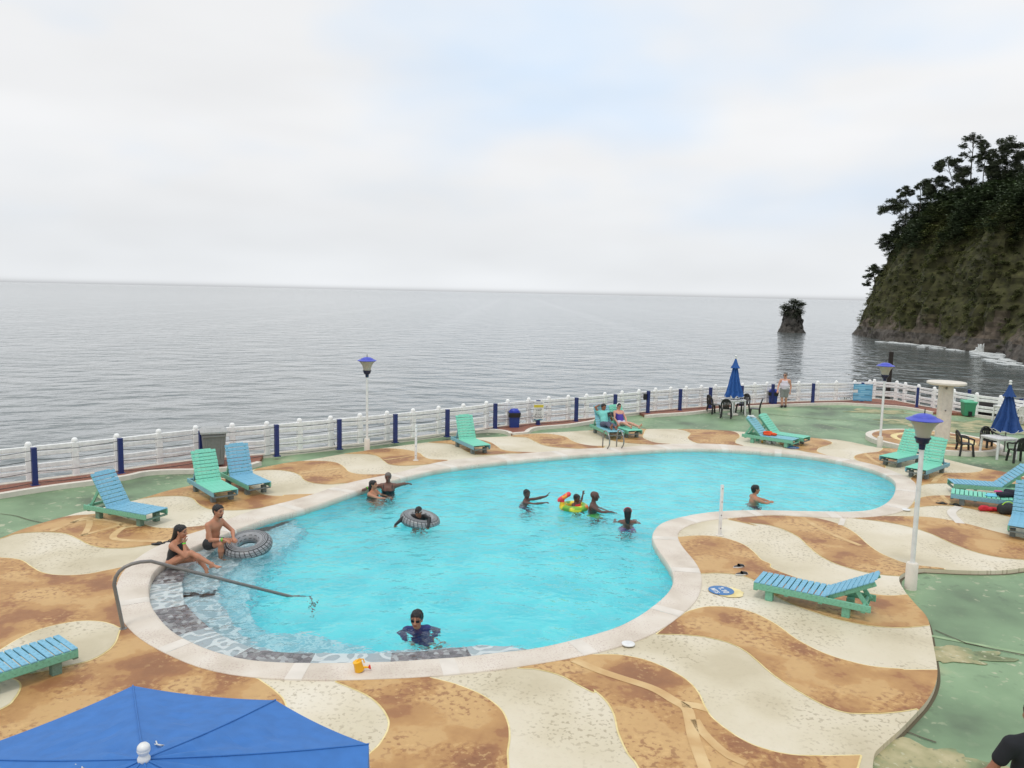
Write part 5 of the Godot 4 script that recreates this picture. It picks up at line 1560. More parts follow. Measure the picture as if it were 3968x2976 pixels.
func float_ring(label: String, at: Vector3, tilt: Vector3, R: float, r: float) -> void:
	var o := thing("tyre_float", label, "pool float", at, 0, "inflatable floats printed like tyres")
	o.rotation = tilt
	var mb := MB.new()
	var seg := 60
	var rings := 22
	var pt := func(a: float, b: float, grow: float) -> Vector3:
		return V(cos(a) * (R + cos(b) * (r + grow)), sin(b) * (r * 0.86 + grow), -sin(a) * (R + cos(b) * (r + grow)))
	var band := func(b0: float, b1: float, steps: int, grow: float) -> MB:
		var m := MB.new()
		var last := PackedVector3Array()
		for k in steps + 1:
			var b := lerpf(b0, b1, float(k) / steps)
			var row := PackedVector3Array()
			for i in seg + 1: row.append(pt.call(TAU * i / seg, b, grow))
			if k: m.strip(last, row)
			last = row
		return m
	obj("tube", band.call(-PI, PI, rings, 0.0), M.tyre_dark, o)
	obj("inner_wall", band.call(1.75, 3.5, 8, 0.003), M.tyre_grey, o)
	for q in [1.18, 1.38, 1.58]: obj("side_line", band.call(q, q + 0.09, 2, 0.003), M.tyre_pale, o)
	for k in 12:      # dark windows of the printed wheel
		mb = MB.new()
		var a0 := TAU * (k + 0.22) / 12.0
		var a1 := TAU * (k + 0.78) / 12.0
		var e := PackedVector3Array(); var f := PackedVector3Array()
		for i in 5:
			var a := lerpf(a0, a1, i / 4.0)
			e.append(pt.call(a, 2.25, 0.006)); f.append(pt.call(a, 2.85, 0.006))
		mb.strip(e, f)
		obj("wheel_window", mb, M.tyre_dark, o)
	var n := 30
	for k in n:       # chevron tread blocks
		for q in [[0.98, 0.66, 0.0, 0.25], [0.60, 0.06, 0.25, 0.75], [0.0, -0.54, 0.75, 0.25], [-0.60, -0.92, 0.25, 0.0]]:
			mb = MB.new()
			var da := TAU / n
			var a: float = da * k
			var s0: float = q[2] * 0.6 * da; var s1: float = q[3] * 0.6 * da
			mb.quad(pt.call(a + s1, q[1], 0.005), pt.call(a + s1 + da * 0.78, q[1], 0.005), pt.call(a + s0 + da * 0.78, q[0], 0.005), pt.call(a + s0, q[0], 0.005))
			obj("tread_block", mb, M.tyre_grey, o)

func floats() -> void:
	float_ring("black and grey tyre-print float held by the shirtless man at the steps", V(-5.28, 0.0, -15.50), V(0.24, 0.3, 0.10), 0.335, 0.15)
	float_ring("black and grey tyre-print float carrying the boy with goggles in mid pool", V(-2.05, -0.045, -17.71), V(0.20, 0.9, -0.04), 0.325, 0.14)
	var o := thing("animal_float", "small yellow and green patterned swim ring with a red and orange crest", "pool float", V(1.60, -0.06, -19.15), 0.2)
	var mb := MB.new()
	var nz := noise(FastNoiseLite.TYPE_CELLULAR, 5.5, 1, 13)
	nz.cellular_return_type = FastNoiseLite.RETURN_CELL_VALUE
	var pal := [lin(236, 200, 50), lin(120, 176, 50), lin(238, 120, 60), lin(240, 214, 60), lin(86, 150, 60)]
	var rows := []
	for i in 41:
		var row := []
		for k in 17:
			var a := TAU * i / 40; var b := TAU * k / 16
			var p := V(cos(a) * (0.27 + cos(b) * 0.10), sin(b) * 0.085, -sin(a) * (0.27 + cos(b) * 0.10))
			mb.col = lin(50, 130, 200) if sin(b) < -0.45 else pal[int((nz.get_noise_3d(p.x, p.y, p.z) + 1.0) * 2.49)]
			row.append(mb.vert(p, V(cos(a) * cos(b), sin(b), -sin(a) * cos(b))))
		rows.append(row)
	for i in 40:
		for k in 16:
			mb.tri_i(rows[i][k], rows[i + 1][k], rows[i + 1][k + 1]); mb.tri_i(rows[i][k], rows[i + 1][k + 1], rows[i][k + 1])
	obj("ring", mb, M.painted, o)
	var f := Field.new(V(-0.55, 0.0, -0.2), V(0.05, 0.5, 0.2), 0.012)
	f.cap(V(-0.30, 0.05, 0), V(-0.30, 0.20, 0), 0.07, 0.05, 0.03)
	f.cap(V(-0.36, 0.20, 0), V(-0.14, 0.33, 0), 0.055, 0.06, 0.03)
	f.cap(V(-0.38, 0.19, 0), V(-0.40, 0.17, 0.02), 0.045, 0.03, 0.02)
	mb = MB.new()
	f.mesh(mb)
	for i in mb.v.size():
		var p := mb.v[i]
		mb.c[i] = lin(236, 190, 50) if p.y < 0.14 else (lin(244, 160, 60) if p.y > 0.235 and p.x < -0.20 and nz.get_noise_3d(p.x * 2, p.y * 2, p.z * 2) > -0.1 else lin(226, 60, 70))
	obj("crest", mb, M.painted, o)

# ------------------------------------------------------------------ people
const NOT_JOINTS := ["face", "crown", "instep", "hand_r", "hand_l", "palm_r", "palm_l"]
var head_mb: MB
var hair_mb: MB
var hand_mb: MB
var open_hand_mb: MB
var eye_mesh: ArrayMesh
var foot_mb: MB

func make_shared_parts() -> void:
	# head, centred between chin and crown, looking along +z
	var f := Field.new(V(-0.11, -0.17, -0.13), V(0.11, 0.14, 0.145), 0.0045)
	f.cap(V(0, 0.035, -0.025), V(0, 0.03, 0.012), 0.087, 0.084, 0.02, V(1, 0, 0), 1.14)
	f.cap(V(0, 0.0, 0.02), V(0, -0.045, 0.035), 0.066, 0.054, 0.03, V(1, 0, 0), 1.02)
	f.cap(V(0, -0.04, 0.03), V(0, -0.088, 0.052), 0.052, 0.030, 0.03)
	f.cap(V(0, -0.05, -0.02), V(0, -0.16, -0.03), 0.050, 0.052, 0.03)
	f.cap(V(-0.04, 0.036, 0.070), V(0.04, 0.036, 0.070), 0.014, 0.014, 0.02)
	for s in [-1.0, 1.0]:
		f.cap(V(s * 0.032, 0.010, 0.104), V(s * 0.032, 0.010, 0.104), 0.020, 0.020, 0.01, Vector3.ZERO, 1.0, true)
		f.cap(V(s * 0.032, 0.010, 0.070), V(s * 0.032, 0.010, 0.070), 0.0125, 0.0125, 0.008)
		f.cap(V(s * 0.042, -0.022, 0.062), V(s * 0.036, -0.028, 0.066), 0.018, 0.018, 0.02)
		f.cap(V(s * 0.078, 0.02, -0.012), V(s * 0.076, -0.025, -0.002), 0.016, 0.011, 0.006, V(1, 0, 0), 1.9)
	f.cap(V(0, 0.022, 0.090), V(0, -0.022, 0.112), 0.009, 0.013, 0.012)
	f.cap(V(-0.014, -0.026, 0.096), V(0.014, -0.026, 0.096), 0.010, 0.010, 0.008)
	f.cap(V(-0.018, -0.052, 0.087), V(0.018, -0.052, 0.087), 0.008, 0.008, 0.006)
	f.cap(V(-0.015, -0.064, 0.086), V(0.015, -0.064, 0.086), 0.008, 0.008, 0.006)
	head_mb = MB.new()
	f.mesh(head_mb)
	for i in head_mb.v.size():
		var p := head_mb.v[i]
		var c := Color(1, 1, 1)
		if p.z > 0.078 and absf(p.y + 0.058) < 0.012 and absf(p.x) < 0.025: c = Color(0.80, 0.48, 0.46)
		elif p.z > 0.06 and absf(p.y - 0.040 + absf(p.x) * 0.08) < 0.006 and absf(p.x) > 0.013 and absf(p.x) < 0.052: c = Color(0.18, 0.15, 0.14)
		elif p.z > 0.07 and absf(p.y - 0.010) < 0.009 and absf(absf(p.x) - 0.032) < 0.016: c = Color(0.30, 0.24, 0.22)
		head_mb.c[i] = c
	# short hair: a shell over the skull with the face left free
	f = Field.new(V(-0.12, -0.13, -0.14), V(0.12, 0.15, 0.13), 0.0055)
	f.cap(V(0, 0.037, -0.026), V(0, 0.036, 0.012), 0.096, 0.092, 0.02, V(1, 0, 0), 1.13)
	f.cap(V(0, -0.02, -0.045), V(0, -0.06, -0.05), 0.060, 0.048, 0.03)
	f.cut(V(0, 0.052, 0.068), V(0, -0.62, 0.78).normalized())
	f.cut(V(0, -0.075, 0), V(0, -1, 0))
	var lock := noise(FastNoiseLite.TYPE_SIMPLEX, 26.0, 3, 33)
	for z in f.nz:
		for j in f.ny:
			for i in f.nx:
				var w := (z * f.ny + j) * f.nx + i
				if absf(f.d[w]) < 0.03:
					var q := f.lo + V(i, j, z) * f.h
					f.d[w] += lock.get_noise_3d(q.x * 1.6, q.y * 0.6, q.z) * 0.011
	hair_mb = MB.new()
	f.mesh(hair_mb)
	# right hand: wrist at the origin, fingers along +z, palm down (-y), thumb towards +x
	for open in [false, true]:
		f = Field.new(V(-0.08, -0.09, -0.03), V(0.10, 0.05, 0.23), 0.005)
		f.cap(V(0, 0, -0.01), V(0, 0, 0.03), 0.026, 0.028, 0.012, V(0, 1, 0), 1.5)
		f.cap(V(0.012, 0, 0.03), V(0.022, -0.004, 0.085), 0.024, 0.019, 0.014, V(0, 1, 0), 1.6)
		f.cap(V(-0.012, 0, 0.03), V(-0.022, -0.004, 0.080), 0.022, 0.017, 0.014, V(0, 1, 0), 1.5)
		for k in 4:
			var x := 0.030 - k * 0.020
			var l: float = [0.072, 0.080, 0.074, 0.058][k]
			var spread := (0.18 - 0.12 * k) * (1.6 if open else 0.7)
			var curl := 0.12 if open else 0.55
			var a := V(x, -0.002, 0.090 - absf(k - 1.0) * 0.003)
			var d1 := V(spread, -sin(curl * 0.5), cos(curl * 0.5)).normalized()
			var d2 := V(spread, -sin(curl * 1.3), cos(curl * 1.3)).normalized()
			var d3 := V(spread, -sin(curl * 2.1), cos(curl * 2.1)).normalized()
			var b := a + d1 * l * 0.48
			var c := b + d2 * l * 0.30
			f.cap(a, b, 0.0098, 0.0088, 0.004); f.cap(b, c, 0.0088, 0.0080, 0.004); f.cap(c, c + d3 * l * 0.22, 0.0080, 0.0068, 0.004)
		f.cap(V(0.024, -0.006, 0.022), V(0.056, -0.018, 0.055), 0.015, 0.0115, 0.008)
		f.cap(V(0.056, -0.018, 0.055), V(0.068, -0.026, 0.088), 0.0112, 0.0085, 0.004)
		var mb := MB.new()
		f.mesh(mb)
		if open: open_hand_mb = mb
		else: hand_mb = mb
	# right foot: ankle at the origin, toes along +z
	f = Field.new(V(-0.08, -0.12, -0.10), V(0.08, 0.06, 0.24), 0.008)
	f.cap(V(0, 0.01, 0), V(0, -0.045, -0.025), 0.038, 0.034, 0.02)
	f.cap(V(0, -0.02, 0.0), V(0.004, -0.058, 0.12), 0.036, 0.024, 0.03)
	f.cap(V(0.014, -0.058, 0.11), V(0.020, -0.062, 0.155), 0.026, 0.016, 0.02)
	f.cap(V(-0.018, -0.060, 0.10), V(-0.020, -0.064, 0.14), 0.024, 0.014, 0.02)
	for k in 5: f.cap(V(0.026 - k * 0.0135, -0.062, 0.15 - k * 0.006), V(0.028 - k * 0.0145, -0.064, 0.178 - k * 0.010), 0.0125 - k * 0.001, 0.0095 - k * 0.0008, 0.004)
	f.cut(V(0, -0.08, 0), V(0, -1, 0))
	foot_mb = MB.new()
	f.mesh(foot_mb)
	var e := MB.new()
	e.col = lin(226, 222, 216)
	e.ball(Vector3.ZERO, V(0.0105, 0.0075, 0.008), 10)
	e.col = lin(26, 18, 14)
	e.ball(V(0, 0, 0.0035), V(0.0055, 0.0058, 0.006), 8)
	eye_mesh = e.done()

func look(dir: Vector3, up := Vector3.UP) -> Basis:   # +z along dir
	var z := dir.normalized()
	var x := up.cross(z).normalized()
	return Basis(x, z.cross(x), z)

# P: joints in the figure's own axes (looks along +z, its left is +x). cell: mesh size.
func person(label: String, at: Vector3, turn: float, P: Dictionary, skin: Color, cell := 0.015) -> Node3D:
	var o := thing("person", label, "person", at, deg_to_rad(turn))
	var fat: float = P.get("fat", 1.0)
	var s: float = P.get("size", 1.0)
	var lo := Vector3.ONE * 99.0
	var hi := Vector3.ONE * -99.0
	for k in P:
		if P[k] is Vector3 and not k in NOT_JOINTS:
			lo = lo.min(P[k]); hi = hi.max(P[k])
	var f := Field.new(lo - Vector3.ONE * 0.24, hi + Vector3.ONE * 0.24, cell)
	flesh(f, P, s, fat, 0.0, "all")
	var mb := MB.new()
	f.mesh(mb, skin)
	# head
	var hb := look(P.get("face", V(0, 0, 1)), P.get("crown", Vector3.UP)) * Basis().scaled(Vector3.ONE * s * P.get("head_size", 1.0))
	var hx := Transform3D(hb, P.head)
	mb.add(head_mb, hx, skin)
	# hands and feet
	for side in [["r", 1.0], ["l", -1.0]]:
		if P.has("wr_" + side[0]) and not P.get("no_hand_" + side[0], false):
			var w: Vector3 = P["wr_" + side[0]]
			var el: Vector3 = P["el_" + side[0]]
			var d: Vector3 = P.get("hand_" + side[0], (w - el))
			var back: Vector3 = P.get("palm_" + side[0], Vector3.UP)
			var hbasis := look(d, back) * Basis().scaled(V(side[1], 1, 1) * s * 0.98)
			mb.add(open_hand_mb if P.get("open_" + side[0], false) else hand_mb, Transform3D(hbasis, w), skin, side[1] < 0)
		if P.has("an_" + side[0]) and not P.get("shod", false):
			var w: Vector3 = P["an_" + side[0]]
			var d: Vector3 = P.get("toe_" + side[0], w + V(0, 0, 0.2)) - w
			mb.add(foot_mb, Transform3D(look(d, P.get("instep", Vector3.UP)) * Basis().scaled(V(side[1], 1, 1) * s), w), skin, side[1] < 0)
	obj("body", mb, M.skin, o)
	for x in [-1.0, 1.0]:
		var e := put_mesh("eye", eye_mesh, M.skin, o)
		e.transform = hx * Transform3D(Basis(), V(x * 0.032, 0.010, 0.0775))
	o.set_meta("kind", "thing")
	return o

func flesh(f: Field, P: Dictionary, s: float, fat: float, g: float, which: String) -> void:
	# g: how far outside the skin (for clothing); which: all, top, sleeves, long_sleeves, bottom, legs
	var pel: Vector3 = P.pelvis
	var neck: Vector3 = P.neck
	var sr: Vector3 = P.sh_r
	var sl: Vector3 = P.sh_l
	var across := (sl - sr).normalized()
	var spine := (neck - pel)
	var front := across.cross(spine).normalized()
	var waist: Vector3 = pel + spine * 0.36 + front * P.get("belly", 0.0) * 0.4
	var chest: Vector3 = pel + spine * 0.72 + front * 0.012
	if which in ["all", "top"]:
		var w := 0.060 * s
		f.cap(pel - across * w, pel + across * w, 0.098 * s * fat + g, 0.098 * s * fat + g, 0.05, front, 1.08)
		f.cap(waist - across * w * 0.75, waist + across * w * 0.75, 0.090 * s * fat + P.get("belly", 0.0) + g, 0.090 * s * fat + P.get("belly", 0.0) + g, 0.07, front, 1.06)
		f.cap(pel, waist, 0.10 * s * fat + g, 0.095 * s * fat + g, 0.06)
		f.cap(waist, chest, 0.098 * s * fat + g, 0.108 * s + g, 0.06)
		f.cap(chest - across * w * 1.15, chest + across * w * 1.15, 0.100 * s * (0.6 + 0.4 * fat) + g, 0.100 * s * (0.6 + 0.4 * fat) + g, 0.06, front, 1.05)
		f.cap(sr.lerp(neck, 0.16), neck - spine.normalized() * 0.05 * s, 0.056 * s + g, 0.064 * s + g, 0.05)
		f.cap(sl.lerp(neck, 0.16), neck - spine.normalized() * 0.05 * s, 0.056 * s + g, 0.064 * s + g, 0.05)
		if P.get("bust", 0.0) > 0.0:
			for x in [-1.0, 1.0]: f.cap(chest + across * x * 0.068 * s + front * 0.060 - spine.normalized() * 0.02, chest + across * x * 0.07 * s + front * 0.075 - spine.normalized() * 0.035, P.bust + g, P.bust * 0.9 + g, 0.03)
	if which == "all":
		f.cap(neck - spine.normalized() * 0.03, neck.lerp(P.head, 0.62), 0.053 * s * (0.7 + 0.3 * fat), 0.050 * s * (0.7 + 0.3 * fat), 0.03)
	for side in ["r", "l"]:
		var sh: Vector3 = P["sh_" + side]
		if P.has("el_" + side):
			var el: Vector3 = P["el_" + side]
			var wr: Vector3 = P["wr_" + side]
			var to := el
			if which == "sleeves": to = sh.lerp(el, 0.55)
			if which in ["all", "sleeves", "long_sleeves"]:
				var rb := 0.037 if which != "sleeves" else 0.050
				f.cap(sh, to, 0.054 * s * (0.6 + 0.4 * fat) + g, rb * s * (0.6 + 0.4 * fat) + g, 0.04)
			if which in ["all", "long_sleeves"]:
				var mid := el.lerp(wr, 0.3)
				f.cap(el, mid, 0.038 * s + g, 0.041 * s + g, 0.02); f.cap(mid, wr, 0.041 * s + g, 0.026 * s + g, 0.02)
		if P.has("kn_" + side):
			var hip: Vector3 = pel + across * (0.088 if side == "l" else -0.088) * s - spine.normalized() * 0.03 * s
			var kn: Vector3 = P["kn_" + side]
			var an: Vector3 = P["an_" + side]
			if which in ["all", "legs"]:
				f.cap(hip, kn, 0.086 * s * fat + g, 0.054 * s + g, 0.04)
				var calf := kn.lerp(an, 0.32)
				f.cap(kn, calf, 0.052 * s + g, 0.056 * s + g, 0.02); f.cap(calf, an, 0.056 * s + g, 0.036 * s + g, 0.03)
			elif which == "shorts":
				f.cap(hip, hip.lerp(kn, P.get("short_len", 0.55)), 0.090 * s * fat + g, 0.078 * s + g, 0.04)
	if which == "shorts":
		var w := 0.062 * s
		f.cap(pel - across * w, pel + across * w, 0.100 * s * fat + g, 0.100 * s * fat + g, 0.05, front, 1.06)

func garment(o: Node3D, P: Dictionary, called: String, m: Material, pieces: Array, g: float, cuts: Array, cell := 0.014) -> void:
	var lo := Vector3.ONE * 99.0
	var hi := Vector3.ONE * -99.0
	for k in P:
		if P[k] is Vector3 and not k in NOT_JOINTS:
			lo = lo.min(P[k]); hi = hi.max(P[k])
	var f := Field.new(lo - Vector3.ONE * 0.25, hi + Vector3.ONE * 0.25, cell)
	for p in pieces: flesh(f, P, P.get("size", 1.0), P.get("fat", 1.0), g, p)
	for c in cuts: f.cut(c[0], c[1].normalized())
	var mb := MB.new()
	f.mesh(mb)
	if mb.v.size(): obj(called, mb, m, o)

func head_frame(P: Dictionary) -> Transform3D:
	return Transform3D(look(P.get("face", V(0, 0, 1)), P.get("crown", Vector3.UP)) * Basis().scaled(Vector3.ONE * P.get("size", 1.0) * P.get("head_size", 1.0)), P.head)
func hair(o: Node3D, P: Dictionary, m: Material, long := []) -> void:
	var mb := MB.new()
	var x := head_frame(P)
	mb.add(hair_mb, x)
	if long.size():       # strands that fall from the nape, as joints in the head's axes
		var lo := Vector3.ONE * 99.0
		var hi := Vector3.ONE * -99.0
		for p in long:
			lo = lo.min(p[0]); hi = hi.max(p[0])
		var f := Field.new(lo - Vector3.ONE * 0.13, hi + Vector3.ONE * 0.13, 0.009)
		for i in long.size() - 1: f.cap(long[i][0], long[i + 1][0], long[i][1], long[i + 1][1], 0.02, V(0, 0, 1), 1.15)
		var t := MB.new()
		f.mesh(t)
		mb.add(t, x)
	obj("hair", mb, m, o)
func glasses(o: Node3D, P: Dictionary) -> void:
	var mb := MB.new()
	mb.T = head_frame(P)
	for s in [-1.0, 1.0]:
		mb.box(V(s * 0.034, 0.010, 0.093), V(0.055, 0.036, 0.010), 0.008, Basis(V(0, 1, 0), s * 0.22))
		mb.bar(V(s * 0.062, 0.016, 0.085), V(s * 0.082, 0.014, -0.01), 0.006, 0.008)
	mb.box(V(0, 0.016, 0.099), V(0.022, 0.008, 0.008), 0.003)
	obj("sunglasses", mb, M.shiny_black, o)
func band_round(o: Node3D, called: String, c: Vector3, axis: Vector3, r: float, wide: float, m: Material) -> void:
	var mb := MB.new()
	mb.T = Transform3D(look(axis, V(0.3, 0.9, 0.2)) * Basis(V(1, 0, 0), PI / 2), c)
	mb.lathe([[r, -wide / 2], [r + 0.004, -wide / 4], [r + 0.004, wide / 4], [r, wide / 2], [r - 0.004, wide / 2], [r - 0.004, -wide / 2], [r, -wide / 2]], 16)
	obj(called, mb, m, o)

func people() -> void:
	make_shared_parts()
	var brown := lin(150, 98, 74)
	var tan := lin(184, 128, 100)
	var fair := lin(206, 154, 132)
	var deep := lin(92, 66, 56)
	var mid := lin(112, 76, 62)
	# woman sitting on the steps, chin in hand
	var P := {"pelvis": V(0, 0.10, 0), "neck": V(0, 0.50, 0.09), "head": V(0, 0.665, 0.17), "face": V(0.05, -0.05, 1), "sh_r": V(-0.155, 0.43, 0.07), "sh_l": V(0.155, 0.43, 0.07), "el_r": V(-0.13, 0.24, 0.33), "wr_r": V(-0.075, 0.47, 0.27), "hand_r": V(0.12, 0.9, 0.05), "palm_r": V(0, 0.2, -1),
		"el_l": V(0.15, 0.2, 0.26), "wr_l": V(0.04, 0.16, 0.42), "kn_r": V(-0.10, 0.30, 0.42), "an_r": V(-0.06, 0.09, 0.80), "toe_r": V(-0.04, 0.10, 1.0), "kn_l": V(0.14, 0.12, 0.44), "an_l": V(-0.02, -0.02, 0.66), "toe_l": V(-0.16, -0.05, 0.72), "instep": V(0, 0.8, -0.4), "size": 0.95, "head_size": 1.12, "fat": 1.0, "bust": 0.055}
	var o := person("woman in a black one-piece sitting on the pool edge, chin in hand", V(-6.33, -0.06, -14.42), 84, P, tan, 0.012)
	garment(o, P, "swimsuit", M.swim_black, ["top"], 0.007, [[V(0, 0.385, 0), V(0, 0.9, -0.35)]], 0.012)
	hair(o, P, M.hair, [[V(0, 0.03, -0.05), 0.088], [V(0, -0.06, -0.085), 0.062], [V(0, -0.17, -0.13), 0.050], [V(0, -0.30, -0.17), 0.040], [V(0.01, -0.42, -0.20), 0.022]])
	band_round(o, "wristband", P.wr_r, P.wr_r - P.el_r, 0.031, 0.022, M.wristband)
	for s in [-0.11, 0.11]:
		var mb := MB.new()
		mb.tube([V(s, 0.40, -0.01), V(s * 0.9, 0.495, 0.06), V(s * 0.8, 0.43, 0.17)], 0.008, 6)
		obj("strap", mb, M.swim_black, o)
	# man sitting beside her, hands on the float
	P = {"pelvis": V(0, 0.12, 0), "neck": V(0, 0.60, 0.10), "head": V(0, 0.775, 0.18), "face": V(-0.12, -0.02, 1), "sh_r": V(-0.195, 0.52, 0.07), "sh_l": V(0.195, 0.52, 0.08), "el_r": V(-0.24, 0.25, 0.17), "wr_r": V(-0.16, 0.27, 0.42), "hand_r": V(0.05, -0.06, 0.2), "el_l": V(0.22, 0.33, 0.34), "wr_l": V(0.03, 0.26, 0.50), "hand_l": V(-0.12, -0.05, 0.2),
		"kn_r": V(-0.17, 0.17, 0.36), "an_r": V(-0.14, -0.24, 0.33), "kn_l": V(0.16, 0.15, 0.40), "an_l": V(0.14, -0.25, 0.40), "fat": 1.1, "head_size": 1.08, "short_len": 0.42}
	o = person("shirtless man in black trunks sitting at the steps, both hands on a tyre float", V(-5.98, -0.04, -15.42), 72, P, tan, 0.012)
	garment(o, P, "trunks", M.swim_black, ["shorts"], 0.010, [[V(0, 0.23, 0), V(0, 1, -0.1)]], 0.012)
	hair(o, P, M.hair)
	var beard := Field.new(V(-0.09, -0.13, -0.02), V(0.09, 0.0, 0.11), 0.006)
	beard.cap(V(0, -0.04, 0.03), V(0, -0.088, 0.052), 0.057, 0.036, 0.03)
	beard.cut(V(0, -0.066, 0.085), V(0, 0.75, 0.35).normalized())
	var bm := MB.new(); bm.T = head_frame(P)
	beard.mesh(bm)
	obj("beard", bm, M.hair, o)
	band_round(o, "wristband", P.wr_r.lerp(P.el_r, 0.12), P.wr_r - P.el_r, 0.033, 0.022, M.wristband)
	band_round(o, "wristband", P.wr_r.lerp(P.el_r, 0.26), P.wr_r - P.el_r, 0.035, 0.018, M.trim)
	# pair at the pool's far edge
	P = {"pelvis": V(0, -0.30, 0.04), "neck": V(0, 0.27, 0), "head": V(0, 0.425, 0.03), "sh_r": V(-0.19, 0.19, 0.0), "sh_l": V(0.19, 0.19, 0.0), "el_r": V(-0.40, 0.17, -0.02), "wr_r": V(-0.56, 0.16, 0.16), "el_l": V(0.38, 0.20, -0.16), "wr_l": V(0.50, 0.16, -0.38),
		"kn_r": V(-0.12, -0.66, 0.22), "an_r": V(-0.12, -1.08, 0.05), "kn_l": V(0.12, -0.66, 0.22), "an_l": V(0.12, -1.08, 0.05), "fat": 1.2, "bust": 0.06}
	o = person("short-haired person in a black strapped swimsuit with arms spread on the coping, facing the viewer", V(-3.22, -0.14, -20.45), 4, P, mid, 0.015)
	garment(o, P, "swimsuit", M.swim_black, ["top"], 0.008, [[V(0, 0.09, 0), V(0, 1, 0.0)]], 0.015)
	hair(o, P, M.hair_grey)
	for s in [-0.10, 0.10]:
		var mb := MB.new()
		mb.tube([V(s * 1.1, 0.06, 0.125), V(s * 1.1, 0.18, 0.10), V(s * 1.15, 0.25, 0.03), V(s, 0.16, -0.11)], 0.013, 6)
		obj("strap", mb, M.swim_black, o)
	band_round(o, "wristband", P.wr_r.lerp(P.el_r, 0.1), P.wr_r - P.el_r, 0.034, 0.024, M.wristband)
	P = {"pelvis": V(0, -0.42, -0.02), "neck": V(0, 0.12, 0), "head": V(0, 0.275, 0.03), "face": V(0.25, 0.08, 1), "sh_r": V(-0.17, 0.055, 0.02), "sh_l": V(0.17, 0.055, 0.0), "el_r": V(-0.17, -0.01, 0.30), "wr_r": V(-0.04, -0.03, 0.50), "el_l": V(0.24, -0.1, 0.2), "wr_l": V(0.14, -0.06, 0.4),
		"kn_r": V(-0.1, -0.74, 0.26), "an_r": V(-0.1, -1.08, 0.0), "kn_l": V(0.1, -0.74, 0.26), "an_l": V(0.1, -1.08, 0.0), "fat": 1.1, "bust": 0.055, "size": 0.96}
	o = person("dark-haired woman in the water turned sideways beside the person with spread arms", V(-3.56, -0.10, -20.02), 66, P, tan, 0.015)
	garment(o, P, "swimsuit", M.swim_black, ["top"], 0.008, [[V(0, 0.02, 0), V(0, 1, 0.2)]], 0.015)
	hair(o, P, M.hair, [[V(0, 0.03, -0.05), 0.085], [V(0, -0.07, -0.08), 0.06], [V(0, -0.17, -0.10), 0.045], [V(0, -0.26, -0.10), 0.03]])
	# boy lying in the float
	P = {"pelvis": V(0, -0.30, -0.12), "neck": V(0, 0.16, 0.07), "head": V(0, 0.275, 0.16), "face": V(-0.25, -0.35, 1), "sh_r": V(-0.145, 0.14, 0.06), "sh_l": V(0.145, 0.14, 0.06), "el_r": V(-0.34, 0.15, 0.22), "wr_r": V(-0.50, 0.03, 0.36), "hand_r": V(-0.1, -0.8, 0.25), "palm_r": V(0, 0.3, 1), "el_l": V(0.26, 0.16, 0.27), "wr_l": V(0.25, 0.02, 0.47), "hand_l": V(-0.04, -0.9, 0.2), "palm_l": V(0, 0.2, 1),
		"kn_r": V(-0.10, -0.62, 0.05), "an_r": V(-0.10, -0.95, -0.12), "kn_l": V(0.09, -0.62, 0.08), "an_l": V(0.09, -0.95, -0.06), "size": 0.86, "head_size": 1.08}
	o = person("boy in a black long-sleeved swim shirt and goggles, arms hanging over a tyre float", V(-2.08, -0.10, -17.74), 2, P, brown, 0.013)
	garment(o, P, "swim_shirt", M.swim_black, ["top", "long_sleeves"], 0.007, [[V(0, 0.225, 0.06), V(0, 0.9, 0.1)]], 0.013)
	hair(o, P, M.hair)
	var gm := MB.new(); gm.T = head_frame(P)
	var loop := []
	for k in 25: loop.append(V(sin(TAU * k / 24.0) * 0.094, 0.052, cos(TAU * k / 24.0) * 0.106 - 0.004))
	gm.tube(loop, 0.006, 6)
	obj("goggle_strap", gm, M.trim, o)
	gm = MB.new(); gm.T = head_frame(P)
	for s in [-1.0, 1.0]: gm.box(V(s * 0.033, 0.056, 0.098), V(0.05, 0.034, 0.018), 0.008, Basis(V(0, 1, 0), s * 0.25))
	obj("goggle_lens", gm, M.shiny_black, o)
	# boy with arms stretched out
	P = {"pelvis": V(0, -0.42, -0.05), "neck": V(0, 0.10, 0), "head": V(0, 0.235, 0.02), "face": V(-0.75, 0.0, 0.66), "sh_r": V(-0.15, 0.04, 0.0), "sh_l": V(0.15, 0.04, 0.02), "el_r": V(-0.16, 0.03, 0.27), "wr_r": V(-0.14, 0.08, 0.48), "hand_r": V(0.0, 0.05, 0.2), "el_l": V(0.16, 0.10, 0.27), "wr_l": V(0.15, 0.18, 0.50), "hand_l": V(0.0, 0.16, 0.12), "palm_l": V(0, 0.3, -0.8), "open_l": true,
		"kn_r": V(-0.1, -0.78, 0.14), "an_r": V(-0.1, -1.08, -0.08), "kn_l": V(0.1, -0.78, 0.14), "an_l": V(0.1, -1.08, -0.08), "size": 0.88, "head_size": 1.06}
	o = person("boy standing chest-deep in mid pool with both arms stretched out to one side", V(0.42, -0.14, -19.72), 78, P, deep, 0.015)
	garment(o, P, "trunks", mat(rgb(52, 56, 96), 0.7), ["shorts"], 0.009, [[V(0, -0.30, 0), V(0, 1, 0)]], 0.016)
	hair(o, P, M.hair)
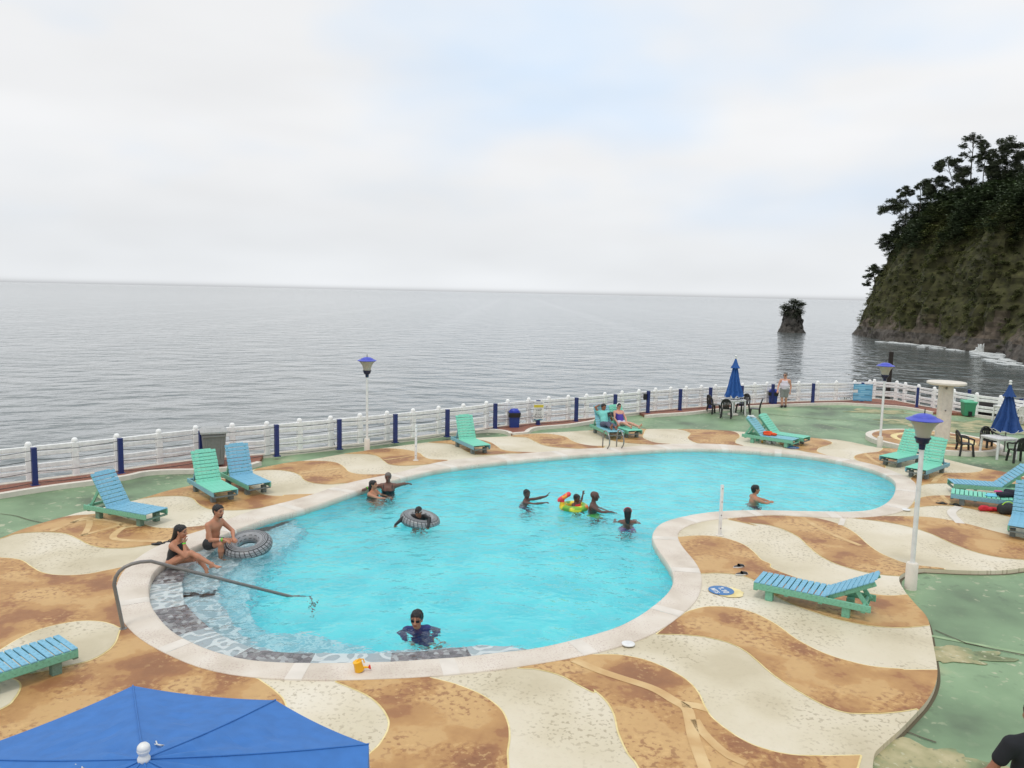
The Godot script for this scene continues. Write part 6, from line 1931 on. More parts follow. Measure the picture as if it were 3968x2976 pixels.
	# small child in the patterned ring
	P = {"pelvis": V(0, -0.22, -0.04), "neck": V(0, 0.12, 0), "head": V(0, 0.235, 0.02), "face": V(0.05, -0.12, 1), "sh_r": V(-0.11, 0.085, 0), "sh_l": V(0.11, 0.085, 0), "el_r": V(-0.20, 0.05, 0.15), "wr_r": V(-0.16, -0.02, 0.33), "el_l": V(0.25, 0.13, -0.06), "wr_l": V(0.30, 0.27, -0.06), "hand_l": V(0.02, 0.2, 0),
		"kn_r": V(-0.07, -0.42, 0.08), "an_r": V(-0.07, -0.62, -0.02), "kn_l": V(0.07, -0.42, 0.08), "an_l": V(0.07, -0.62, -0.02), "size": 0.68, "head_size": 1.22}
	o = person("small child in the colourful swim ring raising one fist", V(1.66, -0.08, -19.18), 42, P, deep, 0.012)
	hair(o, P, M.hair)
	var vest := mat(rgb(224, 50, 62), 0.6)
	garment(o, P, "red_vest", vest, ["top"], 0.008, [[V(0, 0.095, 0), V(0, 1, 0)]], 0.012)
	# bald man beside the child
	P = {"pelvis": V(0, -0.34, -0.02), "neck": V(0, 0.215, 0), "head": V(0, 0.375, 0.03), "sh_r": V(-0.195, 0.135, 0.0), "sh_l": V(0.195, 0.135, 0.0), "el_r": V(-0.26, 0.04, 0.22), "wr_r": V(-0.20, 0.05, 0.46), "hand_r": V(0, -0.05, 0.2), "el_l": V(0.27, 0.0, 0.12), "wr_l": V(0.12, -0.05, 0.3),
		"kn_r": V(-0.12, -0.70, 0.2), "an_r": V(-0.12, -1.08, 0.0), "kn_l": V(0.12, -0.70, 0.2), "an_l": V(0.12, -1.08, 0.0), "fat": 1.1}
	o = person("bald man in profile standing in the pool beside the child's swim ring", V(2.08, -0.14, -19.12), 84, P, deep, 0.014)
	garment(o, P, "trunks", mat(rgb(110, 200, 90), 0.7), ["shorts"], 0.010, [[V(0, -0.24, 0), V(0, 1, 0)]], 0.016)
	# woman seen from behind
	P = {"pelvis": V(0, -0.46, -0.04), "neck": V(0, 0.055, 0), "head": V(0, 0.215, 0.02), "sh_r": V(-0.17, -0.02, 0), "sh_l": V(0.17, -0.02, 0), "el_r": V(-0.28, -0.19, 0.13), "wr_r": V(-0.22, -0.20, 0.36), "el_l": V(0.29, -0.18, 0.12), "wr_l": V(0.27, -0.19, 0.35),
		"kn_r": V(-0.1, -0.80, 0.2), "an_r": V(-0.1, -1.08, -0.1), "kn_l": V(0.1, -0.80, 0.2), "an_l": V(0.1, -1.08, -0.1), "fat": 1.06, "size": 0.96}
	o = person("woman with long black hair and a red headband in the pool, back to the viewer", V(2.78, -0.10, -18.08), 176, P, mid, 0.015)
	garment(o, P, "bikini_bottom", mat(rgb(120, 60, 140), 0.7), ["shorts"], 0.012, [[V(0, -0.38, 0), V(0, 1, 0)]], 0.016)
	hair(o, P, M.hair, [[V(0, 0.03, -0.05), 0.092], [V(0, -0.07, -0.07), 0.075], [V(0, -0.18, -0.09), 0.055], [V(0, -0.27, -0.10), 0.035]])
	var hm := MB.new(); hm.T = head_frame(P)
	var arc := []
	for k in 17: arc.append(V(cos(PI * k / 16.0) * 0.098, 0.038 + sin(PI * k / 16.0) * 0.104, -0.020))
	hm.tube(arc, 0.009, 6)
	obj("headband", hm, mat(rgb(214, 34, 70), 0.6), o)
	# man towards the eastern end
	P = {"pelvis": V(0, -0.40, -0.02), "neck": V(0, 0.16, 0), "head": V(0, 0.315, 0.03), "face": V(0.1, 0.02, 1), "sh_r": V(-0.19, 0.09, 0.0), "sh_l": V(0.19, 0.09, 0.0), "el_r": V(-0.22, 0.0, 0.26), "wr_r": V(-0.04, 0.01, 0.44), "hand_r": V(0.12, 0.0, 0.12), "el_l": V(0.20, 0.0, 0.28), "wr_l": V(0.0, 0.01, 0.40),
		"kn_r": V(-0.12, -0.74, 0.22), "an_r": V(-0.12, -1.08, 0.0), "kn_l": V(0.12, -0.74, 0.22), "an_l": V(0.12, -1.08, 0.0), "fat": 1.12}
	o = person("shirtless man with thick dark hair alone at the pool's eastern end, arms folded forward", V(6.40, -0.10, -20.22), 92, P, tan, 0.015)
	garment(o, P, "trunks", mat(rgb(46, 52, 70), 0.7), ["shorts"], 0.010, [[V(0, -0.28, 0), V(0, 1, 0)]], 0.016)
	hair(o, P, M.hair)
	# swimmer close to the viewer
	P = {"head_size": 1.14, "pelvis": V(0.10, -0.48, -0.02), "neck": V(0, 0.045, 0), "head": V(0, 0.20, 0.05), "face": V(-0.12, -0.02, 1), "sh_r": V(-0.165, -0.015, 0.0), "sh_l": V(0.165, 0.0, -0.04), "el_r": V(-0.25, -0.22, -0.02), "wr_r": V(-0.12, -0.36, 0.10), "el_l": V(0.31, -0.14, -0.10), "wr_l": V(0.26, -0.32, -0.04),
		"kn_r": V(0.06, -0.80, -0.14), "an_r": V(0.08, -1.0, -0.50), "kn_l": V(0.22, -0.80, -0.14), "an_l": V(0.24, -1.0, -0.50), "fat": 1.05}
	o = person("swimmer with sunglasses and wet black fringe in a dark blue shirt, nearest in the pool", V(-1.42, -0.145, -11.98), 0, P, tan, 0.011)
	garment(o, P, "shirt", mat(rgb(44, 54, 116), 0.7, 0, M.canopy.albedo_texture, 3.0), ["top", "long_sleeves"], 0.010, [[V(0, 0.075, 0.0), V(0, 1, 0.15)]], 0.011)
	hair(o, P, M.hair)
	var fr := MB.new(); fr.T = head_frame(P)
	for k in 7:
		var x := -0.055 + k * 0.018
		fr.tube([V(x * 0.9, 0.105, 0.055), V(x, 0.080, 0.086), V(x * 1.05, 0.050 + 0.01 * (k % 2), 0.093)], 0.011, 6, 0.004)
	obj("fringe", fr, M.hair, o)
	glasses(o, P)
	# couple on the loungers
	P = {"pelvis": V(0, 0.42, 0), "neck": V(0, 0.86, -0.26), "head": V(0.02, 1.01, -0.24), "face": V(0.2, -0.1, 1), "sh_r": V(-0.19, 0.80, -0.22), "sh_l": V(0.19, 0.80, -0.22), "el_r": V(-0.33, 1.02, -0.20), "wr_r": V(-0.16, 1.06, -0.34), "el_l": V(0.28, 0.56, -0.02), "wr_l": V(0.17, 0.70, 0.14), "hand_l": V(-0.05, 0.1, 0.05),
		"kn_r": V(-0.10, 0.50, 0.42), "an_r": V(-0.09, 0.40, 0.80), "toe_r": V(-0.12, 0.60, 0.84), "kn_l": V(0.11, 0.46, 0.43), "an_l": V(0.09, 0.40, 0.84), "toe_l": V(0.12, 0.60, 0.90), "instep": V(0, 0, -1)}
	o = person("man in a turquoise T-shirt reading on a lounger, one arm behind his head", V(3.50, 0.0, -29.08), 16, P, brown, 0.016)
	garment(o, P, "shirt", mat(rgb(130, 214, 206), 0.8, 0, M.canopy.albedo_texture, 3.0), ["top", "sleeves"], 0.014, [[V(0, 0.46, 0), V(0, -1, 0.45)], [V(0, 0.905, -0.24), V(0, 1, 0.3)]], 0.016)
	garment(o, P, "trousers", mat(rgb(88, 92, 112), 0.85, 0, M.canopy.albedo_texture, 3.0), ["shorts", "legs"], 0.014, [[V(0, 0.40, 0.74), V(0, -0.2, 1)], [V(0, 0.50, -0.04), V(0, 1, -0.5)]], 0.016)
	hair(o, P, M.hair)
	var book := thing("book", "open book with white pages held by the man in the turquoise T-shirt", "book", V(3.50, 0.0, -29.08), deg_to_rad(16))
	for s in [-1.0, 1.0]:
		var mb := MB.new()
		mb.box(V(s * 0.062, 0, 0), V(0.125, 0.17, 0.018), 0.004)
		var pg := obj("page_block", mb, M.white_plastic, book)
		pg.transform = Transform3D(Basis(V(1, 0, 0), -0.5) * Basis(V(0, 1, 0), s * 0.45), V(0.14, 0.80, 0.20))
		mb = MB.new()
		mb.box(V(s * 0.064, 0, 0.012), V(0.132, 0.18, 0.004), 0.001)
		var cv := obj("cover", mb, M.dark, book)
		cv.transform = pg.transform
	P = {"pelvis": V(0, 0.42, 0), "neck": V(0, 0.86, -0.24), "head": V(0, 1.005, -0.20), "face": V(0.1, -0.12, 1), "sh_r": V(-0.165, 0.79, -0.21), "sh_l": V(0.165, 0.79, -0.21), "el_r": V(-0.24, 0.58, -0.08), "wr_r": V(-0.20, 0.43, 0.12), "el_l": V(0.23, 0.58, -0.06), "wr_l": V(0.14, 0.50, 0.16),
		"kn_r": V(-0.10, 0.47, 0.42), "an_r": V(-0.02, 0.39, 0.78), "toe_r": V(0.0, 0.58, 0.84), "kn_l": V(0.14, 0.46, 0.44), "an_l": V(0.30, 0.39, 0.82), "toe_l": V(0.38, 0.56, 0.90), "instep": V(0, 0, -1), "fat": 1.08, "bust": 0.055, "size": 0.96, "short_len": 0.3}
	o = person("woman in a purple strap top and white shorts with headphones and sunglasses on a lounger", V(4.13, 0.0, -29.41), 22, P, fair, 0.016)
	garment(o, P, "top", mat(rgb(78, 62, 158), 0.8, 0, M.canopy.albedo_texture, 3.0), ["top"], 0.012, [[V(0, 0.46, 0), V(0, -1, 0.45)], [V(0, 0.775, -0.12), V(0, 0.9, 0.45)]], 0.016)
	for s in [-0.10, 0.10]:
		var tm := MB.new()
		tm.tube([V(s * 1.05, 0.72, -0.06), V(s * 1.05, 0.80, -0.11), V(s * 1.1, 0.862, -0.20), V(s, 0.80, -0.29)], 0.011, 6)
		obj("strap", tm, mat(rgb(78, 62, 158), 0.8), o)
	garment(o, P, "shorts", mat(rgb(206, 200, 216), 0.85), ["shorts"], 0.014, [[V(0, 0.52, -0.04), V(0, 1, -0.5)]], 0.016)
	hair(o, P, M.hair)
	glasses(o, P)
	var hp := MB.new(); hp.T = head_frame(P)
	arc = []
	for k in 15: arc.append(V(cos(PI * k / 14.0) * 0.104, 0.02 + sin(PI * k / 14.0) * 0.128, -0.005))
	hp.tube(arc, 0.018, 8)
	for s in [-1.0, 1.0]: hp.ball(V(s * 0.098, 0.0, -0.008), V(0.022, 0.042, 0.036), 12)
	obj("headphones", hp, M.white_plastic, o)
	# man strolling by the fence
	P = {"pelvis": V(0, 0.90, 0), "neck": V(0, 1.40, -0.01), "head": V(0, 1.575, 0.03), "face": V(-0.2, -0.12, 1), "sh_r": V(-0.205, 1.33, -0.01), "sh_l": V(0.205, 1.33, -0.01), "el_r": V(-0.29, 1.07, 0.04), "wr_r": V(-0.29, 0.84, 0.20), "el_l": V(0.27, 1.05, -0.08), "wr_l": V(0.26, 0.79, -0.02),
		"kn_r": V(-0.09, 0.49, 0.05), "an_r": V(-0.08, 0.09, 0.0), "kn_l": V(0.09, 0.49, 0.0), "an_l": V(0.07, 0.10, -0.14), "fat": 1.22, "belly": 0.03, "head_size": 1.1, "shod": true, "short_len": 0.92}
	o = person("heavy-set man in a white sleeveless vest and grey shorts walking by the sea fence", V(13.26, -0.08, -38.15), -28, P, fair, 0.018)
	garment(o, P, "vest", mat(rgb(226, 218, 230), 0.8, 0, M.canopy.albedo_texture, 3.0), ["top"], 0.014, [[V(0, 0.90, 0), V(0, -1, 0)], [V(-0.13, 1.3, 0), V(-1, 0.35, 0)], [V(0.13, 1.3, 0), V(1, 0.35, 0)], [V(0, 1.36, 0.05), V(0, 0.8, 0.6)]], 0.018)
	garment(o, P, "shorts", mat(rgb(140, 142, 140), 0.85, 0, M.canopy.albedo_texture, 3.0), ["shorts"], 0.016, [[V(0, 0.98, 0), V(0, 1, 0)], [V(0, 0.50, 0), V(0, -1, 0)]], 0.018)
	hair(o, P, M.hair_grey)
	glasses(o, P)
	for s in [[-0.08, 0.0], [0.07, -0.14]]:
		var sm := MB.new()
		var f := Field.new(V(s[0] - 0.1, 0, s[1] - 0.16), V(s[0] + 0.1, 0.2, s[1] + 0.28), 0.014)
		f.cap(V(s[0], 0.06, s[1] - 0.03), V(s[0], 0.045, s[1] + 0.16), 0.055, 0.046, 0.02)
		f.cut(V(0, 0.004, 0), V(0, -1, 0))
		f.mesh(sm)
		obj("shoe", sm, M.dark, o)
	# shoulder at the picture's corner
	P = {"pelvis": V(0, 0.88, 0), "neck": V(0, 1.40, 0), "head": V(0, 1.575, 0.03), "sh_r": V(-0.21, 1.32, 0.0), "sh_l": V(0.21, 1.32, 0.0), "el_r": V(-0.32, 1.06, 0.05), "wr_r": V(-0.33, 0.86, 0.24), "el_l": V(0.33, 1.06, 0.04), "wr_l": V(0.34, 0.84, 0.2),
		"kn_r": V(-0.10, 0.48, 0.03), "an_r": V(-0.10, 0.09, 0.0), "kn_l": V(0.10, 0.48, 0.03), "an_l": V(0.10, 0.09, 0.0), "fat": 1.15}
	o = person("person in a black T-shirt of whom only shoulder and arm show at the corner", V(4.78, -0.08, -6.72), 180, P, brown, 0.014)
	garment(o, P, "shirt", mat(rgb(24, 26, 32), 0.85, 0, M.canopy.albedo_texture, 3.0), ["top", "sleeves"], 0.016, [[V(0, 0.86, 0), V(0, -1, 0)], [V(0, 1.42, 0), V(0, 1, 0)]], 0.014)
	garment(o, P, "trousers", M.bin_grey, ["shorts", "legs"], 0.014, [[V(0, 0.11, 0), V(0, -1, 0)], [V(0, 0.96, 0), V(0, 1, 0)]], 0.018)
	hair(o, P, M.hair)

# ------------------------------------------------------------------ headland, sea stack and their trees
var crag: FastNoiseLite
func leaf(mb: MB, a: Vector3, b: Vector3, c: Vector3, out: Vector3) -> void:
	var nn := (b - a).cross(c - a).normalized()
	if nn.dot(out) < 0.0:
		var t := b
		b = c; c = t; nn = -nn
	var soft := (nn * 0.55 + out).normalized()
	var i := mb.vert(a, soft)
	mb.vert(b, soft); mb.vert(c, soft)
	mb.tri_i(i, i + 1, i + 2)
func spray(mb: MB, at: Vector3, size: float, out: Vector3, rng: RandomNumberGenerator) -> void:   # a few bent leaf faces round a twig end
	for k in 3:
		var a := rng.randf() * TAU
		var d := V(cos(a), rng.randf_range(-0.35, 0.55), sin(a)).normalized()
		var side := d.cross(V(0, 1, 0)).normalized()
		var up := side.cross(d)
		var l := size * rng.randf_range(0.6, 1.15)
		var w := l * 0.42
		var p := at + d * l
		leaf(mb, at, at + d * l * 0.5 + side * w + up * l * 0.12, p, out)
		leaf(mb, at, p, at + d * l * 0.5 - side * w + up * l * 0.10, out)
func crown_of(lobes: Array, n: int, size: float, c0: Color, c1: Color, rng: RandomNumberGenerator, split := 0) -> MB:
	var mb := MB.new()
	var all := []
	for l in lobes:
		if split == 0: all.append([l[0], l[1], l[2], l[0]])
		for k in split:      # uneven smaller clumps on the outside of every part of the crown
			var d := V(rng.randfn(), rng.randfn() * 0.9 + 0.15, rng.randfn()).normalized()
			var q: float = l[1] * rng.randf_range(0.45, 0.95)
			all.append([l[0] + V(d.x, d.y * l[2], d.z) * q * 1.12, l[1] * rng.randf_range(0.26, 0.56), rng.randf_range(0.6, 1.0), l[0]])
	var vol := 0.0
	for l in all: vol += l[1] * l[1]
	for l in all:
		var cnt := int(n * l[1] * l[1] / vol)
		var shade := rng.randf()
		for i in cnt:
			var d := V(rng.randfn(), rng.randfn() * 0.8, rng.randfn()).normalized()
			var r: float = l[1] * pow(rng.randf(), 0.45) * (1.35 if rng.randf() < 0.12 else 1.0)
			mb.col = c0.lerp(c1, clampf(shade * 0.6 + rng.randf() * 0.5, 0, 1))
			var at: Vector3 = l[0] + V(d.x * r, d.y * r * l[2], d.z * r)
			spray(mb, at, size, (d + (at - l[3]).normalized() * 0.5 + V(0, 0.25, 0)).normalized(), rng)
	return mb
func tree(label: String, base: Vector3, h: float, lean: Vector2, lobes: Array, n: int, sd: int, thick: float, dark: float, bare := false) -> void:
	var rng := RandomNumberGenerator.new()
	rng.seed = sd
	var o := thing("hill_tree", label, "tree", base, 0, "trees on the headland")
	var mb := MB.new()
	var path := []
	var tip := V(lean.x, h, lean.y)
	for k in 7:
		var t := k / 6.0
		path.append(V(lean.x * t * t, h * t * 0.93, lean.y * t * t) + V(sin(t * 5.0 + sd) * 0.25, 0, cos(t * 4.0 + sd) * 0.25) * t)
	path.push_front(V(0, -4.0, 0))
	mb.tube(path, thick, 7, thick * 0.35)
	for l in lobes:        # a limb to every part of the crown
		var t := clampf((l[0].y - l[1] * 0.7) / h, 0.25, 0.9)
		var a := V(lean.x * t * t, h * t * 0.93, lean.y * t * t)
		mb.tube([a, a.lerp(l[0], 0.5) + V(0, 0.4, 0), l[0]], thick * 0.42, 5, thick * 0.12)
		for k in (9 if bare else 4):
			var d := V(rng.randfn(), absf(rng.randfn()) * 0.8, rng.randfn()).normalized()
			mb.tube([a.lerp(l[0], 0.7), l[0] + d * l[1] * V(0.6, 0.5 * l[2], 0.6), l[0] + d * l[1] * V(1.0, l[2], 1.0)], thick * 0.16, 4, 0.03)
	obj("trunk", mb, M.bark, o)
	var c0 := Color(0.105, 0.130, 0.088) * dark
	var c1 := Color(0.230, 0.265, 0.165) * dark
	obj("crown", crown_of(lobes, n, 0.44, c0, c1, rng, 9), M.leaf, o)

func headland() -> void:
	crag = noise(FastNoiseLite.TYPE_SIMPLEX, 0.06, 5, 401)
	var fine := noise(FastNoiseLite.TYPE_SIMPLEX, 0.25, 4, 402)
	var coast := spline(flat([185, -330, 150, -300, 124, -276, 113, -263, 109.5, -252, 106.5, -236, 104.5, -223, 105.5, -211, 107.5, -202, 106.0, -192, 105.5, -184, 109.0, -178, 106.0, -170, 101.6, -162.6, 95.9, -147.7, 92, -130, 96, -105, 110, -70]), false, 10)
	coast = resample(coast, 1.6, false)
	var prof := [[0.0, -3.0], [0.3, 0.0], [1.0, 2.2], [2.0, 4.6], [3.0, 8.0], [4.3, 12.5], [5.8, 17.0], [7.4, 21.5], [9.2, 26.0], [11.4, 30.0], [14.2, 34.0], [18, 37.5], [24, 40], [34, 42], [50, 44], [80, 46]]
	var rows := []
	var n := coast.size()
	for i in n:
		var t := (coast[mini(i + 2, n - 1)] - coast[maxi(i - 2, 0)]).normalized()
		var inland := Vector2(-t.y, t.x)          # to the east of a line that runs towards the viewer
		if inland.x < 0: inland = -inland
		var row := PackedVector3Array()
		for k in prof.size() * 3 - 2:
			var a: Array = prof[k / 3]
			var b: Array = prof[mini(k / 3 + 1, prof.size() - 1)]
			var f := (k % 3) / 3.0
			var off := lerpf(a[0], b[0], f)
			var y := lerpf(a[1], b[1], f)
			var q := coast[i] + inland * off
			var gully := crag.get_noise_2d(coast[i].x * 1.3 + coast[i].y * 1.3, y * 0.35)
			var push := (gully * 4.5 + fine.get_noise_3d(q.x, y, q.y) * 1.3) * smoothstep(-1.0, 10.0, y) + (fine.get_noise_3d(q.x * 1.2, y * 1.2, q.y * 1.2)) * 1.1
			push += 7.0 * exp(-pow((coast[i].y + 172.0) / 7.0, 2)) * smoothstep(2.0, 16.0, y)   # the dark hollow
			q += inland * push
			row.append(V(q.x, -6.0 + y + fine.get_noise_2d(q.x, q.y) * 0.8 * smoothstep(30.0, 38.0, y), q.y))
		rows.append(row)
	var mb := MB.new()
	var rng := RandomNumberGenerator.new()
	rng.seed = 11
	var faces := []
	for i in n - 1:
		for k in rows[i].size() - 1:
			var y: float = rows[i][k].y
			var edge := -1.8 + crag.get_noise_2d(rows[i][k].z * 2.2, rows[i][k].x * 2.2) * 5.0 + maxf(0.0, (rows[i][k].z + 182.0) * 0.16)
			var rock := 1.0 - smoothstep(edge - 1.5, edge + 1.5, y)
			var base := lin(104, 101, 98) if y < -3.5 else lin(118, 110, 100)
			mb.col = base.lerp(Color(0.085, 0.092, 0.030), 1.0 - rock) * (1.0 + 0.3 * fine.get_noise_2d(i * 3.0, k * 3.0))
			mb.quad(rows[i][k], rows[i][k + 1], rows[i + 1][k + 1], rows[i + 1][k])
			if rock < 0.6 or (rng.randf() < 0.06): faces.append([rows[i][k], (rows[i][k + 1] - rows[i][k]).cross(rows[i + 1][k] - rows[i][k]), k])
	if mb.n[mb.n.size() / 2].x > 0:
		for i in range(0, mb.ix.size(), 3):
			var a := mb.ix[i]
			mb.ix[i] = mb.ix[i + 1]; mb.ix[i + 1] = a
		for i in mb.n.size(): mb.n[i] = -mb.n[i]
	struct("headland_cliff", mb, M.rock)
	# leafy cover of the slope: bush-sized leaf clumps, past counting
	var bush := crown_of([[V(0, 0, 0), 1.0, 0.75]], 46, 0.42, Color(0.55, 0.55, 0.55), Color(1, 1, 1), rng)
	var where := []
	for f in faces:
		if f[0].z > -120: continue
		var area: float = f[1].length()
		var want := area * lerpf(0.34, 0.85, smoothstep(16.0, 28.0, f[0].y + crag.get_noise_2d(f[0].z * 1.5, f[0].x) * 10.0))
		var cnt := int(want) + (1 if rng.randf() < want - int(want) else 0)
		for c in cnt:
			where.append([f[0] + V(rng.randf_range(-1, 1), rng.randf_range(-0.9, 0.9), rng.randf_range(-0.9, 0.9)), 1.0])
			if f[0].y > 21.0 and f[0].z < -170.0 and rng.randf() < 0.5: where.append([f[0] + V(rng.randf_range(-1.5, 1.5), 0.5 + 4.6 * rng.randf() * rng.randf(), rng.randf_range(-1.5, 1.5)), rng.randf_range(1.2, 2.2)])
	var mm := MultiMesh.new()
	mm.transform_format = MultiMesh.TRANSFORM_3D
	mm.use_colors = true
	mm.mesh = bush.done()
	mm.instance_count = where.size()
	for i in where.size():
		var p: Vector3 = where[i][0]
		var high := smoothstep(20.0, 32.0, p.y + crag.get_noise_2d(p.z * 1.5, p.x) * 12.0)
		var s := rng.randf_range(0.42, 0.9) * lerpf(1.0, 1.5, high) * (where[i][1] as float)
		var B := Basis(V(0, 1, 0), rng.randf() * TAU).scaled(V(s, s * rng.randf_range(0.7, 1.1), s))
		mm.set_instance_transform(i, Transform3D(B, p))
		var v := crag.get_noise_3d(p.x * 1.2, p.y * 1.2, p.z * 1.2) * 0.5 + 0.5
		var olive := Color(0.250, 0.245, 0.075).lerp(Color(0.175, 0.220, 0.066), v)
		var deepg := Color(0.095, 0.140, 0.070).lerp(Color(0.150, 0.195, 0.100), v)
		var c := olive.lerp(deepg, clampf(high + smoothstep(0.55, 0.75, v) * 0.6 + smoothstep(-190.0, -165.0, p.z) * 0.5, 0, 1))
		mm.set_instance_color(i, c * rng.randf_range(0.75, 1.25))
	var mi := MultiMeshInstance3D.new()
	mi.multimesh = mm; mi.material_override = M.leaf
	mi.name = "slope_foliage"
	add_child(mi)
	mi.set_meta("kind", "stuff")
	tag(mi, "dense olive and dark green scrub covering the steep headland slope", "foliage")
	# the trees that stand out on its skyline
	var T := [
		["wide leaning tree hanging out over the sea on the headland's outer edge", V(119.5, 27.0, -246), 7.5, Vector2(-4.2, 0), [[V(-5.0, 7.0, 0), 2.6, 0.8], [V(-3.0, 5.0, 1), 2.2, 0.8], [V(-1.0, 7.4, -1), 2.0, 0.8], [V(-6.4, 5.0, 0), 1.7, 0.7], [V(0.5, 3.5, 0.5), 2.2, 0.9]], 520, 1.0],
		["small round-topped tree above the leaning tree on the outer skyline", V(119.2, 31.5, -246), 7.5, Vector2(-1.0, 0), [[V(-1.2, 7.0, 0), 1.7, 0.75], [V(0.6, 6.2, 0.6), 1.4, 0.7], [V(-2.0, 5.6, 0), 1.2, 0.7]], 230, 1.0],
		["thin straight tree with a sparse flat crown and bare twigs above it", V(121.8, 31.0, -243), 10.5, Vector2(-0.3, 0), [[V(1.2, 9.4, 0), 1.9, 0.6], [V(-1.4, 8.4, 0.5), 1.4, 0.6], [V(3.4, 10.2, 0), 1.5, 0.55], [V(2.4, 7.4, -0.5), 1.5, 0.7]], 260, 1.0],
		["dense bushy tree between the thin straight tree and the umbrella-shaped crown", V(125.3, 33.5, -238), 7.5, Vector2(0.3, 0), [[V(0.2, 6.8, 0), 1.9, 0.9], [V(-2.6, 5.0, 0.4), 2.0, 0.8], [V(1.8, 4.4, 0), 1.9, 0.9], [V(-4.2, 3.4, 0.4), 1.6, 0.8]], 420, 0.9],
		["tree with layered umbrella crown reaching seaward beside the tallest trunk", V(127.2, 36.5, -235), 9.0, Vector2(-2.4, 0), [[V(-2.6, 9.0, 0), 2.0, 0.5], [V(-5.2, 7.6, 0), 1.8, 0.5], [V(-0.2, 8.6, 0.6), 1.9, 0.55], [V(2.2, 6.2, -0.5), 2.2, 0.7], [V(-4.0, 6.6, 0.6), 1.3, 0.5]], 420, 0.95],
		["tallest tree of the headland, bare-limbed with a thin flat top", V(129.3, 34.5, -230), 17.5, Vector2(-0.6, 0), [[V(-0.6, 17.0, 0), 2.3, 0.35], [V(1.4, 15.8, 0.5), 1.5, 0.4], [V(-2.6, 14.6, 0), 1.3, 0.45], [V(-2.2, 12.2, 0), 1.3, 0.6], [V(1.8, 12.2, 0.6), 1.2, 0.6]], 170, 0.9],
		["tall full-crowned tree immediately inland of the tallest bare-limbed tree", V(130.4, 36.5, -226), 12.0, Vector2(-0.4, 0), [[V(-0.6, 11.0, 0), 2.0, 0.8], [V(1.4, 9.2, 0.5), 1.9, 0.8], [V(-2.0, 8.4, 0), 1.8, 0.8], [V(0.4, 6.4, 0.4), 2.3, 0.9], [V(2.2, 5.4, 0), 1.8, 0.9]], 460, 0.85],
		["broad dark tree with the highest dense crown near the photo's edge", V(134.0, 35.5, -222), 14.0, Vector2(-0.6, 0), [[V(-1.0, 13.0, 0), 2.5, 0.8], [V(1.4, 11.4, 0.5), 2.3, 0.8], [V(-2.6, 10.0, 0), 2.2, 0.8], [V(0.2, 8.2, 0.5), 2.4, 0.9], [V(2.2, 6.8, 0), 2.3, 0.9], [V(-2.4, 5.8, 0), 2.2, 0.9]], 640, 0.75],
		["dark tree cut by the photo's edge, lower than its broad neighbour", V(133.9, 35.0, -214), 12.0, Vector2(0.2, 0), [[V(0.2, 11.0, 0), 2.1, 0.8], [V(-1.8, 9.0, 0.4), 2.0, 0.8], [V(1.8, 8.0, 0), 2.1, 0.9], [V(0.0, 5.6, 0.5), 2.5, 0.9]], 430, 0.8],
		["rounded tree filling the gap below the umbrella-shaped crown", V(128.1, 33.8, -231), 8.5, Vector2(-0.6, 0), [[V(-0.6, 7.6, 0), 2.1, 0.8], [V(-2.6, 5.6, 0.4), 1.9, 0.8], [V(1.4, 5.4, 0), 2.0, 0.8], [V(-0.4, 3.4, 0.5), 2.4, 0.9]], 430, 0.85],
		["rounded dark tree below the broad tree's crown, above the slope", V(131.4, 34.5, -221), 9.0, Vector2(-0.2, 0), [[V(-0.2, 8.0, 0), 2.0, 0.8], [V(1.8, 6.0, 0.4), 2.0, 0.8], [V(-1.8, 5.4, 0), 1.9, 0.8], [V(0.2, 3.4, 0.5), 2.4, 0.9]], 430, 0.7],
		["low spreading tree halfway down the headland's seaward edge", V(117.0, 18.5, -250), 6.5, Vector2(-1.2, 0), [[V(-1.2, 5.6, 0), 2.0, 0.8], [V(1.0, 5.8, 0.4), 2.0, 0.8], [V(-2.6, 3.8, 0), 1.7, 0.8], [V(-0.2, 2.6, 0.5), 2.3, 0.9]], 400, 0.95],
		["lowest tree on the headland's seaward edge, ragged above the rock", V(113.6, 9.5, -251), 6.8, Vector2(-1.6, 0), [[V(-1.4, 5.8, 0), 1.8, 0.8], [V(-0.2, 4.0, 0.4), 2.0, 0.9], [V(-2.2, 2.4, 0), 1.5, 0.9], [V(-2.6, 0.4, 0), 1.2, 0.9]], 330, 0.95],
		["small tree on the outer skyline just inland of the thin straight tree", V(123.2, 32.5, -240), 6.0, Vector2(-0.4, 0), [[V(-0.4, 5.2, 0), 1.8, 0.7], [V(1.6, 4.2, 0.4), 1.6, 0.8], [V(-1.8, 3.2, 0), 1.6, 0.8]], 270, 0.9],
		["gnarled dark tree on the seaward edge under the wide leaning tree", V(118.0, 22.5, -248), 5.6, Vector2(-0.8, 0), [[V(-0.8, 4.8, 0), 1.7, 0.9], [V(0.8, 3.6, 0.4), 1.8, 0.9], [V(-1.8, 2.8, 0), 1.4, 0.9]], 280, 0.9]]
	for i in T.size():
		var t: Array = T[i]
		tree(t[0], t[1], t[2], t[3], t[4], int(t[5] * 8.0), 500 + i, 0.17 if i != 5 else 0.26, t[6], i == 5)
	# foam along the rocks
	var foam := MB.new()
	var fz := noise(FastNoiseLite.TYPE_SIMPLEX, 0.22, 4, 451)
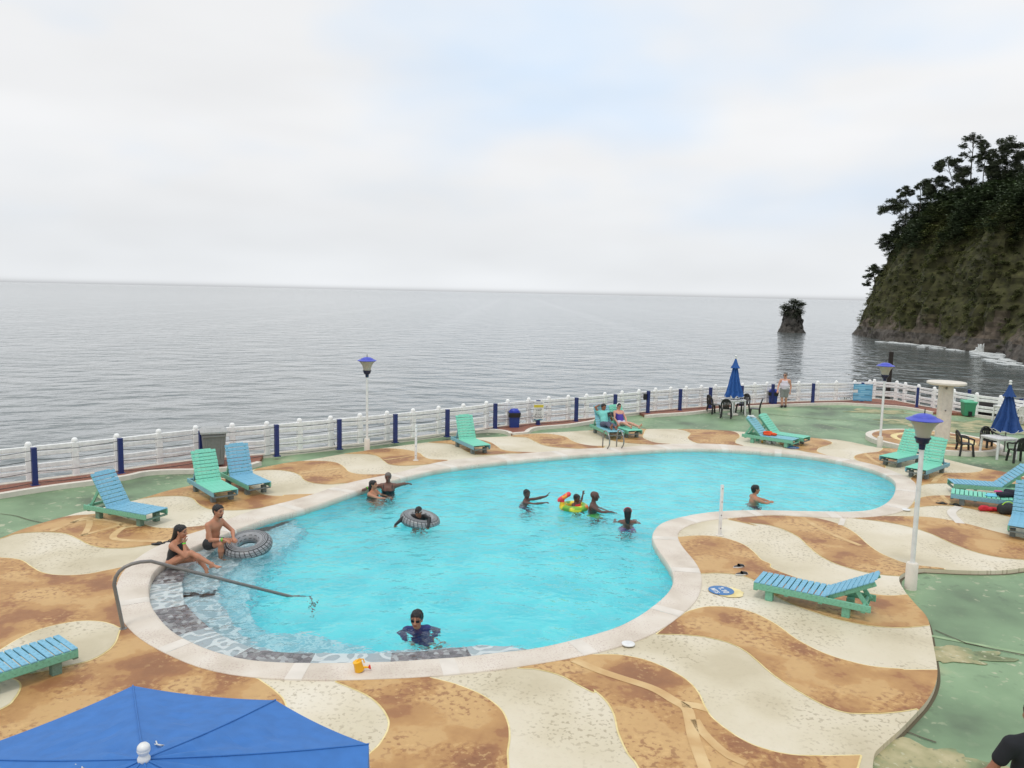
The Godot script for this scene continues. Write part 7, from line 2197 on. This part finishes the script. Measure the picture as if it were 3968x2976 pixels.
	for i in n - 1:
		var p := coast[i]
		if p.y < -216 or p.y > -140: continue
		var t := (coast[i + 1] - coast[i])
		var sea := Vector2(-absf(t.y), t.x * signf(-t.y) * -1.0).normalized()
		for k in 5:
			var q := p + sea * (k * 1.0 + 0.6 + fz.get_noise_2d(i * 0.9, 3.0) * 2.2)
			if fz.get_noise_2d(q.x * 1.4, q.y * 0.8) < 0.06 + k * 0.05: continue
			var poly := PackedVector2Array()
			for a in 9:
				var w := TAU * a / 9
				var r := 1.0 + 0.5 * fz.get_noise_2d(q.x + cos(w) * 7, q.y + sin(w) * 7)
				poly.append(q + Vector2(cos(w) * 0.7, sin(w) * 1.5) * r)
			foam.prism(poly, -6.05, -5.93 + k * 0.004 + (i % 3) * 0.01)
	var sp := Field.new(V(104, -6.5, -184), V(110, -2.6, -178), 0.22)      # one breaking splash
	for q in [[107.4, -6, -181.2, 107.2, -4.4, -181.0, 0.6, 0.28], [106.6, -6, -180.8, 106.0, -5.0, -180.6, 0.5, 0.2], [108.2, -6, -181.4, 108.6, -4.9, -181.4, 0.5, 0.2], [105.2, -6, -180.6, 107.5, -5.9, -181, 0.35, 0.5], [107.9, -5.4, -181.3, 108.0, -4.0, -181.2, 0.35, 0.12], [106.9, -5.2, -181.0, 106.5, -4.2, -180.9, 0.3, 0.12]]:
		sp.cap(V(q[0], q[1], q[2]), V(q[3], q[4], q[5]), q[6], q[7], 0.3)
	sp.mesh(foam)
	var fo := obj("sea_foam", foam, M.foam)
	fo.set_meta("kind", "stuff")
	tag(fo, "white surf foam breaking along the foot of the headland rocks", "foam")
	# the lone stack in the sea
	var o := thing("sea_stack", "lone dark rock stack topped with bushes standing in the sea off the headland", "sea stack", V(92.4, -6.0, -262.5))
	var rock := Field.new(V(-6.5, -2, -5), V(6.5, 8.5, 5), 0.32)
	rock.cap(V(-1.2, -1, 0), V(-0.6, 6.2, 0), 3.2, 1.9, 0.8)
	rock.cap(V(0.6, -1, 0.3), V(0.9, 5.8, 0), 3.0, 1.9, 0.6)
	rock.cap(V(2.6, -1, 0.8), V(2.2, 1.8, 0.6), 2.2, 1.0, 0.3)
	rock.cap(V(-3.0, -1, 0.6), V(-2.2, 2.6, 0.4), 1.7, 0.8, 0.4)
	for z in rock.nz:
		for j in rock.ny:
			for i in rock.nx:
				var w := (z * rock.ny + j) * rock.nx + i
				if absf(rock.d[w]) < 2.0:
					var p := rock.lo + V(i, j, z) * rock.h
					rock.d[w] += crag.get_noise_3d(p.x * 5, p.y * 4, p.z * 5) * 0.9 + fine.get_noise_3d(p.x * 2, p.y * 1.2, p.z * 2) * 0.5
	mb = MB.new()
	rock.mesh(mb, lin(96, 95, 96))
	obj("rock", mb, M.rock, o)
	rng.seed = 77
	var lobes := [[V(-1.6, 8.4, 0), 2.3, 0.8], [V(1.4, 9.2, 0.3), 2.1, 0.75], [V(0.2, 10.3, 0), 1.6, 0.6], [V(-2.6, 6.4, 0.4), 1.7, 1.0], [V(0.4, 6.6, 0.8), 2.3, 0.9], [V(2.2, 7.0, 0), 1.7, 0.9], [V(-0.6, 5.4, 1.2), 1.7, 0.9], [V(3.2, 9.4, 0), 1.0, 0.6], [V(-3.4, 8.2, 0), 1.1, 0.7]]
	obj("bushes", crown_of(lobes, 3600, 0.42, Color(0.07, 0.085, 0.066), Color(0.17, 0.19, 0.13), rng), M.leaf, o)
	mb = MB.new()
	for l in lobes: mb.tube([V(0, 5.0, 0), l[0] * 0.6 + V(0, 3, 0), l[0]], 0.14, 5, 0.04)
	obj("branch", mb, M.bark, o)

func _ready() -> void:
	# camera
	var cam := Camera3D.new()
	cam.name = "camera"
	cam.fov = 51.86
	cam.near = 0.1
	cam.far = 40000.0
	add_child(cam)
	cam.position = Vector3(0, 5.2, 0)
	cam.rotation_degrees = Vector3(-6.602, 0, 1.232)
	cam.current = true
	# sky
	var env := Environment.new()
	env.background_mode = Environment.BG_SKY
	var sky := Sky.new()
	var pano := PanoramaSkyMaterial.new()
	pano.panorama = ImageTexture.create_from_image(sky_picture())
	sky.sky_material = pano
	env.sky = sky
	env.background_energy_multiplier = 1.0
	env.tonemap_mode = Environment.TONE_MAPPER_LINEAR
	env.tonemap_exposure = 1.0
	env.sdfgi_enabled = true
	env.ssao_enabled = true
	env.ssil_enabled = true
	var we := WorldEnvironment.new()
	we.name = "world_environment"
	we.environment = env
	add_child(we)
	# veiled sun, high and slightly beyond
	var sun := DirectionalLight3D.new()
	sun.name = "sun"
	sun.light_energy = 0.3
	sun.light_angular_distance = 11.0
	sun.light_color = Color(1.0, 0.97, 0.92)
	sun.shadow_enabled = true
	sun.rotation_degrees = Vector3(-66, -24, 0)
	add_child(sun)
	materials()
	setting()
	headland()
	white_fence()
	cable_fence()
	rails()
	loungers()
	furniture()
	bins()
	signs()
	floats()
	people()
	small_things()
